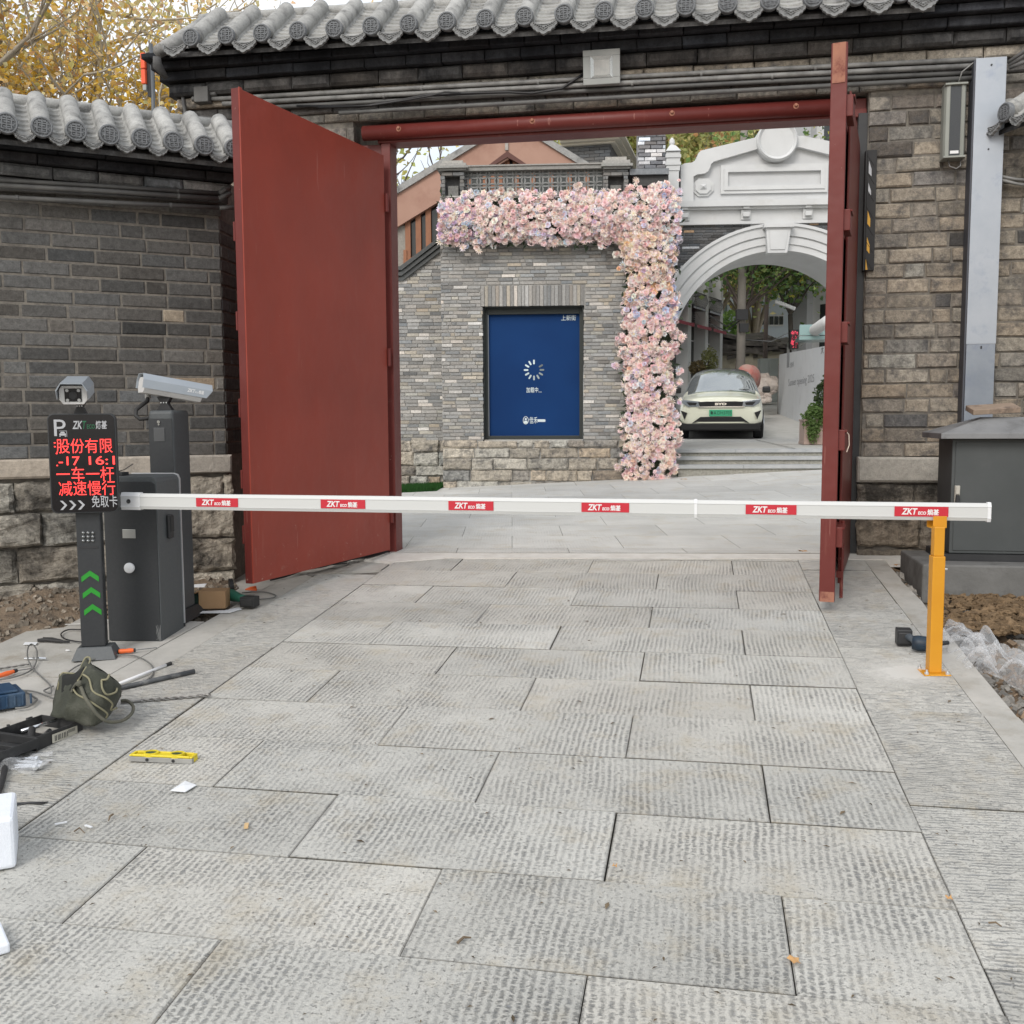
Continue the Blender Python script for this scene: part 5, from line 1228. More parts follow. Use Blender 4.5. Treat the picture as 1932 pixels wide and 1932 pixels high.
# side block, chimney
mb = MB(); a, b_ = k(1203, 300, .3)[0], k(1256, 300, .3)[0]; z0, z1 = k(1210, 318, .3)[1], k(1210, 225, .3)[1]
brickwall(mb, lambda z: [(a, b_)], z0, z1, .3, .17, .055, .008, lambda x, z: gauss_col((.20, .20, .21) if rnd.random() < .7 else (.62, .63, .65), .2), d=.08); mb.box(a+.01, b_-.01, .37, .8, z0, z1, (.3, .3, .3)); part('chimney', mb, M_far, hs, FK)
mb = MB(); mb.box(k(1188, 320)[0], k(1262, 320)[0], -.02, .9, k(1200, 330)[1], k(1200, 319)[1], (.22, .235, .25)); mb.box(k(1194, 320)[0], k(1262, 320)[0], .04, .9, k(1200, 350)[1], k(1200, 331)[1], (.08, .08, .08)); part('roof_slab', mb, M_far, hs, FK)
# ---- gabled house behind
FG = Fr(depthpt(966, 700, 17.5), 3.6); kg = lambda x, y, o=0.0: FG.at(x, y, o)
M_ter_ = pmat('terracotta_plaster', (.42, .26, .20), (.38, .23, .175), 2, .9, dirt=(.30, .16, .12), dscale=1.2, dlo=.5, dhi=.75)
M_timb = pmat('orange_timber', (.30, .125, .06), (.24, .10, .05), 6, .6); M_glass = pmat('dark_glass', (.03, .035, .035), None, rough=.08)
gh = thing('gabled_house', 'terracotta plastered gable with timber windows rising behind the lattice parapet', 'house', FG, (0, 1, .6))
A0, AP, A1 = kg(700, 397), kg(967, 233), kg(1120, 328)
dn = kg(745, 369)[1]-kg(745, 430)[1]
mb = MB(); zlo = dn
mb.prism([A0, (A0[0], A0[1]-dn), (AP[0], AP[1]-dn), (A1[0], A1[1]-dn), A1, AP], 0, .3)
lo = kg(950, 316)[1]
mb.prism([(kg(838, 316)[0], kg(838, 316)[1]), (kg(913, 316)[0], kg(913, 316)[1]), (kg(957, 285)[0], kg(957, 285)[1]), (kg(960, 262)[0], AP[1]-dn*.9), ], .02, .28)
mb.prism([(kg(1003, 316)[0], kg(1003, 316)[1]), (kg(1105, 316)[0], kg(1105, 316)[1]), (kg(965, 250)[0], AP[1]-dn*.9), (kg(957, 285)[0], kg(957, 285)[1])], .021, .279)
part('gable_board', mb, M_ter_, gh, FG)
mb = MB(); t_ = .085
mb.prism([(A0[0], A0[1]), (AP[0], AP[1]), (AP[0], AP[1]+t_*1.3), (A0[0]-.02, A0[1]+t_*1.3)], -.05, 6, (.34, .34, .33)); mb.prism([(AP[0], AP[1]), (A1[0], A1[1]), (A1[0]+.02, A1[1]+t_*1.3), (AP[0], AP[1]+t_*1.3)], -.05, 6, (.34, .34, .33)); part('roof', mb, M_tile, gh, FG)
mb = MB(); zz = kg(900, 520)[1]; mb.prism([(kg(738, 520)[0]-.5, zz-2), (kg(1100, 520)[0], zz-2), (A1[0]-.1, A1[1]-dn*.9), (AP[0], AP[1]-dn*.9), (A0[0]+.1, A0[1]-dn*.9)], .16, .2); part('glazing', mb, M_glass, gh, FG)
for px in (768, 788, 807, 830, 852, 900, 930, 942, 957, 972, 986, 1010, 1040, 1070):
    u = kg(px, 450)[0]; w_ = .045 if px < 835 else .04
    zt2 = (A0[1]+(AP[1]-A0[1])*(u-A0[0])/(AP[0]-A0[0]) if u < AP[0] else AP[1]+(A1[1]-AP[1])*(u-AP[0])/(A1[0]-AP[0]))-dn*.95
    zb2_ = kg(px, 518 if px < 835 else 420)[1]
    mb = MB(); mb.box(u-w_, u+w_, .08, .158, zb2_, zt2); part('mullion', mb, M_timb, gh, FG)
mb = MB(); mb.prism([kg(760, 470), kg(766, 470), kg(766, 520), kg(760, 520)][::-1], .06, .2); q1, q2 = kg(765, 500, .1), kg(835, 453, .1); mb.prism([(q1[0], q1[1]-.05), (q2[0], q2[1]-.05), (q2[0], q2[1]+.05), (q1[0], q1[1]+.05)], .05, .2); part('window_rail', mb, M_timb, gh, FG)
mb = MB(); mb.prism([kg(745, 523), kg(764, 515), kg(764, 424), kg(745, 424)], .1, .5, (.3, .28, .25)); part('brick_pier', mb, M_far, gh, FG)
mb = MB(); p_ = [kg(913, 317, -.03), kg(957, 285, -.03), kg(1003, 315, -.03)]; d_ = .10
mb.prism([(p_[0][0], p_[0][1]-.05), (p_[1][0], p_[1][1]-d_), (p_[2][0], p_[2][1]-.05), (p_[2][0]+.06, p_[2][1]-.05), (p_[1][0], p_[1][1]+.0), (p_[0][0]-.06, p_[0][1]-.05)], -.03, .1); part('timber_trim', mb, pmat('dark_timber', (.10, .035, .025), None, rough=.6), gh, FG)
mb = MB(); mb.box(kg(953, 270)[0], kg(959, 270)[0], -.03, -.002, kg(955, 284)[1], kg(955, 262)[1], (.4, .38, .35)); part('ridge_stain', mb, M_tile, gh, FG)
mb = MB(); a_, b_ = kg(868, 374, -.06), kg(1150, 319, -.06); mb.box(a_[0], b_[0], -.06, -.035, a_[1]-.1, b_[1]); part('dark_windows', mb, M_frm, gh, FG)
for px in (884, 915, 930, 944, 975, 1006, 1040, 1075, 1108):
    u = kg(px, 340, -.1)[0]; mb = MB(); mb.box(u-.035, u+.035, -.10, -.061, a_[1]-.1, b_[1]-.002); part('mullion', mb, M_timb, gh, FG)
# grey house with cream cornice
FH = Fr(depthpt(1130, 700, 26), 14); kh = lambda x, y, o=0.0: FH.at(x, y, o)
gy_ = thing('cornice_house', 'dark grey brick corner of a building under a cream cornice, behind the gable', 'house', FH, (.3, 2, .6))
mb = MB(); a, b_ = kh(1060, 300)[0], kh(1152, 300)[0]; brickwall(mb, lambda z: [(a, b_)], kh(1130, 345)[1], kh(1130, 273)[1], 0, .26, .08, .008, lambda x, z: gauss_col((.12, .125, .13), .1), d=.1, ch=.002); mb.box(a, b_, .05, 5, kh(1130, 420)[1]-2, kh(1130, 272)[1], (.1, .1, .105)); part('brickwork', mb, M_far, gy_, FH)
M_cream = pmat('cream_moulding', (.55, .52, .45), None, rough=.8)
mb = MB()
for q, (ya_, yb2) in enumerate(((273, 269), (269, 265), (265, 261))): o_ = .12+.13*q; mb.box(a, b_+o_, -o_, 5.2, kh(1130, ya_)[1]+.001, kh(1130, yb2)[1])
part('cornice', mb, M_cream, gy_, FH)
# ================================================================== FLOWER GARLAND
gd = thing('flower_garland', 'huge garland of artificial pink and white blossoms down the corner of the brick house', 'garland', FK, (3.2, -.3, .65))
FCOL = [((.90, .67, .64), 34), ((.92, .76, .70), 28), ((.86, .56, .58), 9), ((.92, .84, .75), 14), ((.74, .65, .84), 6), ((.60, .73, .87), 4), ((.90, .90, .91), 8), ((.86, .60, .34), 1)]
def fcol(px, py):
    c = fcol0(px, py); g = .28; return tuple(x*(1-g)+y*g for x, y in zip(c, (.93, .80, .78)))
def fcol0(px, py):
    pool = list(FCOL)
    if px < 900: pool += [((.58, .42, .70), 22), ((.40, .58, .76), 12), ((.82, .82, .86), 10)]
    if px > 1250 and py < 600: pool += [((.45, .62, .82), 16), ((.55, .50, .78), 10), ((.80, .82, .86), 16)]
    if px > 1160 and 440 < py < 560: pool += [((.86, .66, .46), 45), ((.82, .48, .16), 10), ((.84, .76, .66), 20)]
    if py > 560 and py < 610: pool += [((.42, .58, .78), 18)]
    if py > 840: pool += [((.82, .60, .46), 25)]
    tot = sum(w for _, w in pool); r_ = rnd.uniform(0, tot)
    for c, w in pool:
        r_ -= w
        if r_ <= 0: return tuple(min(.95, x*rnd.uniform(.9, 1.08)) for x in c)
    return pool[0][0]
def flower(mb, P, nrm, R, col, kind):
    nrm = nrm.normalized(); a = nrm.orthogonal().normalized(); b = nrm.cross(a)
    def pt(r, t, h): return tuple(P+(a*math.cos(t)+b*math.sin(t))*r+nrm*h)
    if kind == 'rose':
        for (r1, h0, h1, n, s) in ((R, -.25*R, .05*R, 6, .9), (R*.68, -.1*R, .38*R, 5, .8), (R*.36, .1*R, .5*R, 4, .8)):
            t0 = rnd.uniform(0, 6.3)
            for q in range(n):
                t = t0+2*math.pi*q/n+rnd.uniform(-.15, .15); d = math.pi/n*1.15; k_ = rnd.uniform(.86, 1.12); cc = tuple(min(.95, x*k_) for x in col)
                if r1 < R*.5: cc = (cc[0]*.93, cc[1]*.72, cc[2]*.72)
                mb.add([pt(r1*.25, t, h0), pt(r1*.85, t-d, (h0+h1)/2), pt(r1*rnd.uniform(.95, 1.15), t, h1+rnd.uniform(-.1, .1)*R), pt(r1*.85, t+d, (h0+h1)/2)], [(0, 1, 2, 3)], cc)
    else:
        n = 9; t0 = rnd.uniform(0, 6.3)
        for q in range(n):
            t = t0+2*math.pi*q/n; d = .22; k_ = rnd.uniform(.85, 1.12); cc = tuple(min(.95, x*k_) for x in col); L = R*rnd.uniform(1.0, 1.3)
            mb.add([pt(0, t, 0), pt(L*.55, t-d, .18*R), pt(L, t, .05*R), pt(L*.55, t+d, .18*R)], [(0, 1, 2, 3)], cc)
        mb.add([pt(R*.22, q*math.pi/3, .16*R) for q in range(6)], [tuple(range(6))], (.75, .62, .35))
M_fl = None
m, n, b = _new('silk_petals'); a = n.nodes.new('ShaderNodeAttribute'); a.attribute_name = 'col'; n.links.new(a.outputs['Color'], b.inputs['Base Color']); b.inputs['Roughness'].default_value = .8; b.inputs['Subsurface Weight'].default_value = 0; M_fl = m
fls = []
def band(px):
    top = 384-22*min(1, (px-828)/60) if px < 890 else 362-.0*px
    if px > 1180: top = 352
    if px > 1225: top = 346
    bot = 458+4*math.sin(px/23)
    return top+rnd.gauss(0, 4), bot+rnd.gauss(0, 4)
def addf(px, py, dep, edge=0):
    if NZ.noise(Vector((px/17, py/17, 2.2))) < -.30 and rnd.random() < .75: return
    dep += .05*NZ.noise(Vector((px/26, py/26, 8.1)))
    P = FK.w(*[(q[0], -dep, q[1]) for q in [FK.at(px, py, -dep)]][0]); nr = -FK.uy+Vector((rnd.gauss(0, .42), rnd.gauss(0, .3), rnd.gauss(.12, .42)))
    fls.append((P, nr, rnd.choice((rnd.uniform(.026, .038), rnd.uniform(.034, .046), rnd.uniform(.044, .058))), fcol(px, py), 'rose' if rnd.random() < .62 else 'star'))
def bulge(t): return math.sqrt(max(0, 1-t*t))
for _ in range(2500):
    px = rnd.uniform(829, 1284); t_, b2 = band(px); py = rnd.uniform(t_, b2); f = (py-(t_+b2)/2)/((b2-t_)/2)
    addf(px, py, .10+.22*bulge(f*.95)+rnd.uniform(-.05, .04))
for _ in range(2300):
    py = rnd.uniform(440, 905); w_ = 50+5*math.sin(py/31)+4*math.sin(py/13+2); cxp = 1225+3*math.sin(py/40)
    px = cxp+rnd.uniform(-1, 1)*w_*(1+.06*rnd.gauss(0, 1)); f = (px-cxp)/w_
    addf(px, py, .10+.24*bulge(min(1, abs(f)))+rnd.uniform(-.05, .04))
for px, py in ((1031, 373), (1089, 345), (1089, 352), (1203, 344), (1281, 700), (1284, 720), (1283, 757), (1286, 640), (1160, 480), (1163, 505), (1162, 690), (1165, 880), (872, 468), (900, 470), (1135, 463), (1171, 500)):
    for _ in range(4): addf(px+rnd.uniform(-5, 5), py+rnd.uniform(-5, 5), .22)
fls.sort(key=lambda f: (f[0]-CP).length/f[2])
for i in range(100):
    mb = MB(); flower(mb, *fls[i]); part('flower', mb, M_fl, gd, WORLD)
mb = MB()
for f in fls[100:]: flower(mb, *f)
o = part('flowers', mb, M_fl, gd, WORLD); o['kind'] = 'stuff'
mb = MB()
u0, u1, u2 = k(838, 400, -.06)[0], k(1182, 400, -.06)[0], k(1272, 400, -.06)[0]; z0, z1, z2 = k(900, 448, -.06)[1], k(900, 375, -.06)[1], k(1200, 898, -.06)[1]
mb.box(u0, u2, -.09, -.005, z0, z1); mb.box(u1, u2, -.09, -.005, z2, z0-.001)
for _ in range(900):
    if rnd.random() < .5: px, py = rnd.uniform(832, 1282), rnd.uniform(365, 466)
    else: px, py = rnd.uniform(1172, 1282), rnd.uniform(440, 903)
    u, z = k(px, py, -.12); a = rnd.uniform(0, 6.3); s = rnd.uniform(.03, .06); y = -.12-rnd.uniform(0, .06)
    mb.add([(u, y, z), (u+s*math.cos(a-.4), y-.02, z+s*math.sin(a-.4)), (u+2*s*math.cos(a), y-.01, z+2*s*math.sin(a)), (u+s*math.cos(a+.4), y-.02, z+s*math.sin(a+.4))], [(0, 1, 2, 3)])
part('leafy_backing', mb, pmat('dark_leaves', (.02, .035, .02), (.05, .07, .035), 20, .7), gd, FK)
# ================================================================== ARCH GATE (frame FQ)
M_pl = pmat('pale_grey_plaster', (.58, .59, .595), (.52, .53, .535), 1.6, .85, bmp=.001, dirt=(.48, .48, .47), dscale=1.3, dlo=.55, dhi=.8)
M_pl2 = pmat('white_plaster', (.62, .63, .63), (.56, .57, .57), 2, .85, dirt=(.50, .50, .48), dscale=3, dlo=.55, dhi=.8)
ag = thing('arch_gate', 'pale plaster archway with a curved gable, blank panel and big keystone', 'archway', FQ, (0, .7, 1.0))
q_ = lambda x, y, o=0.0: FQ.at(x, y, o)
CX, CZ = q_(1464, 675); S = 16.4/1932/math.cos(0); RO, RI = 243*S, 196*S; TH = 1.45
xL_, xR_ = q_(1240, 600)[0], q_(1640, 600)[0]+.3; zCo = q_(1400, 420)[1]
zG = .9
def arcz(u, R): return CZ+math.sqrt(max(0, R*R-(u-CX)**2)) if abs(u-CX) < R else -9
def darkwall(x, z):
    t = rnd.random(); return gauss_col((.11, .112, .115), .2) if t < .86 else (gauss_col((.42, .30, .20), .1) if t < .93 else gauss_col((.5, .5, .5), .1))
mb = MB()
def ivq(z):
    if z < CZ: return [(xL_, CX-RO), (CX+RO, xR_)]
    if z < CZ+RO: d = math.sqrt(RO*RO-(z-CZ)**2); return [(xL_, CX-d), (CX+d, xR_)]
    return [(xL_, xR_)]
brickwall(mb, ivq, zG, zCo, 0, .15, .042, .006, darkwall, ch=.003, rand=.03); part('brickwork', mb, M_far, ag, FQ)
mb = MB(); N = 40
P = [(CX+RI*math.cos(math.pi*i/N), CZ+RI*math.sin(math.pi*i/N)) for i in range(N+1)]
for i in range(N):                                        # solid behind the face, with the vault
    a, b2 = P[i], P[i+1]; mb.add([(a[0], .02, a[1]), (b2[0], .02, b2[1]), (b2[0], .02, zCo+.1), (a[0], .02, zCo+.1), (a[0], TH, a[1]), (b2[0], TH, b2[1]), (b2[0], TH, zCo+.1), (a[0], TH, zCo+.1)], [(0,1,2,3),(7,6,5,4),(0,4,5,1)])
mb.box(xL_, CX-RI, .02, TH, zG, zCo+.1); mb.box(CX+RI, xR_, .02, TH, zG, zCo+.1); part('vault', mb, M_pl, ag, FQ)
mb = MB()
for (r0, r1, y) in ((RI-.0, RI+.10, -.06), (RI+.10, RI+.20, -.085), (RI+.20, RI+.225, -.065), (RI+.225, RO-.03, -.10), (RO-.03, RO+.015, -.13)):
    n = 48
    for i in range(n):
        t0, t1 = math.pi*i/n, math.pi*(i+1)/n; v = []
        for yy in (y, .05):
            for r_, t in ((r0, t0), (r1, t0), (r1, t1), (r0, t1)): v.append((CX+r_*math.cos(t), yy, CZ+r_*math.sin(t)))
        mb.add(v, [(3,2,1,0),(0,1,5,4),(1,2,6,5),(3,7,6,2),(0,4,7,3)])
    for sx in (-1, 1): a = CX+sx*r0; b2 = CX+sx*r1; mb.box(min(a, b2), max(a, b2), y, .05, zG, CZ)
part('arch_moulding', mb, M_pl2, ag, FQ)
mb = MB(); kz1, kz2, kz3 = q_(1464, 427)[1], q_(1464, 434)[1], q_(1464, 481)[1]; ua, ub, uc, ud = q_(1436, 430)[0], q_(1492, 430)[0], q_(1480, 481)[0], q_(1443.5, 481)[0]
mb.prism([(ud, kz3), (uc, kz3), (ub-.04, kz2), (ua+.04, kz2)], -.22, .03); mb.prism([(ua, kz2), (ub, kz2), (ub, kz1), (ua, kz1)], -.27, .03)
mb.prism([(ud+.04, kz3+.05), (uc-.04, kz3+.05), (ub-.09, kz2-.04), (ua+.09, kz2-.04)], -.235, -.222); part('keystone', mb, M_pl2, ag, FQ)
# gable
half = [(1284, 383), (1284, 313), (1291, 309), (1305, 307.5), (1312, 303), (1316, 295), (1317, 290), (1322, 285), (1430, 259)]
Lp = [q_(*p) for p in half]; Rp = [(2*CX-p[0], p[1]) for p in Lp[::-1]]
mb = MB(); mb.prism(([Rp[-1]]+Rp[:-1][::-1]+Lp[::-1]), .0, .5) if False else None
outer = Lp+Rp; poly = outer[::-1]; mb.prism(poly, .06, .5)
part('gable', mb, M_pl, ag, FQ)
mb = MB(); cxg, czg = CX, q_(1464, 350)[1]
inn = []
for p in outer:
    inn.append((p[0]+(.20 if p[0] < CX else -.20)*(1 if abs(p[0]-CX) > .8 else .2), p[1]-(.17 if p[1] > outer[0][1]+.05 else 0)))
for i in range(len(outer)-1):
    a, b2, c, d = outer[i], outer[i+1], inn[i+1], inn[i]
    v = [(a[0], -.03, a[1]), (b2[0], -.03, b2[1]), (c[0], -.03, c[1]), (d[0], -.03, d[1]), (a[0], .07, a[1]), (b2[0], .07, b2[1]), (c[0], .07, c[1]), (d[0], .07, d[1])]
    mb.add(v, [(3,2,1,0),(0,1,5,4),(2,3,7,6)])
part('gable_moulding', mb, M_pl2, ag, FQ)
mb = MB(); mc = q_(1464.5, 267); R1 = 37*S
mb.lathe([(R1, .3), (R1, -.10), (R1*.93, -.13), (R1*.84, -.10), (R1*.80, -.085), (.001, -.085)], (mc[0], 0, mc[1]), 40, 'y'); part('medallion', mb, M_pl2, ag, FQ)
mb = MB(); a, b2 = q_(1360, 365), q_(1563, 307); 
for t0, t1, y in ((0, .05, .02), (.05, .11, .0)):
    x0, x1, z0, z1 = a[0]+t0, b2[0]-t0, a[1]+t0, b2[1]-t0; w_ = t1-t0
    for bb in ((x0, x1, z1-w_, z1), (x0, x1, z0, z0+w_), (x0, x0+w_, z0+w_, z1-w_), (x1-w_, x1, z0+w_, z1-w_)): mb.box(bb[0], bb[1], y, .07, bb[2], bb[3])
part('blank_panel', mb, M_pl2, ag, FQ)
mb = MB(); oc = q_(1327, 352.5)
for r_, y in ((.155, .03), (.115, .0)):
    mb.prism([(oc[0]+r_*px*1.05, oc[1]+r_*pz*.88) for px, pz in ((-.45, -1), (.45, -1), (1, -.4), (1, .4), (.45, 1), (-.45, 1), (-1, .4), (-1, -.4))], y, .07)
mb.add([(oc[0]-.05, -.002, oc[1]-.04), (oc[0]+.05, -.002, oc[1]-.04), (oc[0]+.05, -.002, oc[1]+.04), (oc[0]-.05, -.002, oc[1]+.04), (oc[0], -.05, oc[1])], [(0,1,4),(1,2,4),(2,3,4),(3,0,4)]); part('octagon_boss', mb, M_pl2, ag, FQ)
zA, zB_, zC_ = q_(1400, 381)[1], q_(1400, 392)[1], zCo
mb = MB(); mb.box(xL_, xR_, -.16, .4, zB_, zA); mb.box(xL_, xR_, -.10, .4, zB_-.035, zB_-.001); mb.box(xL_, xR_, -.03, .4, zC_+.0, zB_-.036); mb.box(xL_, xR_, -.06, .2, zC_-.03, zC_+.02); part('entablature', mb, M_pl2, ag, FQ)
for px in (1291, 1406, 1522.5, 1640):
    u = q_(px, 400)[0]; mb = MB(); mb.box(u-.075, u+.075, -.075, -.031, zC_+.03, zB_-.04)
    for kz in (.10, .22): mb.box(u-.05, u+.05, -.13, -.076, zC_+kz-.03, zC_+kz+.04)
    part('bracket', mb, M_pl2, ag, FQ, bev=.006)
# pier with finial at the left of the arch
mb = MB(); u0, u1 = q_(1257, 300, -.2)[0], q_(1283, 300, -.2)[0]; um = (u0+u1)/2; zz = lambda y: q_(1270, y, -.2)[1]
w_ = (u1-u0)/2
for wf_, ya_, yb2 in ((.86, 390, 322), (.98, 322, 312), (1.12, 312, 306), (.98, 306, 298), (1.12, 298, 292), (1.0, 292, 286)): mb.box(um-w_*wf_, um+w_*wf_, -.2-w_*(wf_-.8), .3, zz(ya_)+.001, zz(yb2))
v = [(um-w_*1.1, -.25, zz(286)+.002), (um+w_*1.1, -.25, zz(286)+.002), (um+w_*1.1, .3, zz(286)+.002), (um-w_*1.1, .3, zz(286)+.002)]
t_ = [(um-w_*.42, -.08, zz(270)), (um+w_*.42, -.08, zz(270)), (um+w_*.42, .12, zz(270)), (um-w_*.42, .12, zz(270))]
mb.add(v+t_, [(0,1,5,4),(1,2,6,5),(2,3,7,6),(3,0,4,7),(4,5,6,7)]); mb.lathe([(w_*.42, zz(270)), (w_*.30, zz(267)), (w_*.42, zz(263)), (w_*.36, zz(257)), (w_*.1, zz(253)), (.001, zz(252))], (um, .02, 0), 14)
part('pier_finial', mb, M_pl2, ag, FQ)
# grass strip by the wing
mb = MB()
for _ in range(5200):
    px = rnd.uniform(745, 836); py = rnd.uniform(905, 925); u, z = FK.at(px, 915, .1); y = rnd.uniform(-.55, .32)
    a = FK.w(u, y, 0); zg = pl(a.x, a.y)+.0; h = rnd.uniform(.04, .10); w_ = .006; dx, dy = rnd.gauss(0, .02), rnd.gauss(0, .02)
    if u > uL-.02 and y < -.1-(u-uL): continue
    kk = rnd.uniform(.6, 1.3); mb.add([(a.x-w_, a.y, zg), (a.x+w_, a.y, zg), (a.x+dx, a.y+dy, zg+h)], [(0, 1, 2)], (.03*kk, .12*kk, .02*kk))
M_lf = None
def leafmat(name, transl=.25):
    m, n, b = _new(name); a = n.nodes.new('ShaderNodeAttribute'); a.attribute_name = 'col'
    out = n.nodes['Material Output']; tr = n.nodes.new('ShaderNodeBsdfTranslucent'); mx_ = n.nodes.new('ShaderNodeMixShader'); mx_.inputs[0].default_value = transl
    n.links.new(a.outputs['Color'], b.inputs['Base Color']); n.links.new(a.outputs['Color'], tr.inputs['Color']); b.inputs['Roughness'].default_value = .7
    n.links.new(b.outputs[0], mx_.inputs[1]); n.links.new(tr.outputs[0], mx_.inputs[2]); n.links.new(mx_.outputs[0], out.inputs['Surface']); return m
M_lf = leafmat('leaf', .58)
tagit(solo('grass', mb, M_lf, 'strip of short bright grass at the foot of the house wing beside the gate leaf', 'grass', kind='stuff'))
# ================================================================== STREET BEHIND THE ARCH
def tz(D): return zT+max(0, (D-8.0-0)*0) if D < 23 else zT
def ground_at(x, y):
    """terrace height under world (x, y): level to frame depth 8, then rising"""
    q = FK.M.inverted() @ Vector((x, y, 0)); d = q.y
    return zT if d < 8 else zT+(d-8)/52*3.2
def onter(px, py):
    """where the sight line through a pixel meets the terrace"""
    r_ = ray(px, py); lo, hi = 15.0, 60.0
    for _ in range(50):
        mid = (lo+hi)/2; P = CP+r_*mid
        if P.z > ground_at(P.x, P.y): lo = mid
        else: hi = mid
    return CP+r_*lo
# ---- the car
CARO = onter(1362, 829); CARO = depthpt(1359, 829, 21.8); CARO.z = zT
FCar = Fr(CARO.xy, 12)
M_cp = pmat('cream_car_paint', (.86, .86, .70), None, rough=.25, coat=.8); M_cgl = pmat('car_glass', (.42, .45, .46), None, rough=.06, metal=.75); M_cblk = pmat('car_black_trim', (.012, .012, .013), None, rough=.45)
M_tyre = pmat('tyre', (.014, .014, .015), None, rough=.85); M_chr = pmat('chrome', (.7, .72, .74), None, rough=.12, metal=.9); M_lamp = pmat('lamp_glass', (.30, .33, .36), None, rough=.06, metal=.3)
car = thing('car', 'cream yellow electric hatchback with a green number plate parked beyond the steps', 'car', FCar, (0, 2, zT))
st = [(0.0, [(.62, .26), (.74, .33), (.78, .46), (.76, .60), (.72, .70), (.66, .77), (.45, .80), (.22, .805), (0, .81)]),
      (.06, [(.70, .22), (.82, .33), (.845, .48), (.83, .62), (.78, .74), (.70, .82), (.46, .865), (.22, .875), (0, .88)]),
      (.25, [(.74, .20), (.87, .33), (.885, .50), (.875, .66), (.83, .80), (.73, .86), (.48, .91), (.24, .92), (0, .925)]),
      (.60, [(.76, .20), (.88, .33), (.895, .52), (.885, .70), (.85, .86), (.74, .91), (.48, .96), (.24, .97), (0, .975)]),
      (.95, [(.76, .20), (.88, .33), (.895, .54), (.885, .74), (.86, .90), (.765, .94), (.50, .995), (.25, 1.01), (0, 1.015)]),
      (1.15, [(.76, .20), (.88, .33), (.895, .55), (.885, .76), (.865, .92), (.77, 1.03), (.51, 1.12), (.25, 1.14), (0, 1.145)]),
      (1.60, [(.76, .20), (.88, .33), (.895, .55), (.885, .78), (.86, .95), (.725, 1.31), (.50, 1.42), (.25, 1.45), (0, 1.46)]),
      (2.05, [(.76, .20), (.88, .33), (.895, .55), (.885, .80), (.86, .97), (.695, 1.46), (.50, 1.56), (.25, 1.59), (0, 1.60)]),
      (2.90, [(.76, .20), (.88, .33), (.895, .55), (.885, .82), (.86, 1.0), (.695, 1.48), (.50, 1.58), (.25, 1.61), (0, 1.62)]),
      (3.70, [(.76, .22), (.87, .35), (.88, .56), (.87, .84), (.84, 1.02), (.66, 1.38), (.48, 1.45), (.24, 1.47), (0, 1.48)]),
      (4.05, [(.68, .30), (.80, .40), (.82, .58), (.80, .84), (.76, 1.0), (.60, 1.18), (.42, 1.22), (.2, 1.23), (0, 1.24)]),
      (4.12, [(.60, .32), (.72, .42), (.74, .58), (.72, .82), (.68, .95), (.52, 1.05), (.36, 1.08), (.18, 1.09), (0, 1.10)])]
mb = MB(); rings = []
for y, h in st: rings.append([(-x, y, z+zT) for x, z in h]+[(x, y, z+zT) for x, z in h[-2::-1]])
n = len(rings[0]); b0 = len(mb.v)
for r_ in rings: mb.v += r_
for i in range(len(rings)-1):
    for j in range(n-1):
        jj = j if j < 8 else n-2-j
        mi = 0
        if 4 <= i <= 6 and jj >= 5: mi = 1
        if 5 <= i <= 9 and jj == 4: mi = 1
        if i >= 7 and jj >= 5: mi = 2
        if i == 9 and jj >= 5: mi = 1
        mb.f.append((b0+i*n+j+1, b0+i*n+j, b0+(i+1)*n+j, b0+(i+1)*n+j+1)); mb.c.append((1,1,1)); mb.m.append(mi)
mb.f.append(tuple(b0+j for j in range(n))); mb.c.append((1,1,1)); mb.m.append(0)
e = b0+(len(rings)-1)*n; mb.f.append(tuple(e+j for j in range(n-1, -1, -1))); mb.c.append((1,1,1)); mb.m.append(0)
cbd = part('body', mb, [M_cp, M_cgl, M_cblk], car, FCar, smooth=True); ss = cbd.modifiers.new('round', 'SUBSURF'); ss.levels = 1; ss.render_levels = 1
mb = MB(); mb.box(-.84, .84, .12, 4.0, zT+.17, zT+.24); part('underbody', mb, M_cblk, car, FCar)
yf = -.012
def cp_(name, poly, y0, y1, mat, bev=0): mb = MB(); mb.prism([(x, z+zT) for x, z in poly], y0, y1); return part(name, mb, mat, car, FCar, bev=bev)
mb = MB()
cp_('front_skirt', [(-.80, .20), (.80, .20), (.86, .36), (.70, .33), (-.70, .33), (-.86, .36)], -.02, .35, M_cblk, .01)
cp_('air_intake', [(-.50, .37), (.50, .37), (.60, .34), (.42, .475), (-.42, .475), (-.60, .34)], -.03, .1, M_cblk, .008)
for s in (-1, 1):
    P = [(s*.76, .42), (s*.70, .56), (s*.84, .61), (s*.80, .52)]; P = P if s < 0 else P[::-1]
    cp_('corner_vent', P[::-1], -.02 if 0 else .0, .2, M_cblk)
    P = [(s*.43, .80), (s*.46, .69), (s*.68, .69), (s*.80, .76), (s*.83, .845)]; P = P if s > 0 else P[::-1]
    hl = cp_('headlight', P, -.006, .3, M_lamp, .006)
    P = [(s*.50, .775), (s*.52, .72), (s*.66, .72), (s*.72, .79)]; P = P if s > 0 else P[::-1]
    mb = MB(); mb.prism([(x, z+zT) for x, z in P], -.012, -.006); part('lamp_insert', mb, M_cblk, hl, FCar)
cp_('grille_bar', [(-.44, .695), (.44, .695), (.47, .79), (.30, .80), (-.30, .80), (-.47, .79)], -.022, .1, M_cblk, .008)
cp_('chrome_strip', [(-.47, .672), (.47, .672), (.50, .695), (-.50, .695)], -.026, .05, M_chr)
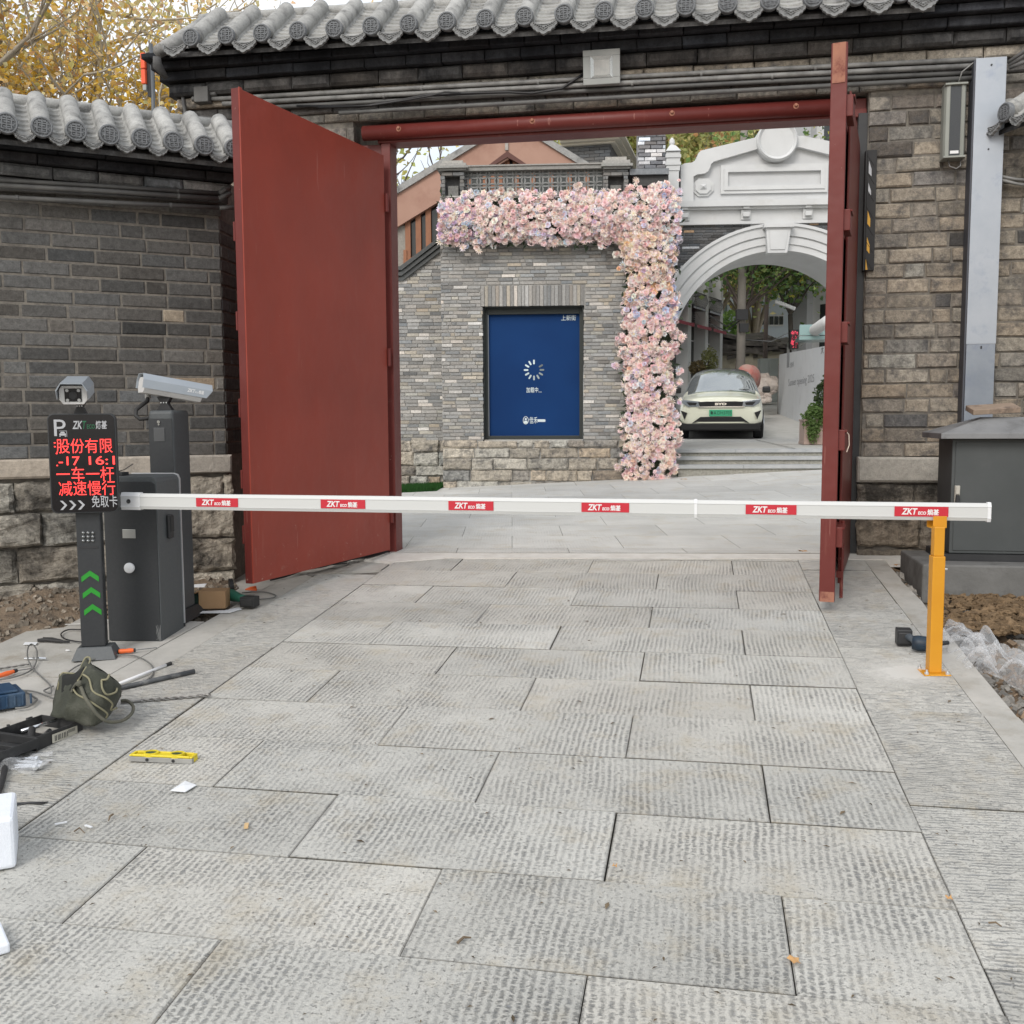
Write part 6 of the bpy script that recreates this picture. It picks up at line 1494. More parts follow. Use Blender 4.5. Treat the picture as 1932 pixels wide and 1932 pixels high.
cp_('lower_strip', [(-.46, .345), (.46, .345), (.50, .365), (-.50, .365)], -.034, -.02, M_cp)
me_ = lambda body, x, z, size, w, mat, off, par: text('lettering', body, size, par, (x, -.0285 if par is car else -.041, zT+z), mat, FCar, offset=off, width=w)
text('emblem', 'BYD', .065, car, (-.12, -.0245, zT+.722), M_chr, FCar, offset=.004, width=.24)
mb = MB(); mb.box(-.24, .24, -.040, -.028, zT+.485, zT+.625); npl = part('number_plate', mb, pmat('green_plate', (.06, .42, .22), None, rough=.4), car, FCar, bev=.003)
text('lettering', '\u9c81', .075, npl, (-.215, -.0405, zT+.53), M_cblk, FCar, offset=.001, width=.06); text('lettering', 'A', .105, npl, (-.145, -.0405, zT+.522), M_cblk, FCar, offset=.001, width=.055); text('lettering', 'DH3703', .105, npl, (-.065, -.0405, zT+.522), M_cblk, FCar, offset=-.001, width=.285)
for sx in (-1, 1):
    for yy in (.80, 3.45):
        mb = MB(); mb.lathe([(.20, -.11), (.30, -.105), (.325, -.07), (.325, .07), (.30, .105), (.20, .11)], (sx*.80, yy, zT+.325), 28, 'x'); w_ = part('wheel', mb, M_tyre, car, FCar, smooth=False)
        mb = MB(); mb.lathe([(.20, .095), (.19, .118), (.05, .112), (.001, .112)] if sx > 0 else [(.001, -.112), (.05, -.112), (.19, -.118), (.20, -.095)], (sx*.80, yy, zT+.325), 20, 'x'); part('rim', mb, M_chr, w_, FCar)
        mb = MB(); mb.lathe([(.37, -.005), (.37, .004), (.001, .004)], (sx*.897, yy, zT+.33), 24, 'x') if False else None
    mb = MB(); mb.box(sx*.89-.0, sx*1.06, 1.18, 1.30, zT+1.0, zT+1.14) if sx > 0 else mb.box(-1.06, -.89, 1.18, 1.30, zT+1.0, zT+1.14); part('mirror', mb, M_cblk, car, FCar, bev=.03, seg=3)
for s in (-1, 1): mb = MB(); mb.tube([(s*.15, 1.0, zT+1.04), (s*.15+.45, 1.08, zT+1.075)], .008, 5); part('wiper', mb, M_cblk, car, FCar)
mb = MB(); mb.prism([(-.40, zT+1.13), (.22, zT+1.13), (.16, zT+1.27), (-.34, zT+1.25)], 1.62, 1.63); 
# ---- left arcade building along the street
P1_, P3_ = depthpt(1295, 700, 34), depthpt(1357, 700, 37.4); dS = Vector((P3_.x-P1_.x, P3_.y-P1_.y, 0)).normalized()
FS5 = Fr(P1_.xy, -math.degrees(math.atan2(dS.y, dS.x))); s5 = lambda px, o=0.0: FS5.u(px, 700, o)
ab = thing('shop_building', 'pale pilastered shop row with maroon awnings and iron balconies left of the street', 'building', FS5, (1, .6, zT))
M_sh = pmat('grey_slats', (.10, .10, .105), (.14, .14, .145), 30, .7); M_aw = pmat('maroon_awning', (.25, .025, .04), (.30, .035, .055), 9, .75)
zf = lambda y: FS5.z(1295, y)
L5 = s5(1362)
mb = MB(); mb.box(-6, L5, .35, 1.4, .6, 8.3); part('wall', mb, M_pl, ab, FS5)
cols5 = [s5(1295), s5(1327.5), s5(1355)]; stp = cols5[1]-cols5[0]
for c in [cols5[0]-stp*2, cols5[0]-stp]+cols5:
    mb = MB(); mb.box(c-.17, c+.17, -.10, .35, .6, 8.3); mb.box(c-.20, c+.20, -.13, .35, .6, 2.6); part('pilaster', mb, M_pl2, ab, FS5)
for c in [cols5[0]-stp/2, (cols5[0]+cols5[1])/2, (cols5[1]+cols5[2])/2]:
    w_ = stp/2-.2; za, zb5 = zf(618), zf(602)
    mb = MB(); z = zb5
    while z < zf(563): mb.box(c-w_, c+w_, .26, .31, z, z+.05); z += .075
    mb.box(c-w_, c+w_, .315, .34, zb5, zf(563)); part('shutter', mb, M_sh, ab, FS5)
    mb = MB(); mb.box(c-w_, c+w_, .30, .34, .6, zb5); part('shop_window', mb, M_glass, ab, FS5)
    mb = MB(); mb.box(c-.03, c+.03, .27, .298, .6, za); mb.box(c-w_, c+w_, .27, .298, za-.35, za-.31); part('window_bar', mb, M_pl, ab, FS5)
    mb = MB(); a5, b5 = c-w_-.08, c+w_+.02; mb.add([(a5, .25, zb5), (b5, .25, zb5), (b5, -.32, za+.10), (a5, -.32, za+.10), (a5, -.32, za), (b5, -.32, za)], [(3,2,1,0),(4,5,2,3)])
    mb.add([(a5, .25, zb5-.03), (b5, .25, zb5-.03), (b5, -.31, za+.07), (a5, -.31, za+.07)], [(0,1,2,3)]); part('awning', mb, M_aw, ab, FS5)
    zk0, zk1 = zf(574), zf(548)
    mb = MB()
    for q in range(13): x = c-w_*.9+q*w_*1.8/12; mb.tube([(x, -.10, zk0), (x, -.22, (zk0+zk1)/2), (x, -.14, zk1)], .011, 4)
    for yy, zz in ((-.12, zk0), (-.15, zk1)): mb.tube([(c-w_*.9, .3, zz), (c-w_*.9, yy, zz), (c+w_*.9, yy, zz), (c+w_*.9, .3, zz)], .016, 5)
    mb.box(c-w_*.9, c+w_*.9, -.14, .34, zk0-.09, zk0-.02); part('balcony', mb, M_cblk, ab, FS5)
    mb = MB(); mb.box(c-.3, c+.3, .30, .345, zk0, zk1+1.4); part('upper_window', mb, M_pl2, ab, FS5)
    mb = MB(); mb.box(c-.24, c+.24, .28, .299, zk0+.05, zk1+1.3); part('pane', mb, M_gl2 if 'M_gl2' in globals() else M_glass, ab, FS5)
# ---- hoarding
Hf, Hn = onter(1468, 781), onter(1520, 801)
hd = Vector((Hn.x-Hf.x, Hn.y-Hf.y, 0)).normalized(); FHd = Fr(Hf.xy, -math.degrees(math.atan2(hd.y, hd.x)))
hb = thing('hoarding', 'long white site hoarding with a printed opening notice on the right of the street', 'hoarding', FHd, (1.5, .1, Hf.z))
LH = 9.0; zt_h = FHd.z(1473, 668); zt_n = FHd.z(1550, 654)
un = FHd.u(1550, 654)
def htop(u): return zt_h+(zt_n-zt_h)*u/un
mb = MB(); zc = .15
def hz0(u): w = FHd.w(u, 0, 0); return ground_at(w.x, w.y)-.1
mb.prism([(0, hz0(0)), (LH, hz0(LH)), (LH, htop(LH)), (.12, htop(.12)), (.03, htop(0)-.03), (0, htop(0)-.15)], 0, .06); part('panel', mb, pmat('white_hoarding', (.62, .64, .66), (.58, .60, .62), 2, .6, dirt=(.48, .49, .50), dscale=1.5, dlo=.55, dhi=.8), hb, FHd)
M_ht = pmat('grey_print', (.28, .29, .31), None, rough=.6); M_hd = pmat('dark_print', (.08, .08, .09), None, rough=.6)
def ht(body, x0, x1, yb, hpx, mat, off=0):
    u0, z0 = FHd.at(x0, yb); u1 = FHd.u(x1, yb); z1 = FHd.z(x0, yb-hpx); text('lettering', body, (z1-z0)*1.35, hb, (u0, -.004, z0), mat, FHd, offset=off, width=(u1-u0))
ht('Sunner opening 2025', 1487.5, 1536, 728.5, 14, M_ht)
u0, z0 = FHd.at(1484.5, 694); mb = MB(); mb.box(u0, u0+.45, -.004, 0, z0, z0+.42); part('logo_block', mb, M_ht, hb, FHd)
ht('\u4f73\u79be', 1491, 1498, 693, 8, M_ht); ht('\u5927', 1549, 1554, 667, 12, M_hd)
mb = MB(); mb.box(-.03, .03, -.02, 1.2, hz0(0), htop(0)-.9); mb.box(-.1, .0, -.01, .05, hz0(0), hz0(0)+1.6); part('end_panel', mb, pmat('old_board', (.16, .15, .14), (.22, .21, .20), 4, .8), hb, FHd)
# ---- right tall building
O6 = depthpt(1500, 700, 34); FR6 = Fr(O6.xy, 62)
rb = thing('tall_building', 'tall pale building with grey pilasters and a sloping pipe behind the hoarding', 'building', FR6, (3, 1, 1))
M_gp = pmat('grey_pilaster', (.40, .41, .42), None, rough=.85)
mb = MB(); mb.box(0, 20, .0, 8, .8, 19); part('wall', mb, M_pl2, rb, FR6)
for c in range(0, 8):
    mb = MB(); x = c*2.4; mb.box(x, x+.75, -.25, -.001, .8, 19)
    for z in range(3, 18, 2): mb.box(x-.02, x+.77, -.26, -.251, z, z+.05, (1,1,1))
    part('pilaster', mb, M_gp, rb, FR6)
    for z in (3.5, 6.6, 9.7, 12.8, 15.6):
        mb = MB(); mb.box(x+1.05, x+2.1, -.06, -.002, z, z+1.7); wn = part('window', mb, M_pl, rb, FR6)
        mb = MB(); mb.box(x+1.15, x+2.0, -.08, -.062, z+.1, z+1.6); part('pane', mb, M_glass, wn, FR6)
mb = MB(); a, b2 = depthpt(1494, 652, 33), depthpt(1562, 606, 27); mb.tube([a, b2], .16, 10); mb.tube([a, a+Vector((0, 0, -1))], .16, 10)
solo('pipe', mb, M_pl2, 'thick white pipe sloping across the pale building above the hoarding', 'pipe', WORLD, a, smooth=True)
mb = MB(); a = depthpt(1505, 650, 30); mb.tube([depthpt(1462, 569, 31), depthpt(1480, 575, 31), depthpt(1500, 583, 31)], .06, 6)
solo('lamp_arm', mb, M_pl2, 'thin white lamp arm reaching out beside the tall building', 'street lamp', WORLD, depthpt(1480, 575, 31))
# sign
sg0, sg1 = depthpt(1490.5, 658, 31), depthpt(1506, 622, 31)
FSg = Fr(sg0.xy, 3); sg = thing('vertical_sign', 'upright black hotel sign with two pink-red characters by the tall building', 'sign', FSg, (.12, 0, sg0.z))
w_ = (sg1-sg0).x; mb = MB(); mb.box(0, w_, 0, .2, sg0.z, sg1.z); part('panel', mb, M_cblk, sg, FSg)
m, n, b = _new('pink_sign_letters'); b.inputs['Base Color'].default_value = (.6, .06, .10, 1); b.inputs['Emission Color'].default_value = (1, .08, .14, 1); b.inputs['Emission Strength'].default_value = .35
text('lettering', '\u65c5', w_*.95, sg, (w_*.04, -.01, sg0.z+(sg1.z-sg0.z)*.56), m, FSg, offset=.012, width=w_*.9); text('lettering', '\u9986', w_*.95, sg, (w_*.04, -.01, sg0.z+(sg1.z-sg0.z)*.10), m, FSg, offset=.012, width=w_*.9)
# glass canopy
FCn = Fr(depthpt(1508, 633, 29).xy, 10); mb = MB(); z = depthpt(1508, 633, 29).z
mb.box(0, .95, 0, 1.2, z-.12, z-.02); mb.box(0, .95, -.02, .0, z, z+.30); solo('canopy', mb, pmat('teal_glass', (.25, .38, .38), None, rough=.2), 'small glass-edged canopy over an entrance beyond the hoarding', 'canopy', FCn, (.4, .5, z))
# ---- end of the street: low wall, junk roof, white house
E1, E2 = depthpt(1350, 716, 40), depthpt(1476, 716, 40); FE = Fr(E1.xy, math.degrees(math.atan2(-(E2.y-E1.y), E2.x-E1.x))); ke = lambda x, y, o=0.0: FE.at(x, y, o)
mb = MB(); a, b2 = ke(1345, 735), ke(1485, 667); mb.box(a[0], b2[0], 0, .3, a[1]-.6, b2[1]); mb.box(a[0], b2[0], -.05, .35, b2[1]+.001, b2[1]+.09)
solo('low_wall', mb, pmat('beige_render', (.40, .37, .29), (.34, .31, .25), 1.2, .9, dirt=(.22, .20, .16), dscale=1.5), 'low beige rendered wall closing the far end of the street', 'wall', FE, (3, 0, 2.0))
M_junk = pmat('tarred_sheets', (.05, .045, .042), (.13, .12, .11), 2.5, .9, bmp=.05, bscale=6)
mb = MB()
for _ in range(60):
    px = rnd.uniform(1352, 1480); py = rnd.uniform(640+max(0, (px-1400)*.12), 668); u, z = ke(px, py, .3); L = rnd.uniform(.8, 2.6); t = rnd.uniform(-.25, .25)
    v = [(u-L/2, rnd.uniform(-.3, .5), z-t*L/2), (u+L/2, rnd.uniform(-.3, .5), z+t*L/2), (u+L/2, rnd.uniform(1, 2), z+t*L/2+.3), (u-L/2, rnd.uniform(1, 2), z-t*L/2+.3)]
    mb.add(v+[(p[0], p[1], p[2]-.12) for p in v], [(0,1,2,3),(7,6,5,4),(0,4,5,1),(1,5,6,2),(3,2,6,7)])
a, b2 = ke(1348, 667, .6), ke(1484, 645, .6); mb.box(a[0], b2[0], .6, 3, a[1], b2[1])
solo('scrap_roof', mb, M_junk, 'ragged dark roof of old boards and tarpaulin above the low wall', 'shed roof', FE, (3, .5, 4))
F7 = Fr(depthpt(1385, 640, 52).xy, 3); k7 = lambda x, y, o=0.0: F7.at(x, y, o)
wh = thing('white_house', 'pale bluish two storey house behind the trees at the end of the street', 'house', F7, (2, 2, 2))
mb = MB(); a, b2 = k7(1382, 680), k7(1498, 520); mb.box(a[0], b2[0], 0, 6, a[1]-2, b2[1]); part('wall', mb, pmat('pale_blue_render', (.52, .58, .64), (.48, .54, .60), 1, .85), wh, F7)
a, b2 = k7(1432, 616), k7(1478, 594); mb = MB(); mb.box(a[0], b2[0], -.06, -.002, a[1], b2[1]); wn = part('window', mb, M_pl2, wh, F7)
for q in range(5): x0 = a[0]+(b2[0]-a[0])*(q+.12)/5; x1 = a[0]+(b2[0]-a[0])*(q+.9)/5; mb = MB(); mb.box(x0, x1, -.1, -.062, a[1]+.08, b2[1]-.08); part('pane', mb, M_glass, wn, F7)
a, b2 = k7(1358, 645), k7(1383, 560); mb = MB(); mb.box(a[0]-3, b2[0], 2, 6, a[1]-3, b2[1]); part('annex', mb, pmat('green_grey_render', (.30, .38, .36), None, rough=.9), wh, F7)
# electric cabinet, mixer, debris, pole, planter
P = onter(1450, 716); P = depthpt(1450, 716, 36); F8 = Fr(P.xy, 4); a, b2 = F8.at(1433, 716), F8.at(1469, 676)
ec = thing('electric_box', 'pale grey two-door electric box against the low wall', 'electric box', F8, (0, .2, a[1]-.8))
mb = MB(); mb.box(a[0], b2[0], 0, .5, a[1]-.8, b2[1]); part('body', mb, pmat('pale_grey_metal', (.42, .46, .45), (.38, .42, .41), 2, .6), ec, F8)
for q in (0, 1): mb = MB(); x0 = a[0]+.03+(b2[0]-a[0])*.5*q; mb.box(x0, x0+(b2[0]-a[0])*.5-.05, -.025, -.002, a[1]-.75, b2[1]-.05); part('door', mb, MATS['pale_grey_metal'], ec, F8, bev=.01)
F9 = Fr(depthpt(1412, 720, 27).xy, 0); zc9 = depthpt(1412, 712, 27).z
mxr = thing('concrete_mixer', 'rusty red concrete mixer drum behind the parked car', 'mixer', F9, (0, .3, ground_at(F9.O.x, F9.O.y)))
mb = MB(); mb.lathe([(.10, -.36), (.24, -.32), (.32, -.05), (.32, .10), (.20, .36), (.17, .38)], (0, 0, 0), 20, 'z', (1,1,1)); mb.xf(Matrix.Translation((0, 0, zc9)) @ Matrix.Rotation(math.radians(62), 4, 'X') @ Matrix.Rotation(math.radians(-25), 4, 'Y')); part('drum', mb, pmat('rusty_red', (.36, .12, .10), (.34, .25, .21), 4, .8), mxr, F9, smooth=True)
mb = MB()
zg9 = ground_at(F9.O.x, F9.O.y)
for a_, b_ in (((-.4, 0, zg9), (-.1, .1, zc9)), ((.4, 0, zg9), (.1, .1, zc9)), ((0, .6, zg9), (0, .2, zc9)), ((-.4, 0, zg9+.2), (.4, 0, zg9+.2))): mb.tube([a_, b_], .03, 6)
part('stand', mb, M_cblk, mxr, F9)
M_bag = pmat('dusty_sacks', (.45, .40, .36), (.36, .30, .26), 6, .9, bmp=.03, bscale=12)
def blob(mb, c, r, sx=1, sy=1, sz=1, col=(1,1,1), n=10, seed=0, amp=.3):
    b = len(mb.v); m = n//2+1
    for i in range(m+1):
        for j in range(n):
            th_ = math.pi*i/m; ph = 2*math.pi*j/n; d = Vector((math.sin(th_)*math.cos(ph), math.sin(th_)*math.sin(ph), math.cos(th_)))
            k_ = 1+amp*NZ.noise(d*1.6+Vector((seed, seed*2, 0))); mb.v.append((c[0]+d.x*r*sx*k_, c[1]+d.y*r*sy*k_, c[2]+d.z*r*sz*k_))
    for i in range(m):
        for j in range(n): mb.f.append((b+i*n+j, b+(i+1)*n+j, b+(i+1)*n+(j+1) % n, b+i*n+(j+1) % n)); mb.c.append(col); mb.m.append(0)
mb = MB()
for px, py, D, r_, cl in ((1432, 733, 28, .26, (.5, .5, .5)), (1440, 738, 28, .2, 1), (1446, 728, 30, .3, 1), (1452, 735, 30, .22, 1), (1438, 718, 31, .3, 1), (1455, 722, 32, .25, 1), (1446, 748, 27, .12, 1), (1436, 752, 26.5, .1, 1), (1440, 757, 26, .09, 1), (1449, 755, 26, .1, 1), (1430, 742, 27, .16, 1)):
    c = depthpt(px, py, D); blob(mb, c, r_, 1.1, .9, .8, seed=px)
solo('rubble_heap', mb, M_bag, 'heap of pale rubble sacks and broken plaster beside the mixer', 'rubble', WORLD, onter(1442, 760), kind='stuff')
PB = depthpt(1397, 718, 30); zgp = ground_at(PB.x, PB.y)
mb = MB(); mb.tube([(PB.x, PB.y, zgp), (PB.x, PB.y, zgp+9.5)], [.135, .10], 12); up = solo('utility_pole', mb, pmat('concrete_pole', (.27, .25, .22), (.22, .20, .18), 3, .9), 'round concrete utility pole in front of the street trees', 'pole', WORLD, (PB.x, PB.y, zgp), smooth=True)
mb = MB(); zz = depthpt(1397, 596, 30).z; mb.box(PB.x-.2, PB.x+.14, PB.y-.25, PB.y-.12, zz-.15, zz+.15); mb.box(PB.x-.1, PB.x+.16, PB.y-.25, PB.y-.12, zz-.5, zz-.25)
q = solo('pole_box', mb, M_cblk, None, None); q.parent = up; q.matrix_parent_inverse = up.matrix_basis.inverted()
mb = MB()
for y1, y2, D2 in ((600, 596, 20), (604, 611, 20), (640, 622, 33)): A_ = depthpt(1397, y1, 30); B_ = depthpt(1340 if y2 < 620 else 1500, y2, D2+6); mb.tube([A_, (A_+B_)/2-Vector((0, 0, .25)), B_], .018, 4)
solo('overhead_cable', mb, M_cable, 'thin black overhead cables strung from the concrete pole', 'cable', WORLD, A_)
# planter
FP_ = Fr(depthpt(1517, 845, 17.4).xy, 6); a, b2 = FP_.at(1517, 845), FP_.at(1580, 791)
pn = thing('planter', 'square pinkish planter box with a leafy shrub at the right end of the steps', 'planter', FP_, (.3, .2, zT))
mb = MB(); o_ = a[0]; mb.box(o_, o_+.62, 0, .5, zT+.004, b2[1]-.03); mb.box(o_-.012, o_+.632, -.012, .512, b2[1]-.03, b2[1]); mb.box(o_-.01, o_+.63, -.01, .51, zT+.003, zT+.05); part('box', mb, pmat('pink_beige_stone', (.40, .30, .26), (.36, .275, .24), 4, .8), pn, FP_, bev=.006)
def shrub(mb, c, rad, n, cols, size=.03, seed=0, zmin=None):
    for _ in range(n):
        d = Vector((rnd.gauss(0, 1), rnd.gauss(0, 1), rnd.gauss(0, 1))).normalized()*rnd.uniform(.35, 1)**.5
        k_ = 1+.4*NZ.noise(d*2+Vector((seed, 0, 0))); p = Vector(c)+Vector((d.x*rad[0], d.y*rad[1], d.z*rad[2]))*k_
        leafq(mb, p, size*rnd.uniform(.7, 1.3), rnd.choice(cols))
def leafq(mb, p, s, col):
    a = Vector((rnd.gauss(0, 1), rnd.gauss(0, 1), rnd.gauss(0, .6))).normalized(); b = a.orthogonal().normalized()
    b = (Matrix.Rotation(rnd.uniform(0, 6.3), 3, a) @ b)*s*.38; k_ = rnd.uniform(.7, 1.25); c = tuple(x*k_ for x in col); n_ = a.cross(b).normalized()*s*.15
    mb.add([tuple(p-a*s*.5), tuple(p+b+n_), tuple(p+a*s*.5), tuple(p-b+n_)], [(0, 1, 2, 3)], c)
mb = MB(); gcs = [(.10, .16, .05), (.14, .20, .07), (.07, .12, .05)]
shrub(mb, (o_+.36, .22, b2[1]+.30), (.17, .18, .42), 900, [(.07, .12, .05), (.10, .14, .06)], .06); shrub(mb, (o_+.18, .05, b2[1]+.02), (.20, .18, .24), 900, [(.20, .30, .10), (.16, .26, .08)], .055, 4); shrub(mb, (o_+.12, -.08, b2[1]-.20), (.10, .06, .20), 260, [(.20, .30, .10)], .05, 7)
part('shrub', mb, M_lf, pn, FP_)
for px, py, D, r_, cl, lb in ((1316, 694, 33, (.28, .2, .24), (.16, .13, .07), 'brownish clipped shrub standing before the second shop window'), (1338, 682, 33, (.28, .2, .44), (.17, .18, .08), 'taller yellow-green shrub beside the last pale pilaster')):
    c = depthpt(px, py, D); mb = MB(); shrub(mb, (0, 0, c.z), r_, 900, [tuple(x*1.3 for x in cl), tuple(x*1.8 for x in cl)], .07, px); mb.tube([(0, 0, ground_at(c.x, c.y)), (0, 0, c.z)], .05, 6, (.1, .08, .06)); 
    solo('shrub', mb, M_lf, lb, 'shrub', Fr(c.xy, 0), (0, 0, ground_at(c.x, c.y)), 'shrubs before the shops')
# ================================================================== TREES
def tree(name, label, base, top, spread, cols, nleaf, lsize, bark, group=None, nb=9, seed=0, clear=.25, gap=.0, lean=(0, 0), levels=3, tr=.14, minz=None):
    r_ = random.Random(seed); root = thing(name, label, 'tree', WORLD, base, group)
    mb = MB(); H = top-base[2]; tips = []
    def limb(p, d, L, rad, lev):
        pts, rr = [p], [rad]; n = 5
        for i in range(n):
            d = (d+Vector((r_.gauss(0, .16), r_.gauss(0, .16), r_.gauss(.04, .10)))).normalized(); p = p+d*L/n; pts.append(p); rr.append(rad*(1-.75*(i+1)/n))
            if lev > 0 and i >= 1:
                for _ in range(2 if lev > 1 else 1):
                    nd = (d+Vector((r_.gauss(0, .7), r_.gauss(0, .7), r_.gauss(.1, .5)))).normalized(); limb(p, nd, L*r_.uniform(.42, .62), rad*.5, lev-1)
            if lev <= 1: tips.append((p, lev))
        mb.tube(pts, rr, 6 if lev > 1 else 4, bark, caps=False)
        tips.append((p, lev))
    b = Vector(base); t0 = b+Vector((lean[0], lean[1], H*clear)); mb.tube([b, (b+t0)/2+Vector((r_.gauss(0, .05), 0, 0)), t0], [tr*1.25, tr*1.05, tr], 10, bark)
    for q in range(nb):
        a = 2*math.pi*q/nb+r_.uniform(-.3, .3); el = r_.uniform(.5, 1.35); d = Vector((math.cos(a)*math.cos(el)*spread[0]/H*1.6, math.sin(a)*math.cos(el)*spread[1]/H*1.6, math.sin(el)*1.0)).normalized()
        limb(t0, d, H*(1-clear)*r_.uniform(.55, .85), tr*.6, levels-1)
    part('trunk', mb, pmat('bark_'+name+str(seed), bark, tuple(c*1.35 for c in bark), 6, .9, bmp=.01, bscale=12), root, WORLD, smooth=True)
    mb = MB(); per = max(1, nleaf//max(1, len(tips)))
    for p, lev in tips:
        tone = r_.choice(cols); w = NZ.noise(p*.6+Vector((seed, 0, 0)))
        if w < -gap-.05 and gap: continue
        for _ in range(int(per*(1.3+w))):
            q = p+Vector((r_.gauss(0, 1), r_.gauss(0, 1), r_.gauss(0, .8)))*lsize*3.2
            if minz is not None and q.z < minz: continue
            c = tone if r_.random() < .7 else r_.choice(cols); leafq(mb, q, lsize*r_.uniform(.6, 1.3), c)
    part('crown', mb, M_lf, root, WORLD)
    return root
AUT = [(.94, .74, .44), (.95, .84, .48), (.80, .56, .36), (.93, .82, .46), (.86, .78, .42), (.70, .70, .36)]
tree('plane_tree', 'autumn plane tree with many pale limbs above the left tiled wall', (-10.9, 24, .5), 14.0, (2.0, 3), AUT, 13000, .14, (.42, .39, .33), 'autumn plane trees', 9, 3, .22, .1, tr=.17)
tree('plane_tree', 'brighter golden plane tree nearest the gate roof on the left', (-9.9, 25, .5), 10.4, (.9, 1.6), [(.86, .58, .10), (.88, .64, .14), (.76, .54, .14)], 8500, .14, (.28, .25, .20), 'autumn plane trees', 7, 8, .3, .05, tr=.13)
tree('plane_tree', 'rusty brown plane tree at the top left corner of the picture', (-12.6, 23, .5), 14.5, (2, 3), [(.60, .34, .14), (.72, .48, .16), (.56, .50, .18)], 7500, .14, (.28, .25, .20), 'autumn plane trees', 8, 5, .3, .1, tr=.2)
tree('sparse_tree', 'sparse tree with yellowing leaves behind the left end of the gabled house', (-3.1, 27, .6), 8.9, (3, 3), [(.56, .58, .18), (.66, .62, .20), (.42, .36, .18), (.50, .54, .18)], 3600, .17, (.09, .07, .065), None, 8, 21, .35, .12, tr=.16)
YG = [(.56, .58, .26), (.66, .66, .32), (.46, .52, .22), (.70, .62, .32)]
for i, (px, D, topy, lb) in enumerate(((1165, 46, 232, 'yellow-green tree behind the cornice house and the brick chimney'), (1320, 44, 215, 'large yellow-green tree left of the gable medallion'), (1420, 50, 205, 'hazy yellow-green tree directly behind the round medallion'), (1540, 52, 215, 'yellow-green tree at the right behind the arch gable'), (1240, 50, 232, 'pale tree between the brick chimney and the white finial'))):
    b = depthpt(px, 700, D); tree('poplar_tree', lb, (b.x, b.y, 2.2), depthpt(px, topy, D).z+1.0, (4, 3), YG, 12000, .28, (.20, .17, .13), 'yellow-green trees behind the arch', 9, 31+i, .18, 0, tr=.22)
GR = [(.14, .24, .08), (.20, .32, .10), (.28, .36, .12), (.10, .18, .07)]
b = depthpt(1385, 720, 31); tree('street_tree', 'green street tree with a forked dark trunk behind the concrete pole', (b.x, b.y, ground_at(b.x, b.y)), 8.6, (3, 3), GR, 8000, .17, (.10, .08, .07), 'green street trees', 9, 51, .44, .1, lean=(.25, 0), tr=.085)
b = depthpt(1489, 700, 33); tree('street_tree', 'green street tree with twin dark stems beside the hotel sign', (b.x, b.y, ground_at(b.x, b.y)), 9.0, (2.6, 2.5), GR+[(.60, .55, .12)], 6500, .17, (.08, .07, .06), 'green street trees', 8, 57, .42, .1, tr=.075)
b = depthpt(1445, 700, 38); tree('street_tree', 'rusty leaved tree high behind the two green street trees', (b.x, b.y, ground_at(b.x, b.y)), 11, (4, 3), [(.60, .34, .16), (.56, .48, .18), (.28, .34, .12)], 5500, .2, (.08, .065, .06), 'green street trees', 9, 63, .45, .0, tr=.08)
b = depthpt(1368, 640, 43); mb = MB(); shrub(mb, (0, 0, b.z-.4), (1.0, .8, 1.5), 1800, [(.16, .28, .08), (.22, .34, .10)], .2, 3); mb.tube([(0, 0, 2), (0, 0, b.z)], .08, 6, (.1, .08, .06)); solo('bush', mb, M_lf, 'bright green bush left of the concrete pole above the low wall', 'bush', Fr(b.xy, 0), (0, 0, 2.4))
# distant blocks of flats above the arch gable
for px0, px1, py, D, lb in ((1112, 1158, 258, 75, 'faint far apartment block seen over the cornice house'),):
    Fd = Fr(depthpt(px0, 400, D).xy, 3); u1 = Fd.u(px1, 400); zt_d = Fd.z(px0, py-30 if px0 > 1500 else py)
    fb = thing('apartment_block', lb, 'building', Fd, (u1/2, 3, 2)); mb = MB(); mb.box(0, u1, 0, 8, 2, zt_d); part('wall', mb, M_pl2, fb, Fd)
    z = zt_d-1.9
    while z > zt_d-12:
        x = .25
        while x < u1-.8: mb = MB(); mb.box(x, x+.9, -.06, -.003, z, z+1.3); part('window', mb, M_glass if px0 < 1500 else M_gp, fb, Fd); x += 1.5
        z -= 2.6
# ================================================================== TOOLS AND LITTER ON THE PAVING
def c5(x, y): return G(x/3.418, 988.7+y/3.418)              # a point of the paving under the (zoomed) picture
def up(P, h): return Vector((P.x, P.y, P.z+h))
def onG(pts, h): return [up(c5(*p), h) for p in pts]
def smooth(pts, k=4):
    P = [Vector(p) for p in pts]; out = []
    for i in range(len(P)-1):
        p0, p1, p2, p3 = P[max(i-1, 0)], P[i], P[i+1], P[min(i+2, len(P)-1)]
        for q in range(k):
            t = q/k; out.append(.5*((2*p1)+(p2-p0)*t+(2*p0-5*p1+4*p2-p3)*t*t+(3*p1-p0-3*p2+p3)*t**3))
    out.append(P[-1]); return out
M_gcab = pmat('grey_cable', (.13, .13, .125), (.17, .17, .16), 20, .6)
def cable(pts, r, label, mat=None, lift=None, cat='cable', group='loose cables on the left paving'):
    P = onG(pts, r+.004)
    if lift:
        for i, h in lift.items(): P[i].z += h
    mb = MB(); mb.tube(smooth(P), r, 7); return solo('cable', mb, mat or M_gcab, label, cat, WORLD, P[0], group, smooth=True)
cable([(345, 1055), (300, 1075), (285, 1088), (330, 1100), (322, 1050), (260, 990), (205, 935), (178, 885), (185, 835), (212, 818), (240, 855), (228, 915), (180, 965), (80, 1000), (0, 1012), (-60, 1015)], .0042, 'grey cable standing up in a narrow loop left of the canvas bag', lift={7: .02, 8: .03, 9: .03, 10: .02})
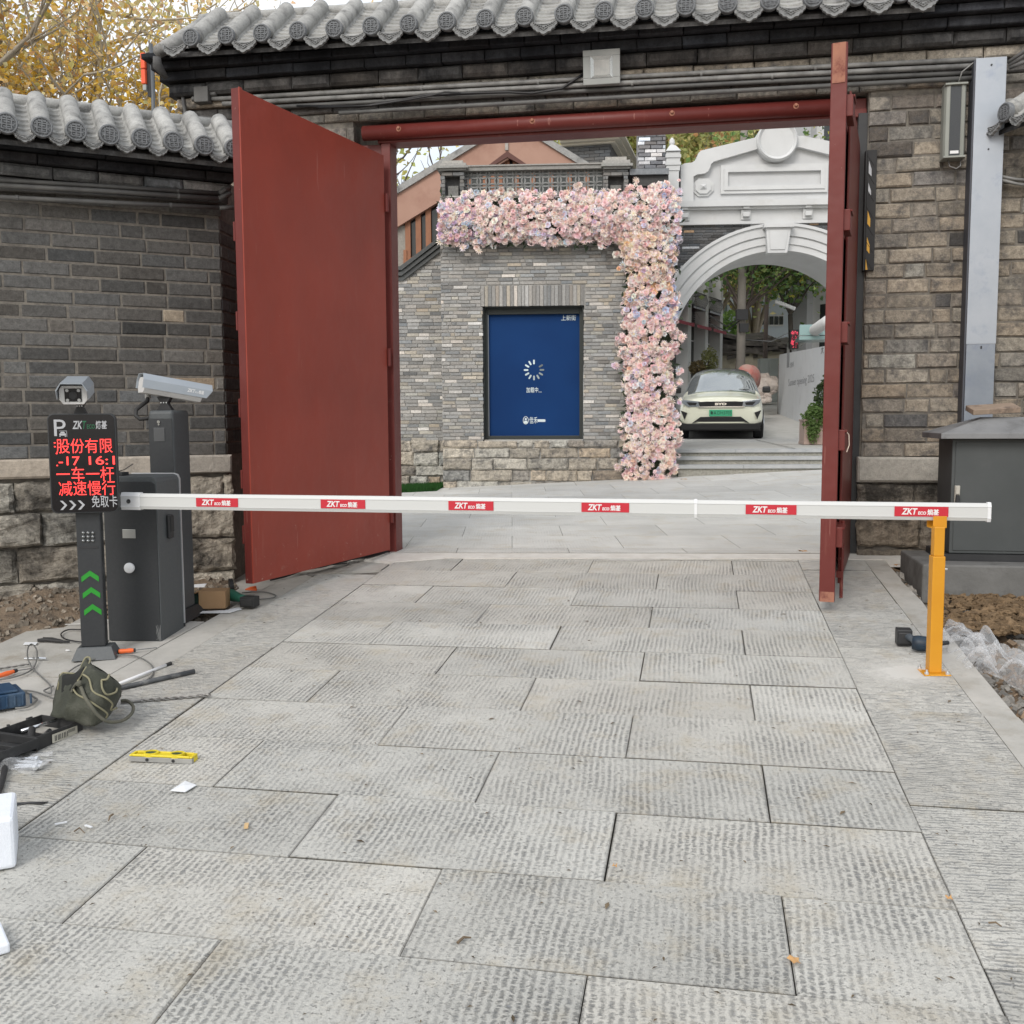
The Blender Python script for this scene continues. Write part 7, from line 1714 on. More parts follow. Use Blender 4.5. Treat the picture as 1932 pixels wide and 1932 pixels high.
cable([(-60, 1062), (0, 1068), (120, 1080), (230, 1092), (345, 1135), (380, 1150)], .0042, 'grey cable running from the left edge into the canvas bag')
cable([(60, 1120), (100, 1098), (150, 1088), (225, 1130), (235, 1150), (180, 1190), (100, 1200)], .0048, 'grey cable curled over the blue case')
cable([(440, 965), (500, 925), (600, 882), (700, 858), (800, 855), (880, 862), (955, 900), (990, 950), (970, 1000), (905, 1035)], .0042, 'long thin grey cable arching from behind the bag over the white rod')
cable([(520, 690), (440, 690), (395, 715), (410, 745), (470, 762), (540, 770), (640, 770), (705, 762)], .0042, 'black cable looping round the foot of the display post', M_cable)
cable([(420, 655), (480, 652), (560, 650), (700, 640)], .003, 'thin pale wire lying behind the display post', pmat('pale_wire2', (.5, .5, .48)))
cable([(1560, 452), (1640, 445), (1720, 448), (1780, 470), (1740, 488), (1650, 495), (1560, 510)], .0045, 'grey cable of the angle grinder lying towards the gate leaf')
mb = MB()
for q in range(9):
    P = [up(G(560+rnd.uniform(-20, 5), 1082+rnd.uniform(-3, 6)), .02+rnd.uniform(0, .03)), up(G(600+rnd.uniform(-8, 8), 1080+rnd.uniform(-5, 3)), .03+rnd.uniform(0, .03)), up(G(640, 1066+rnd.uniform(-5, 4)), .03+rnd.uniform(0, .025)), up(G(690+rnd.uniform(-10, 20), 1053+rnd.uniform(-4, 3)), .02), up(G(735, 1044+rnd.uniform(-2, 2)), .012)]
    mb.tube(smooth(P, 4), rnd.uniform(.005, .008), 6)
    if q < 4:
        P = [up(G(480+rnd.uniform(0, 30), 1098+rnd.uniform(-4, 2)), .015), up(G(540, 1090+rnd.uniform(-4, 2)), .015), up(G(590, 1078), .03), up(G(655, 1066+rnd.uniform(-5, 5)), .03)]; mb.tube(smooth(P, 4), .005, 6)
solo('cable_bundle', mb, M_cable, 'tangle of black cables pushed under the left gate leaf', 'cable', WORLD, G(620, 1075), smooth=True)
# ---- canvas bag
M_canvas = pmat('olive_canvas', (.040, .044, .033), (.072, .076, .058), 7, .95, bmp=.004, bscale=120, dirt=(.13, .13, .11), dscale=6, dlo=.52, dhi=.75)
M_pipe = pmat('khaki_binding', (.27, .25, .16), (.20, .19, .12), 10, .9)
bB = c5(560, 1300); Fb = Fr(c5(330, 1235).xy, 0); s_ = 1/PX
D0 = (bB-CP).dot(Fv)
bag = thing('canvas_bag', 'crumpled olive canvas tool bag with khaki binding slumped on the left paving', 'bag', WORLD, bB)
def bp(x, y, d=0.0):                                       # a point above the ground at the bag's distance
    return depthpt(x/3.418, 988.7+y/3.418, D0+d)
def clothsurf(mb, rows, amp=.012, seed=1):
    """rows of picture points with depths -> a folded sheet"""
    R_ = [smooth([bp(*p) for p in r_], 4) for r_ in rows]; R2 = []
    m_ = len(R_[0])
    cols_ = [smooth([r_[i] for r_ in R_], 4) for i in range(m_)]; n_ = len(cols_[0]); b = len(mb.v)
    for j in range(n_):
        for i in range(m_):
            p = cols_[i][j]; w = NZ.noise(p*14+Vector((seed, 0, 0)))*amp+abs(NZ.noise(p*26+Vector((0, seed, 0))))*amp*.9; w += abs(NZ.noise(Vector((p.x*9+p.z*14, p.z*5, seed))))*amp*1.5
            mb.v.append(tuple(p-Fv*w))
    for j in range(n_-1):
        for i in range(m_-1): a = b+j*m_+i; mb.f.append((a, a+1, a+m_+1, a+m_)); mb.c.append((1,1,1)); mb.m.append(0)
mb = MB()
clothsurf(mb, [[(335, 1225, .02), (350, 1240, -.06), (470, 1275, -.13), (590, 1305, -.15), (690, 1255, -.10), (735, 1195, -.02), (745, 1180, .06)],
               [(345, 1160, .04), (385, 1165, -.07), (470, 1175, -.15), (590, 1190, -.19), (700, 1150, -.15), (765, 1120, -.06), (780, 1110, .06)],
               [(362, 1075, .07), (400, 1075, -.03), (470, 1060, -.12), (570, 1070, -.17), (680, 1050, -.15), (765, 1040, -.06), (785, 1060, .06)],
               [(378, 1010, .08), (405, 985, .02), (470, 985, -.07), (555, 975, -.12), (640, 960, -.12), (725, 985, -.05), (765, 1030, .06)],
               [(392, 975, .09), (425, 962, .06), (480, 965, -.00), (545, 915, -.05), (600, 915, -.06), (665, 955, .0), (720, 985, .07)],
               [(400, 962, .10), (440, 962, .09), (505, 962, .05), (550, 868, .02), (578, 866, .02), (640, 935, .06), (690, 968, .09)]], .026, 3)
fr_ = part('body', mb, M_canvas, bag, WORLD, smooth=True); so2 = fr_.modifiers.new('cloth', 'SOLIDIFY'); so2.thickness = .003
mb = MB()
clothsurf(mb, [[(335, 1225, .12), (440, 1240, .14), (590, 1250, .16), (745, 1180, .14)], [(352, 1140, .15), (440, 1100, .2), (590, 1100, .2), (782, 1080, .12)], [(378, 1010, .12), (450, 990, .16), (600, 960, .16), (760, 1020, .10)], [(400, 962, .10), (505, 975, .12), (575, 900, .08), (690, 968, .09)]], .01, 9)
bk = part('back', mb, M_canvas, bag, WORLD, smooth=True); so2 = bk.modifiers.new('cloth', 'SOLIDIFY'); so2.thickness = .003
mb = MB(); clothsurf(mb, [[(400, 1085, -.07), (440, 1075, -.12), (468, 1062, -.16)], [(402, 1000, -.03), (445, 1000, -.09), (510, 990, -.13)], [(410, 972, .01), (455, 972, -.04), (535, 945, -.10)], [(450, 968, .02), (505, 965, -.02), (553, 885, -.03)]], .006, 5); part('mouth_shade', mb, pmat('mouth_shade_tone', (.012, .013, .011), None, rough=1), bag, WORLD, smooth=True)  # near-black sheet over the front, painting the shade inside the open mouth
mb = MB(); mb.tube(smooth([bp(*p) for p in [(372, 1070, .03), (385, 1000, .04), (402, 962, .075), (440, 962, .07), (505, 960, .03), (530, 905, -.01), (552, 864, .0), (578, 862, .0), (578, 890, -.04), (540, 950, -.10), (500, 1015, -.14)]], 4), .0045, 6)
mb.tube(smooth([bp(*p) for p in [(535, 970, -.135), (575, 1000, -.16), (600, 1080, -.19), (680, 1120, -.19), (725, 1160, -.16), (715, 1200, -.14), (755, 1185, -.1)]], 4), .0042, 6)
mb.tube(smooth([bp(*p) for p in [(470, 1060, -.15), (500, 1100, -.18), (560, 1130, -.20), (620, 1170, -.21), (690, 1220, -.17), (685, 1250, -.16)]], 4), .0042, 6)
mb.tube(smooth([bp(*p) for p in [(655, 1005, -.15), (690, 1000, -.15), (705, 970, -.12)]], 4), .0045, 6); mb.tube(smooth([bp(*p) for p in [(655, 1008, -.15), (660, 1060, -.18), (690, 1100, -.18), (745, 1085, -.14), (755, 1060, -.10)]], 4), .0045, 6)
part('binding', mb, M_pipe, bag, WORLD, smooth=True)
mb = MB(); mb.tube(smooth([bp(*p) for p in [(490, 1030, -.16), (520, 1050, -.18), (545, 1110, -.21), (590, 1180, -.23), (640, 1240, -.22), (700, 1275, -.19), (790, 1268, -.12), (850, 1220, -.02), (858, 1175, .04), (820, 1140, .08), (780, 1140, .08)]], 4), .0075, 7); mb.tube(smooth([bp(*p) for p in [(490, 1030, -.16), (470, 1060, -.15), (463, 1085, -.15)]], 3), .006, 6)
blob(mb, bp(512, 1028, -.18), .014, n=8); part('strap', mb, pmat('strap_cloth', (.09, .09, .07), (.13, .125, .095), 12, .9, bmp=.002, bscale=90), bag, WORLD, smooth=True)
# ---- tool case
M_case = pmat('scuffed_black_case', (.016, .017, .018), (.035, .035, .036), 8, .6, dirt=(.11, .11, .105), dscale=7, dlo=.55, dhi=.8)
Pc = c5(235, 1470); Pd = c5(535, 1330); dd_ = (Pd-Pc); aC = -math.degrees(math.atan2(dd_.y, dd_.x)); FCa = Fr(Pc.xy, aC); zc_ = Pc.z+.002; Lc = dd_.length
tb = thing('tool_case', 'open black plastic tool case with a barcode label lying beside the bag', 'tool case', FCa, (Lc/2, .1, zc_))
w_ = .46; hC = .062; t = .006
def gl_z(x, y, h): p = FCa.w(x, y, 0); return gz(p.x, p.y)+h
mb = MB(); Wc = .24
for (a, b_, c, d) in ((0, Lc, 0, t), (0, Lc, Wc-t, Wc), (0, t, t, Wc-t), (Lc-t, Lc, t, Wc-t)): mb.box(a, b_, c, d, zc_, zc_+hC)
mb.box(t, Lc-t, t, Wc-t, zc_, zc_+.006); mb.box(-.002, Lc+.002, -.003, .0, zc_+hC-.012, zc_+hC); mb.box(Lc*.30, Lc*.30+.01, Wc+.001, Wc+.012, zc_+.02, zc_+hC+.004); mb.box(Lc*.7, Lc*.7+.03, Wc+.001, Wc+.012, zc_+.02, zc_+hC+.004)
part('tray', mb, M_case, tb, FCa, bev=.003)
mb = MB(); mb.box(-.36, -.002, -.02, -.014, zc_+.02, zc_+hC); mb.box(-.36, -.002, Wc-.02, Wc-.014, zc_+.02, zc_+hC); mb.box(-.36, -.002, -.014, Wc-.02, zc_+.02, zc_+.026); mb.box(-.010, -.004, -.014, Wc-.02, zc_+.026, zc_+hC)
for q in range(4): mb.box(-.33+q*.08, -.325+q*.08, -.010, Wc-.03, zc_+.026, zc_+.045)
part('lid', mb, M_case, tb, FCa, bev=.003)
M_lbl = pmat('cream_label', (.55, .53, .45), (.48, .46, .39), 12, .8)
mb = MB(); mb.box(Lc*.32, Lc*.86, -.0045, -.0032, zc_+.010, zc_+.048); lb_ = part('label', mb, M_lbl, tb, FCa)
mb = MB(); x = Lc*.37
while x < Lc*.66: mb.box(x, x+.0035, -.0052, -.0046, zc_+.016, zc_+.040); x += rnd.choice([.008, .010, .007])
while x < Lc*.80: mb.box(x, x+.002, -.0052, -.0046, zc_+.030, zc_+.044); x += .005
part('barcode', mb, M_blk, lb_, FCa)
mb = MB(); a = FCa.w(.05, .06, zc_+.03)
mb = MB(); mb.cyl((.03, .06, zc_+.03), (.12, .15, zc_+.045), .016, n=10); solo('tool_grip', mb, M_rubber, 'black rubber tool grip lying in the open case', 'tool', FCa, (.05, .08, zc_+.01), smooth=False, bev=.003)
mb = MB(); mb.cyl((.08, .17, zc_+.045), (.24, .13, zc_+.055), .008, n=8); mb.cyl((.07, .06, zc_+.02), (.17, .10, zc_+.03), .010, n=8)
solo('steel_bar', mb, M_chr, 'two shiny steel bars lying inside the open black case', 'tool', FCa, (.15, .12, zc_+.01), smooth=True)
# blue case
M_blue = pmat('blue_plastic_case', (.008, .035, .085), (.012, .05, .11), 6, .5, dirt=(.08, .12, .17), dscale=6)
Pe = c5(-60, 1225); Pf = c5(170, 1175); dd2 = Pf-Pe; FCb = Fr(Pe.xy, -math.degrees(math.atan2(dd2.y, dd2.x))); Lb = dd2.length; zb3 = Pf.z
bc_ = thing('blue_case', 'scuffed blue plastic power tool case at the left edge', 'tool case', FCb, (Lb/2, .1, zb3))
mb = MB(); mb.box(0, Lb, 0, .20, zb3, zb3+.07); mb.box(.01, Lb-.03, .01, .19, zb3+.07, zb3+.085); part('shell', mb, M_blue, bc_, FCb, bev=.012, seg=3)
mb = MB()
for q in range(5): mb.box(Lb*.2+q*.035, Lb*.2+q*.035+.010, -.006, .0, zb3+.01, zb3+.06)
part('ribs', mb, M_blue, bc_, FCb, bev=.003)
# ---- rods and bits
def rod(a, b_, r, mat, label, cat, name, h=None, caps=None, n=10, group=None):
    A_, B_ = up(c5(*a), r+.003), up(c5(*b_), r+.003+(h or 0)); mb = MB(); mb.tube([A_, B_], r, n); o = solo(name, mb, mat, label, cat, WORLD, A_, group, smooth=True)
    if caps:
        d = (B_-A_).normalized(); mb = MB(); mb.tube([B_-d*.035, B_+d*.004], r*1.12, n); part('tip', mb, caps, o, WORLD)
    return o
rod((760, 1048), (1100, 912), .0085, M_white, 'white plastic rod with a black tip pointing away from the bag', 'rod', 'rod', caps=M_rubber)
rod((740, 1085), (1255, 968), .0125, pmat('dusty_black_tube', (.04, .045, .05), (.10, .105, .11), 6, .6, dirt=(.28, .28, .27), dscale=9, dlo=.5, dhi=.7), 'thick dusty black tube lying beside the bag', 'tube', 'tube')
def drillbit(a, b_, r, label):
    A_, B_ = up(c5(*a), r+.003), up(c5(*b_), r+.003); d = B_-A_; L = d.length; mb = MB(); t_ = d.normalized(); s = Vector((0, 0, 1)).cross(t_).normalized(); w = t_.cross(s)
    mb.tube([A_, A_+d*.25], r*.75, 8); n = int(L/.006); 
    for ph in (0, math.pi):
        mb.tube([A_+d*(.22+.78*i/n)+(s*math.cos(i*.42+ph)+w*math.sin(i*.42+ph))*r*.55 for i in range(n+1)], r*.55, 5)
    return solo('drill_bit', mb, pmat('drill_steel', (.16, .155, .15), (.34, .33, .31), 30, .4, metal=.7), label, 'drill bit', WORLD, A_, 'masonry drill bits', smooth=True)
drillbit((780, 1165), (1358, 1118), .008, 'long masonry drill bit lying to the right of the canvas bag'); drillbit((-80, 955), (200, 912), .0065, 'masonry drill bit near the left edge behind the looped cable')
M_or = pmat('orange_handle', (.85, .16, .04), (.78, .14, .03), 8, .45)
def screwdriver(a, m_, b_, r, label, handle=M_or):
    A_, Mm, B_ = up(c5(*a), r), up(c5(*m_), r), up(c5(*b_), r*.6); d = (Mm-A_)
    root = thing('screwdriver', label, 'screwdriver', WORLD, A_, 'orange handled screwdrivers')
    mb = MB(); mb.tube([A_, A_+d*.08, A_+d*.2, A_+d*.45, A_+d*.7, A_+d*.9, Mm], [r*.75, r, r*1.02, r*.86, r*1.0, r*.7, r*.62], 10); part('handle', mb, handle, root, WORLD, smooth=True)
    mb = MB(); mb.tube([A_-d*.07, A_+d*.05], [r*.6, r*.85], 10); mb.tube([A_+d*.92, Mm+d*.03], [r*.85, r*.7], 10); part('cap', mb, M_blk, root, WORLD)
    mb = MB(); mb.tube([Mm, B_], .0032, 6); part('shaft', mb, M_dome, root, WORLD)
screwdriver((765, 838), (872, 828), (1012, 806), .0135, 'orange screwdriver lying by the right of the display post base')
screwdriver((-90, 1022), (105, 962), (225, 938), .0135, 'orange screwdriver reaching in from the left edge under the cable loop')
mb = MB(); P = [up(c5(245, 760), .009), up(c5(300, 758), .011), up(c5(370, 765), .010), up(c5(448, 768), .007)]; mb.tube(P, [.010, .012, .010, .005], 8); P = [up(c5(280, 748), .012), up(c5(340, 750), .012), up(c5(400, 762), .010)]; mb.tube(P, .006, 7)
solo('pliers', mb, M_rubber, 'black handled pliers lying open left of the display post', 'pliers', WORLD, P[0], smooth=True)
mb = MB(); mb.tube([up(c5(158, 874), .007), up(c5(240, 874), .007)], .0055, 8); mb.tube([up(c5(240, 874), .007), up(c5(300, 876), .007)], [.009, .006], 6)
solo('anchor_bolt', mb, M_chr, 'shiny expansion bolt on the stone left of the display post', 'bolt', WORLD, c5(230, 875))
mb = MB(); mb.tube([up(c5(425, 818), .004), up(c5(450, 820), .004)], .004, 6); solo('wall_plug', mb, M_white, 'tiny white plug on the stone beside the display post base', 'plug', WORLD, c5(435, 819))
def sheet(name, pts, h, mat, label, cat, crumple=0):
    mb = MB(); P = [up(c5(*p), h+rnd.uniform(0, crumple)) for p in pts]; n = len(P); c = sum(P, Vector())/n; c.z += crumple*.8
    mb.v = [tuple(p) for p in P]+[tuple(c)]+[(p.x, p.y, p.z-.0025) for p in P]; mb.f = [(i, (i+1) % n, n) for i in range(n)]+[(i, n+1+i, n+1+(i+1) % n, (i+1) % n) for i in range(n)]; mb.c = [(1,1,1)]*len(mb.f); mb.m = [0]*len(mb.f)
    return solo(name, mb, mat, label, cat, WORLD, P[0])
M_pap = pmat('white_paper', (.72, .74, .76), None, rough=.8)
sheet('card', [(150, 780), (162, 766), (243, 766), (232, 780)], .004, M_pap, 'flat white card lying left of the black pliers', 'card')
sheet('paper', [(1100, 1735), (1195, 1672), (1268, 1695), (1195, 1742)], .004, M_pap, 'small creased white paper packet on the paving below the spirit level', 'paper', .008)
# ---- spirit level
PA, PBb = c5(832, 1535), c5(1238, 1545); dL = PBb-PA; FL = Fr(PA.xy, -math.degrees(math.atan2(dL.y, dL.x))); LL2 = dL.length; zl = PA.z+.003
M_ly = pmat('yellow_level_body', (.72, .58, .03), (.66, .52, .03), 9, .45, dirt=(.30, .26, .08), dscale=9, dlo=.6, dhi=.8)
lv = thing('spirit_level', 'yellow torpedo spirit level with two round vials lying on the paving', 'spirit level', FL, (LL2/2, .01, zl))
mb = MB(); mb.prism([(0, zl), (LL2, zl), (LL2, zl+.020), (0, zl+.020)], 0, .018); part('base_rail', mb, pmat('grey_alloy', (.30, .30, .29), (.38, .38, .36), 14, .5, metal=.3), lv, FL, bev=.001)
mb = MB()
for a, b_, y0, y1 in ((.0, .012, .002, .055), (LL2-.012, LL2, .002, .055)): mb.box(a, b_, y0, y1, zl+.0205, zl+.028)
mb.box(.012, LL2-.012, .002, .010, zl+.0205, zl+.030); mb.box(.012, LL2-.012, .046, .055, zl+.005, zl+.030); mb.box(LL2*.38, LL2*.62, .0105, .0455, zl+.012, zl+.026)
mb.box(0, .02, .018, .055, zl, zl+.02); mb.box(LL2-.02, LL2, .018, .055, zl, zl+.02); part('body', mb, M_ly, lv, FL, bev=.003)
for f_ in (.305, .72):
    mb = MB(); n = 18; cx_, cy_ = LL2*f_, .028
    for i in range(n):
        a0, a1 = 2*math.pi*i/n, 2*math.pi*(i+1)/n; v = []
        for r_ in (.031, .023):
            for a in (a0, a1): v.append((cx_+r_*math.cos(a), cy_+r_*.9*math.sin(a), zl+.034)); 
        v += [(p[0], p[1], zl+.012) for p in v]; mb.add(v, [(0,1,3,2),(0,4,5,1),(2,3,7,6)])
    part('vial_ring', mb, M_ly, lv, FL)
    mb = MB(); mb.cyl((cx_, cy_, zl+.012), (cx_, cy_, zl+.031), .0235, n=18); part('vial', mb, pmat('dark_green_vial', (.03, .05, .03), (.10, .14, .07), 40, .15), lv, FL)
    mb = MB(); mb.cyl((LL2*f_-.004, -.003, zl+.010), (LL2*f_-.004, 0, zl+.010), .0065, n=12); part('screw', mb, M_blk, lv, FL)
# ---- bag of bolts, foam, scraps
def plasticmat(name):
    m, n, b = _new(name); b.inputs['Base Color'].default_value = (.80, .82, .84, 1); b.inputs['Roughness'].default_value = .12
    out = n.nodes['Material Output']; tr = n.nodes.new('ShaderNodeBsdfTransparent'); mx_ = n.nodes.new('ShaderNodeMixShader')
    lw_ = n.nodes.new('ShaderNodeLayerWeight'); lw_.inputs['Blend'].default_value = .35; tcn = n.nodes.new('ShaderNodeTexCoord'); t = tex(n, 'ShaderNodeTexNoise', tcn.outputs['Object'], Scale=18, Detail=5); bump(n, b, t.outputs['Fac'], .02)
    n.links.new(math_(n, 'MINIMUM', math_(n, 'ADD', math_(n, 'MULTIPLY', lw_.outputs['Facing'], .5), .10), .8), mx_.inputs[0]); n.links.new(tr.outputs[0], mx_.inputs[1]); n.links.new(b.outputs[0], mx_.inputs[2]); n.links.new(mx_.outputs[0], out.inputs['Surface']); return m
M_film = plasticmat('clear_film')
def crumple(mb, P0, P1, w, h, n=26, m_=16, seed=0, amp=.03):
    """a rumpled sheet of film lying from P0 to P1"""
    d = P1-P0; s = Vector((-d.y, d.x, 0)).normalized(); b = len(mb.v)
    for j in range(m_+1):
        for i in range(n+1):
            u, v = i/n, j/m_; p = P0+d*u+s*(v-.5)*w*(1+.25*math.sin(u*7+seed)); q = Vector((p.x*1.0, p.y*1.0, seed))
            z = max(.0, math.sin(math.pi*v))*h*(.5+.5*abs(NZ.noise(q*9)*2))+amp*.8*abs(NZ.noise(q*14));   p = p+Vector((NZ.noise(q*14+Vector((3, 0, 0))), NZ.noise(q*14+Vector((0, 7, 0))), 0))*amp*.8
            mb.v.append((p.x, p.y, p.z+.006+z))
    for j in range(m_):
        for i in range(n): a = b+j*(n+1)+i; mb.f.append((a, a+1, a+n+2, a+n+1)); mb.c.append((1,1,1)); mb.m.append(0)
bb = thing('bolt_bag', 'clear plastic bag full of steel bolts on the paving in front of the black case', 'plastic bag', WORLD, c5(180, 1560))
mb = MB(); crumple(mb, c5(40, 1560), c5(300, 1580), .13, .035, seed=2, amp=.016); crumple(mb, c5(120, 1440), c5(215, 1480), .05, .03, 14, 8, 5, .02); crumple(mb, c5(200, 1505), c5(345, 1490), .06, .012, 14, 8, 8, .01); part('film', mb, M_film, bb, WORLD, smooth=True)
for q in range(9):
    a = up(c5(75+rnd.uniform(-10, 25), 1520+q*9), .010+rnd.uniform(0, .014)); e = up(c5(235+rnd.uniform(-20, 45), 1535+q*8), .010+rnd.uniform(0, .014)); mb = MB(); mb.tube([a, e], .0055, 7); d = (e-a).normalized(); mb.tube([e, e+d*.012], .0105, 6); part('bolt', mb, M_chr, bb, WORLD)
M_foam = pmat('white_foam', (.78, .82, .88), (.74, .78, .84), 30, .9, bmp=.002, bscale=200)
Pg = G(31, 1640); Ff = Fr((Pg.x, Pg.y), -24); zf_ = Pg.z+.003
mb = MB(); mb.box(-.40, 0, 0, .26, zf_, zf_+.17); solo('foam_block', mb, M_foam, 'white foam packing block cut off by the left edge', 'foam block', Ff, (-.2, .1, zf_), 'white foam packing', bev=.012)
Pg = G(20, 1800); Ff2 = Fr((Pg.x, Pg.y), -35); mb = MB(); mb.box(-.35, 0, 0, .16, Pg.z+.003, Pg.z+.032); solo('foam_slab', mb, M_foam, 'thin white foam slab at the lower left edge', 'foam block', Ff2, (-.1, .05, Pg.z), 'white foam packing', bev=.006)
cable([(-30, 1780), (0, 1730), (25, 1640), (40, 1560), (60, 1500), (20, 1450)], .012, 'thick dark ribbed lead coming from the left edge under the black case', M_rubber)
sheet('black_scrap', [(60, 1812), (110, 1806), (180, 1806), (240, 1800), (312, 1802), (270, 1818), (180, 1812), (110, 1822)], .004, M_blk, 'torn strip of black tape lying in the left paving joint', 'scrap', .006)
M_wd = pmat('fresh_wood', (.60, .42, .22), None, rough=.8)
def chip(px, py, L, w, ang, mat, label, cat, name, h=.004, group=None):
    P = G(px, py); F_ = Fr(P.xy, ang); mb = MB(); mb.box(-L/2, L/2, -w/2, w/2, P.z+.004, P.z+.004+h); return solo(name, mb, mat, label, cat, F_, (0, 0, P.z), group)
chip(465, 1562, .014, .034, -10, M_wd, 'small pale wood chip on a lower left paving slab', 'wood chip', 'wood_chip', .008)
chip(115, 1556, .04, .007, -30, M_pap, 'left of two thin white plastic slivers below the black tape', 'sliver', 'plastic_sliver'); chip(167, 1562, .035, .008, 30, M_pap, 'right of two thin white plastic slivers below the black tape', 'sliver', 'plastic_sliver')
M_twig = pmat('dry_twig', (.12, .09, .06), (.18, .13, .08), 20, .9)
def twig(pts, r, label): 
    P = [up(G(*p), r+.003+(.006 if i == 1 else 0)) for i, p in enumerate(pts)]; mb = MB(); mb.tube(P, [r, r*.9, r*.5][:len(P)], 6); return solo('twig', mb, M_twig, label, 'twig', WORLD, P[0], 'dry twigs and leaves on the paving')
twig([(863, 1784), (875, 1777), (889, 1774)], .0045, 'short dark curled twig on the bottom centre slab'); twig([(1865, 1340+405), (1878, 1748), (1890, 1752)], .003, 'thin twig near the right border joint')
twig([(213, 1540), (208, 1546), (205, 1552)], .004, 'tiny black curl on the slab below the spirit level'); twig([(140, 1572), (150, 1568), (160, 1575)], .003, 'thin wisp of root beside the foam block')
M_dl = pmat('dry_leaf', (.55, .33, .14), (.42, .22, .09), 12, .8)
def leaf_(px, py, s, label):
    P = G(px, py); mb = MB(); n = 10; c = up(P, .012); ring = []
    for i in range(n): a = 2*math.pi*i/n; r_ = s*(1 if i % 2 else .6); ring.append((P.x+r_*math.cos(a), P.y+r_*math.sin(a), P.z+.006+rnd.uniform(0, .014)))
    mb.v = ring+[tuple(c)]; mb.f = [(i, (i+1) % n, n) for i in range(n)]; mb.c = [(1,1,1)]*n; mb.m = [0]*n
    return solo('dry_leaf', mb, M_dl, label, 'leaf', WORLD, P, 'dry twigs and leaves on the paving')
leaf_(1498, 1818, .020, 'curled tan leaf stuck in the joint at the bottom right'); leaf_(1690, 1068, .05, 'crumpled yellow-brown leaf at the trench edge near the plinth'); leaf_(1290, 906, .05, 'orange leaf at the foot of the flower column by the steps'); leaf_(1515, 1042, .045, 'brown leaf litter on the cement by the right gate leaf')
leaf_(1160, 1640, .010, 'tiny brown leaf crumb on a centre slab'); leaf_(1790, 1700, .012, 'small brown leaf crumb near the right border joint')
# ---- box and grinder behind the second camera post
Pk = c5(1283, 560); Pk2 = c5(1455, 552); dk = Pk2-Pk; Fk2 = Fr(Pk.xy, -math.degrees(math.atan2(dk.y, dk.x))); Lk = dk.length; zk = Pk.z+.012
cbx = thing('cardboard_box', 'small brown cardboard box with its flap open near the camera post', 'box', Fk2, (Lk/2, .08, zk))
M_card = pmat('brown_cardboard', (.40, .25, .13), (.36, .22, .115), 4, .85)
mb = MB(); mb.box(0, Lk, 0, .14, zk, zk+.115); part('carton', mb, M_card, cbx, Fk2, bev=.002)
mb = MB(); mb.box(-.075, -.002, .0, .13, .0, .003); mb.xf(Matrix.Translation((0, 0, zk+.112)) @ Matrix.Rotation(math.radians(-25), 4, 'Y')); part('flap', mb, M_card, cbx, Fk2)
sheet('cardboard_sheet', [(1285, 578), (1290, 566), (1470, 558), (1540, 540), (1560, 552), (1480, 575)], .004, M_pap, 'flat pale packing sheet under the cardboard box', 'cardboard')
sheet('paper', [(1225, 462), (1240, 445), (1335, 438), (1320, 460)], .06, M_pap, 'white leaflet resting behind the cardboard box', 'paper')
mb = MB(); Pm = c5(1218, 552); F_ = Fr(Pm.xy, 0); mb.box(0, .10, 0, .12, Pm.z+.003, Pm.z+.10); solo('green_carton', mb, pmat('dark_green_carton', (.03, .07, .05), None, rough=.5), 'dark green carton half hidden behind the camera post', 'box', F_, (0.05, .05, Pm.z), bev=.003)
gP = c5(1545, 530); gr_ = thing('angle_grinder', 'green cordless angle grinder with a black battery lying beside the box', 'angle grinder', WORLD, gP)
M_gg = pmat('green_tool_shell', (.02, .13, .09), (.03, .16, .11), 9, .5)
a = up(c5(1470, 500), .05); e = up(c5(1610, 540), .045); d = e-a; mb = MB(); mb.tube([a, a+d*.15, a+d*.4, a+d*.6, a+d*.8], [.035, .042, .034, .027, .03], 12); part('motor_body', mb, M_gg, gr_, WORLD, smooth=True)
Fg = Fr((e.x, e.y), 14); mb = MB(); mb.box(-.050, .050, -.04, .045, e.z-.036, e.z+.030); mb.box(-.042, .042, -.05, -.0405, e.z-.026, e.z+.020); part('battery', mb, M_rubber, gr_, Fg, bev=.01)
mb = MB(); hd_ = up(c5(1500, 470), .07); mb.cyl(hd_+Vector((-.02, .0, 0)), hd_+Vector((.004, .01, .002)), .055, n=20); part('disc_guard', mb, M_cblk, gr_, WORLD)
mb = MB(); a = up(c5(1582, 432), .01); e = up(c5(1650, 418), .012); mb.tube([a, (a+e)/2, e], [.004, .012, .010], 8); mb.tube([a, up(c5(1655, 432), .01)], [.004, .010], 8); solo('cutters', mb, M_or, 'orange handled wire cutters lying near the left gate leaf foot', 'pliers', WORLD, a, smooth=True)
# ---- cordless driver by the yellow post
def c8(x, y): return G((2180+x/3.475)/1.416, (1350+y/3.475)/1.416)
dv = thing('cordless_driver', 'blue and black cordless driver lying on its side by the yellow post', 'power tool', WORLD, c8(900, 1370))
M_bt = pmat('blue_black_tool', (.012, .018, .028), (.014, .04, .07), 12, .5)
bpnt = up(c8(812, 1300), .055); mb = MB(); Fd2 = Fr((bpnt.x, bpnt.y), 12); mb.box(-.038, .038, -.035, .04, bpnt.z-.050, bpnt.z+.034); mb.box(-.032, .032, -.045, -.0355, bpnt.z-.04, bpnt.z+.02); part('battery', mb, M_blk, dv, Fd2, bev=.010)
m2 = up(c8(955, 1370), .05); mb = MB(); mb.tube([bpnt, bpnt*.5+m2*.5+Vector((0, 0, .005)), m2], [.020, .018, .024], 10); part('grip', mb, pmat('grey_grip', (.07, .085, .10), None, rough=.6), dv, WORLD, smooth=True)
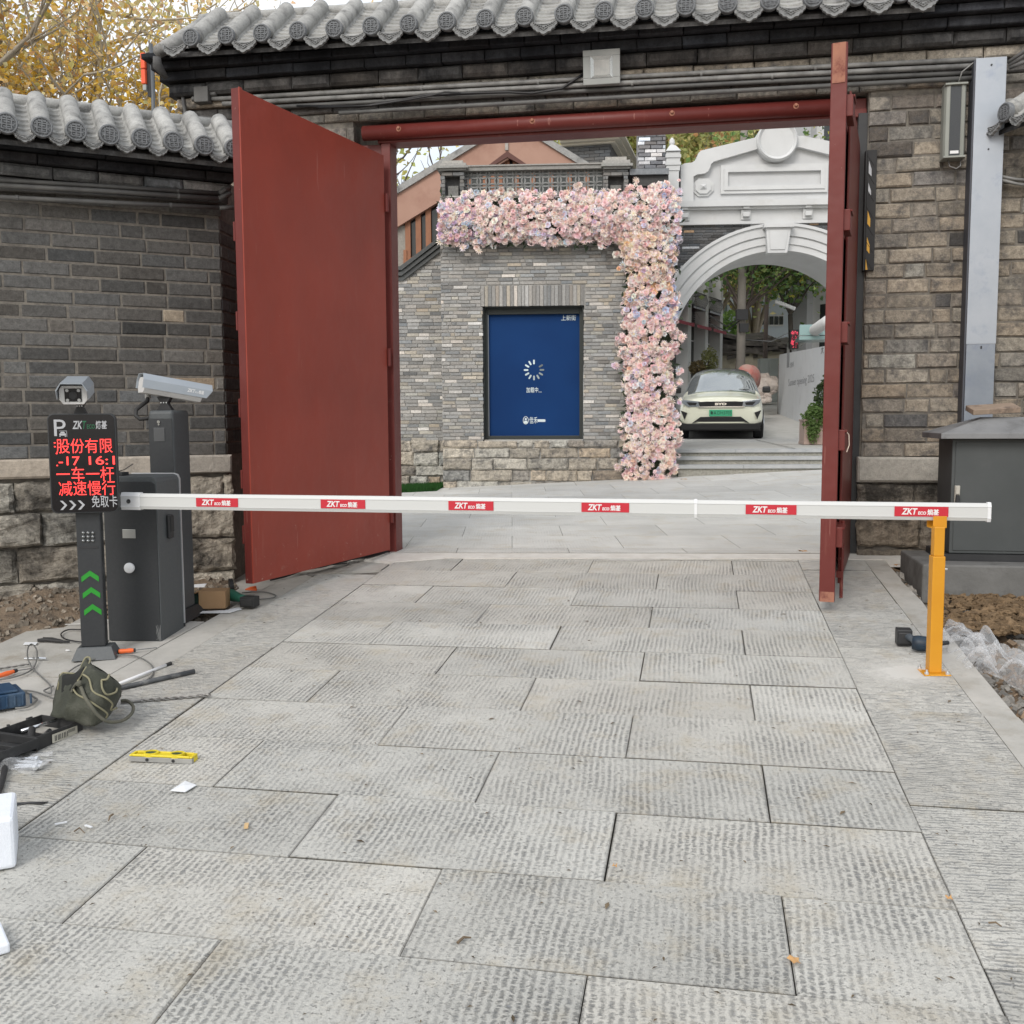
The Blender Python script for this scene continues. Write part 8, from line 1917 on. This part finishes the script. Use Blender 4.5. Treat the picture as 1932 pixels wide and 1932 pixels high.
e = up(c8(1080, 1372), .045); mb = MB(); q0 = up(c8(890, 1360), .048); mb.tube([q0, q0*.7+e*.3, q0*.35+e*.65, e], [.034, .040, .038, .030], 12); part('motor_body', mb, M_bt, dv, WORLD, smooth=True)
mb = MB(); f_ = up(c8(1225, 1355), .045); mb.tube([e, e*.5+f_*.5, f_], [.020, .012, .011], 10); part('chuck', mb, M_blk, dv, WORLD, smooth=True)
# dust round the post foot
m, n, b = _new('drill_dust'); b.inputs['Base Color'].default_value = (.72, .71, .67, 1); b.inputs['Roughness'].default_value = .95
uvn = n.nodes.new('ShaderNodeUVMap'); uvn.uv_map = 'patch'; out = n.nodes['Material Output']; tr = n.nodes.new('ShaderNodeBsdfTransparent'); mx_ = n.nodes.new('ShaderNodeMixShader')
gr2 = tex(n, 'ShaderNodeTexGradient', None, gradient_type='SPHERICAL'); n.links.new(uvn.outputs[0], gr2.inputs['Vector']); t = tex(n, 'ShaderNodeTexNoise', uvn.outputs[0], Scale=5, Detail=12, Roughness=.75)
mk = ramp(n, math_(n, 'MULTIPLY', gr2.outputs['Fac'], math_(n, 'ADD', t.outputs['Fac'], .25)), .16, .55, 0, .7)
n.links.new(mk, mx_.inputs[0]); n.links.new(tr.outputs[0], mx_.inputs[1]); n.links.new(b.outputs[0], mx_.inputs[2]); n.links.new(mx_.outputs[0], out.inputs['Surface']); M_dust = m
def patch(name, px0, px1, py0, py1, label, mat):
    q = [G(px0, py1), G(px1, py1), G(px1, py0), G(px0, py0)]; me = bpy.data.meshes.new(name); me.from_pydata([(p.x, p.y, p.z+.0065) for p in q], [], [(0, 1, 2, 3)]); me.materials.append(mat)
    ul = me.uv_layers.new(name='patch'); ul.data.foreach_set('uv', [-1, -1, 1, -1, 1, 1, -1, 1]); o = bpy.data.objects.new(name, me); COL.objects.link(o); tagit(o, label, None, None, 'stuff')
patch('drill_dust', 1560, 1850, 1232, 1315, 'pale drilling dust spread on the stone round the yellow post foot', M_dust)
patch('chalk_marks', 1060, 1300, 1040, 1066, 'pale scraped chalky arc on the slabs just before the threshold', M_dust)
# plastic film at the right
ft = thing('plastic_film', 'crumpled clear bubble film dumped in the trench behind the yellow post', 'plastic film', WORLD, G(1860, 1240))
mb = MB(); A_, B_, C_ = G(1800, 1185), G(1850, 1262), G(1990, 1300)
crumple(mb, A_-Vector((0, 0, .05)), B_-Vector((0, 0, .06)), .24, .13, 60, 40, 11, .05); part('sheet', mb, M_film, ft, WORLD, smooth=True)
mb = MB(); crumple(mb, G(1835, 1212)-Vector((0, 0, .05)), C_-Vector((0, 0, .06)), .20, .13, 80, 40, 17, .04); part('sheet', mb, M_film, ft, WORLD, smooth=True)
# soil heaps and clods in the trench
mb = MB()
for _ in range(420):
    px = rnd.uniform(1775, 1960); py = rnd.uniform(1108, 1185); P = G(px, py); kk = rnd.uniform(.6, 1.1); q = rnd.uniform(.008, .034)
    blob(mb, (P.x, P.y, P.z-.02), q, rnd.uniform(.8, 1.4), 1, .7, (.19*kk, .13*kk, .075*kk), 8, rnd.uniform(0, 50), .9)
tagit(solo('soil_clods', mb, M_rock, 'brown dug soil clods piled in the trench below the cabinet plinth', 'soil', kind='stuff'))
# dry litter in the joints
mb = MB()
for _ in range(420):
    u, v = rnd.uniform(-2.9, 1.2), 1.6+5.5*rnd.random()**1.4; P = GP(u, v); s = rnd.uniform(.002, .006)*(1 if rnd.random() < .9 else 2); a = rnd.uniform(0, 6.3); kk = rnd.uniform(.3, 1)
    mb.add([(P.x-s*2*math.cos(a), P.y-s*2*math.sin(a), P.z+.004), (P.x+s*.6*math.sin(a), P.y-s*.6*math.cos(a), P.z+.007), (P.x+s*2*math.cos(a), P.y+s*2*math.sin(a), P.z+.004), (P.x-s*.6*math.sin(a), P.y+s*.6*math.cos(a), P.z+.006)], [(0,1,2,3)], (.22*kk, .17*kk, .11*kk))
tagit(solo('litter', mb, M_rock, 'scattered crumbs of dry leaf and grit over the chiselled paving', 'litter', kind='stuff'))

# ---- signal lamps on a thin pole behind the left roof
Ps = depthpt(290, 190, 10.5); FSn = Fr(Ps.xy, 20); ks = lambda x, y: FSn.at(x, y)
sl = thing('signal_light', 'black pole with two orange-red lamp boxes rising behind the left tiled wall', 'signal light', FSn, (0, 0, Ps.z-1.2))
mb = MB(); mb.tube([(0, 0, Ps.z-1.2), (-.01, 0, ks(290, 82)[1])], .020, 8); part('pole', mb, pmat('dark_grey_pole', (.09, .10, .11), None, rough=.5), sl, FSn, smooth=True)
u0, u1 = ks(279.5, 140)[0], ks(286, 140)[0]
mb = MB(); mb.box(u0, u1, -.02, .05, ks(283, 183)[1], ks(283, 100)[1]); part('back_plate', mb, M_cblk, sl, FSn)
M_rl = pmat('orange_red_lamp_box', (.80, .11, .04), None, rough=.5)
for y0, y1 in ((131.5, 102), (160.5, 133.5)):
    mb = MB(); mb.box(ks(271, 120)[0], u0-.002, -.05, .06, ks(275, y0)[1], ks(275, y1)[1]); part('lamp_box', mb, M_rl, sl, FSn, bev=.006)
mb = MB(); mb.box(ks(272.5, 120)[0], u0-.002, -.04, .05, ks(275, 172)[1], ks(275, 162)[1]); part('foot_box', mb, M_gy, sl, FSn)
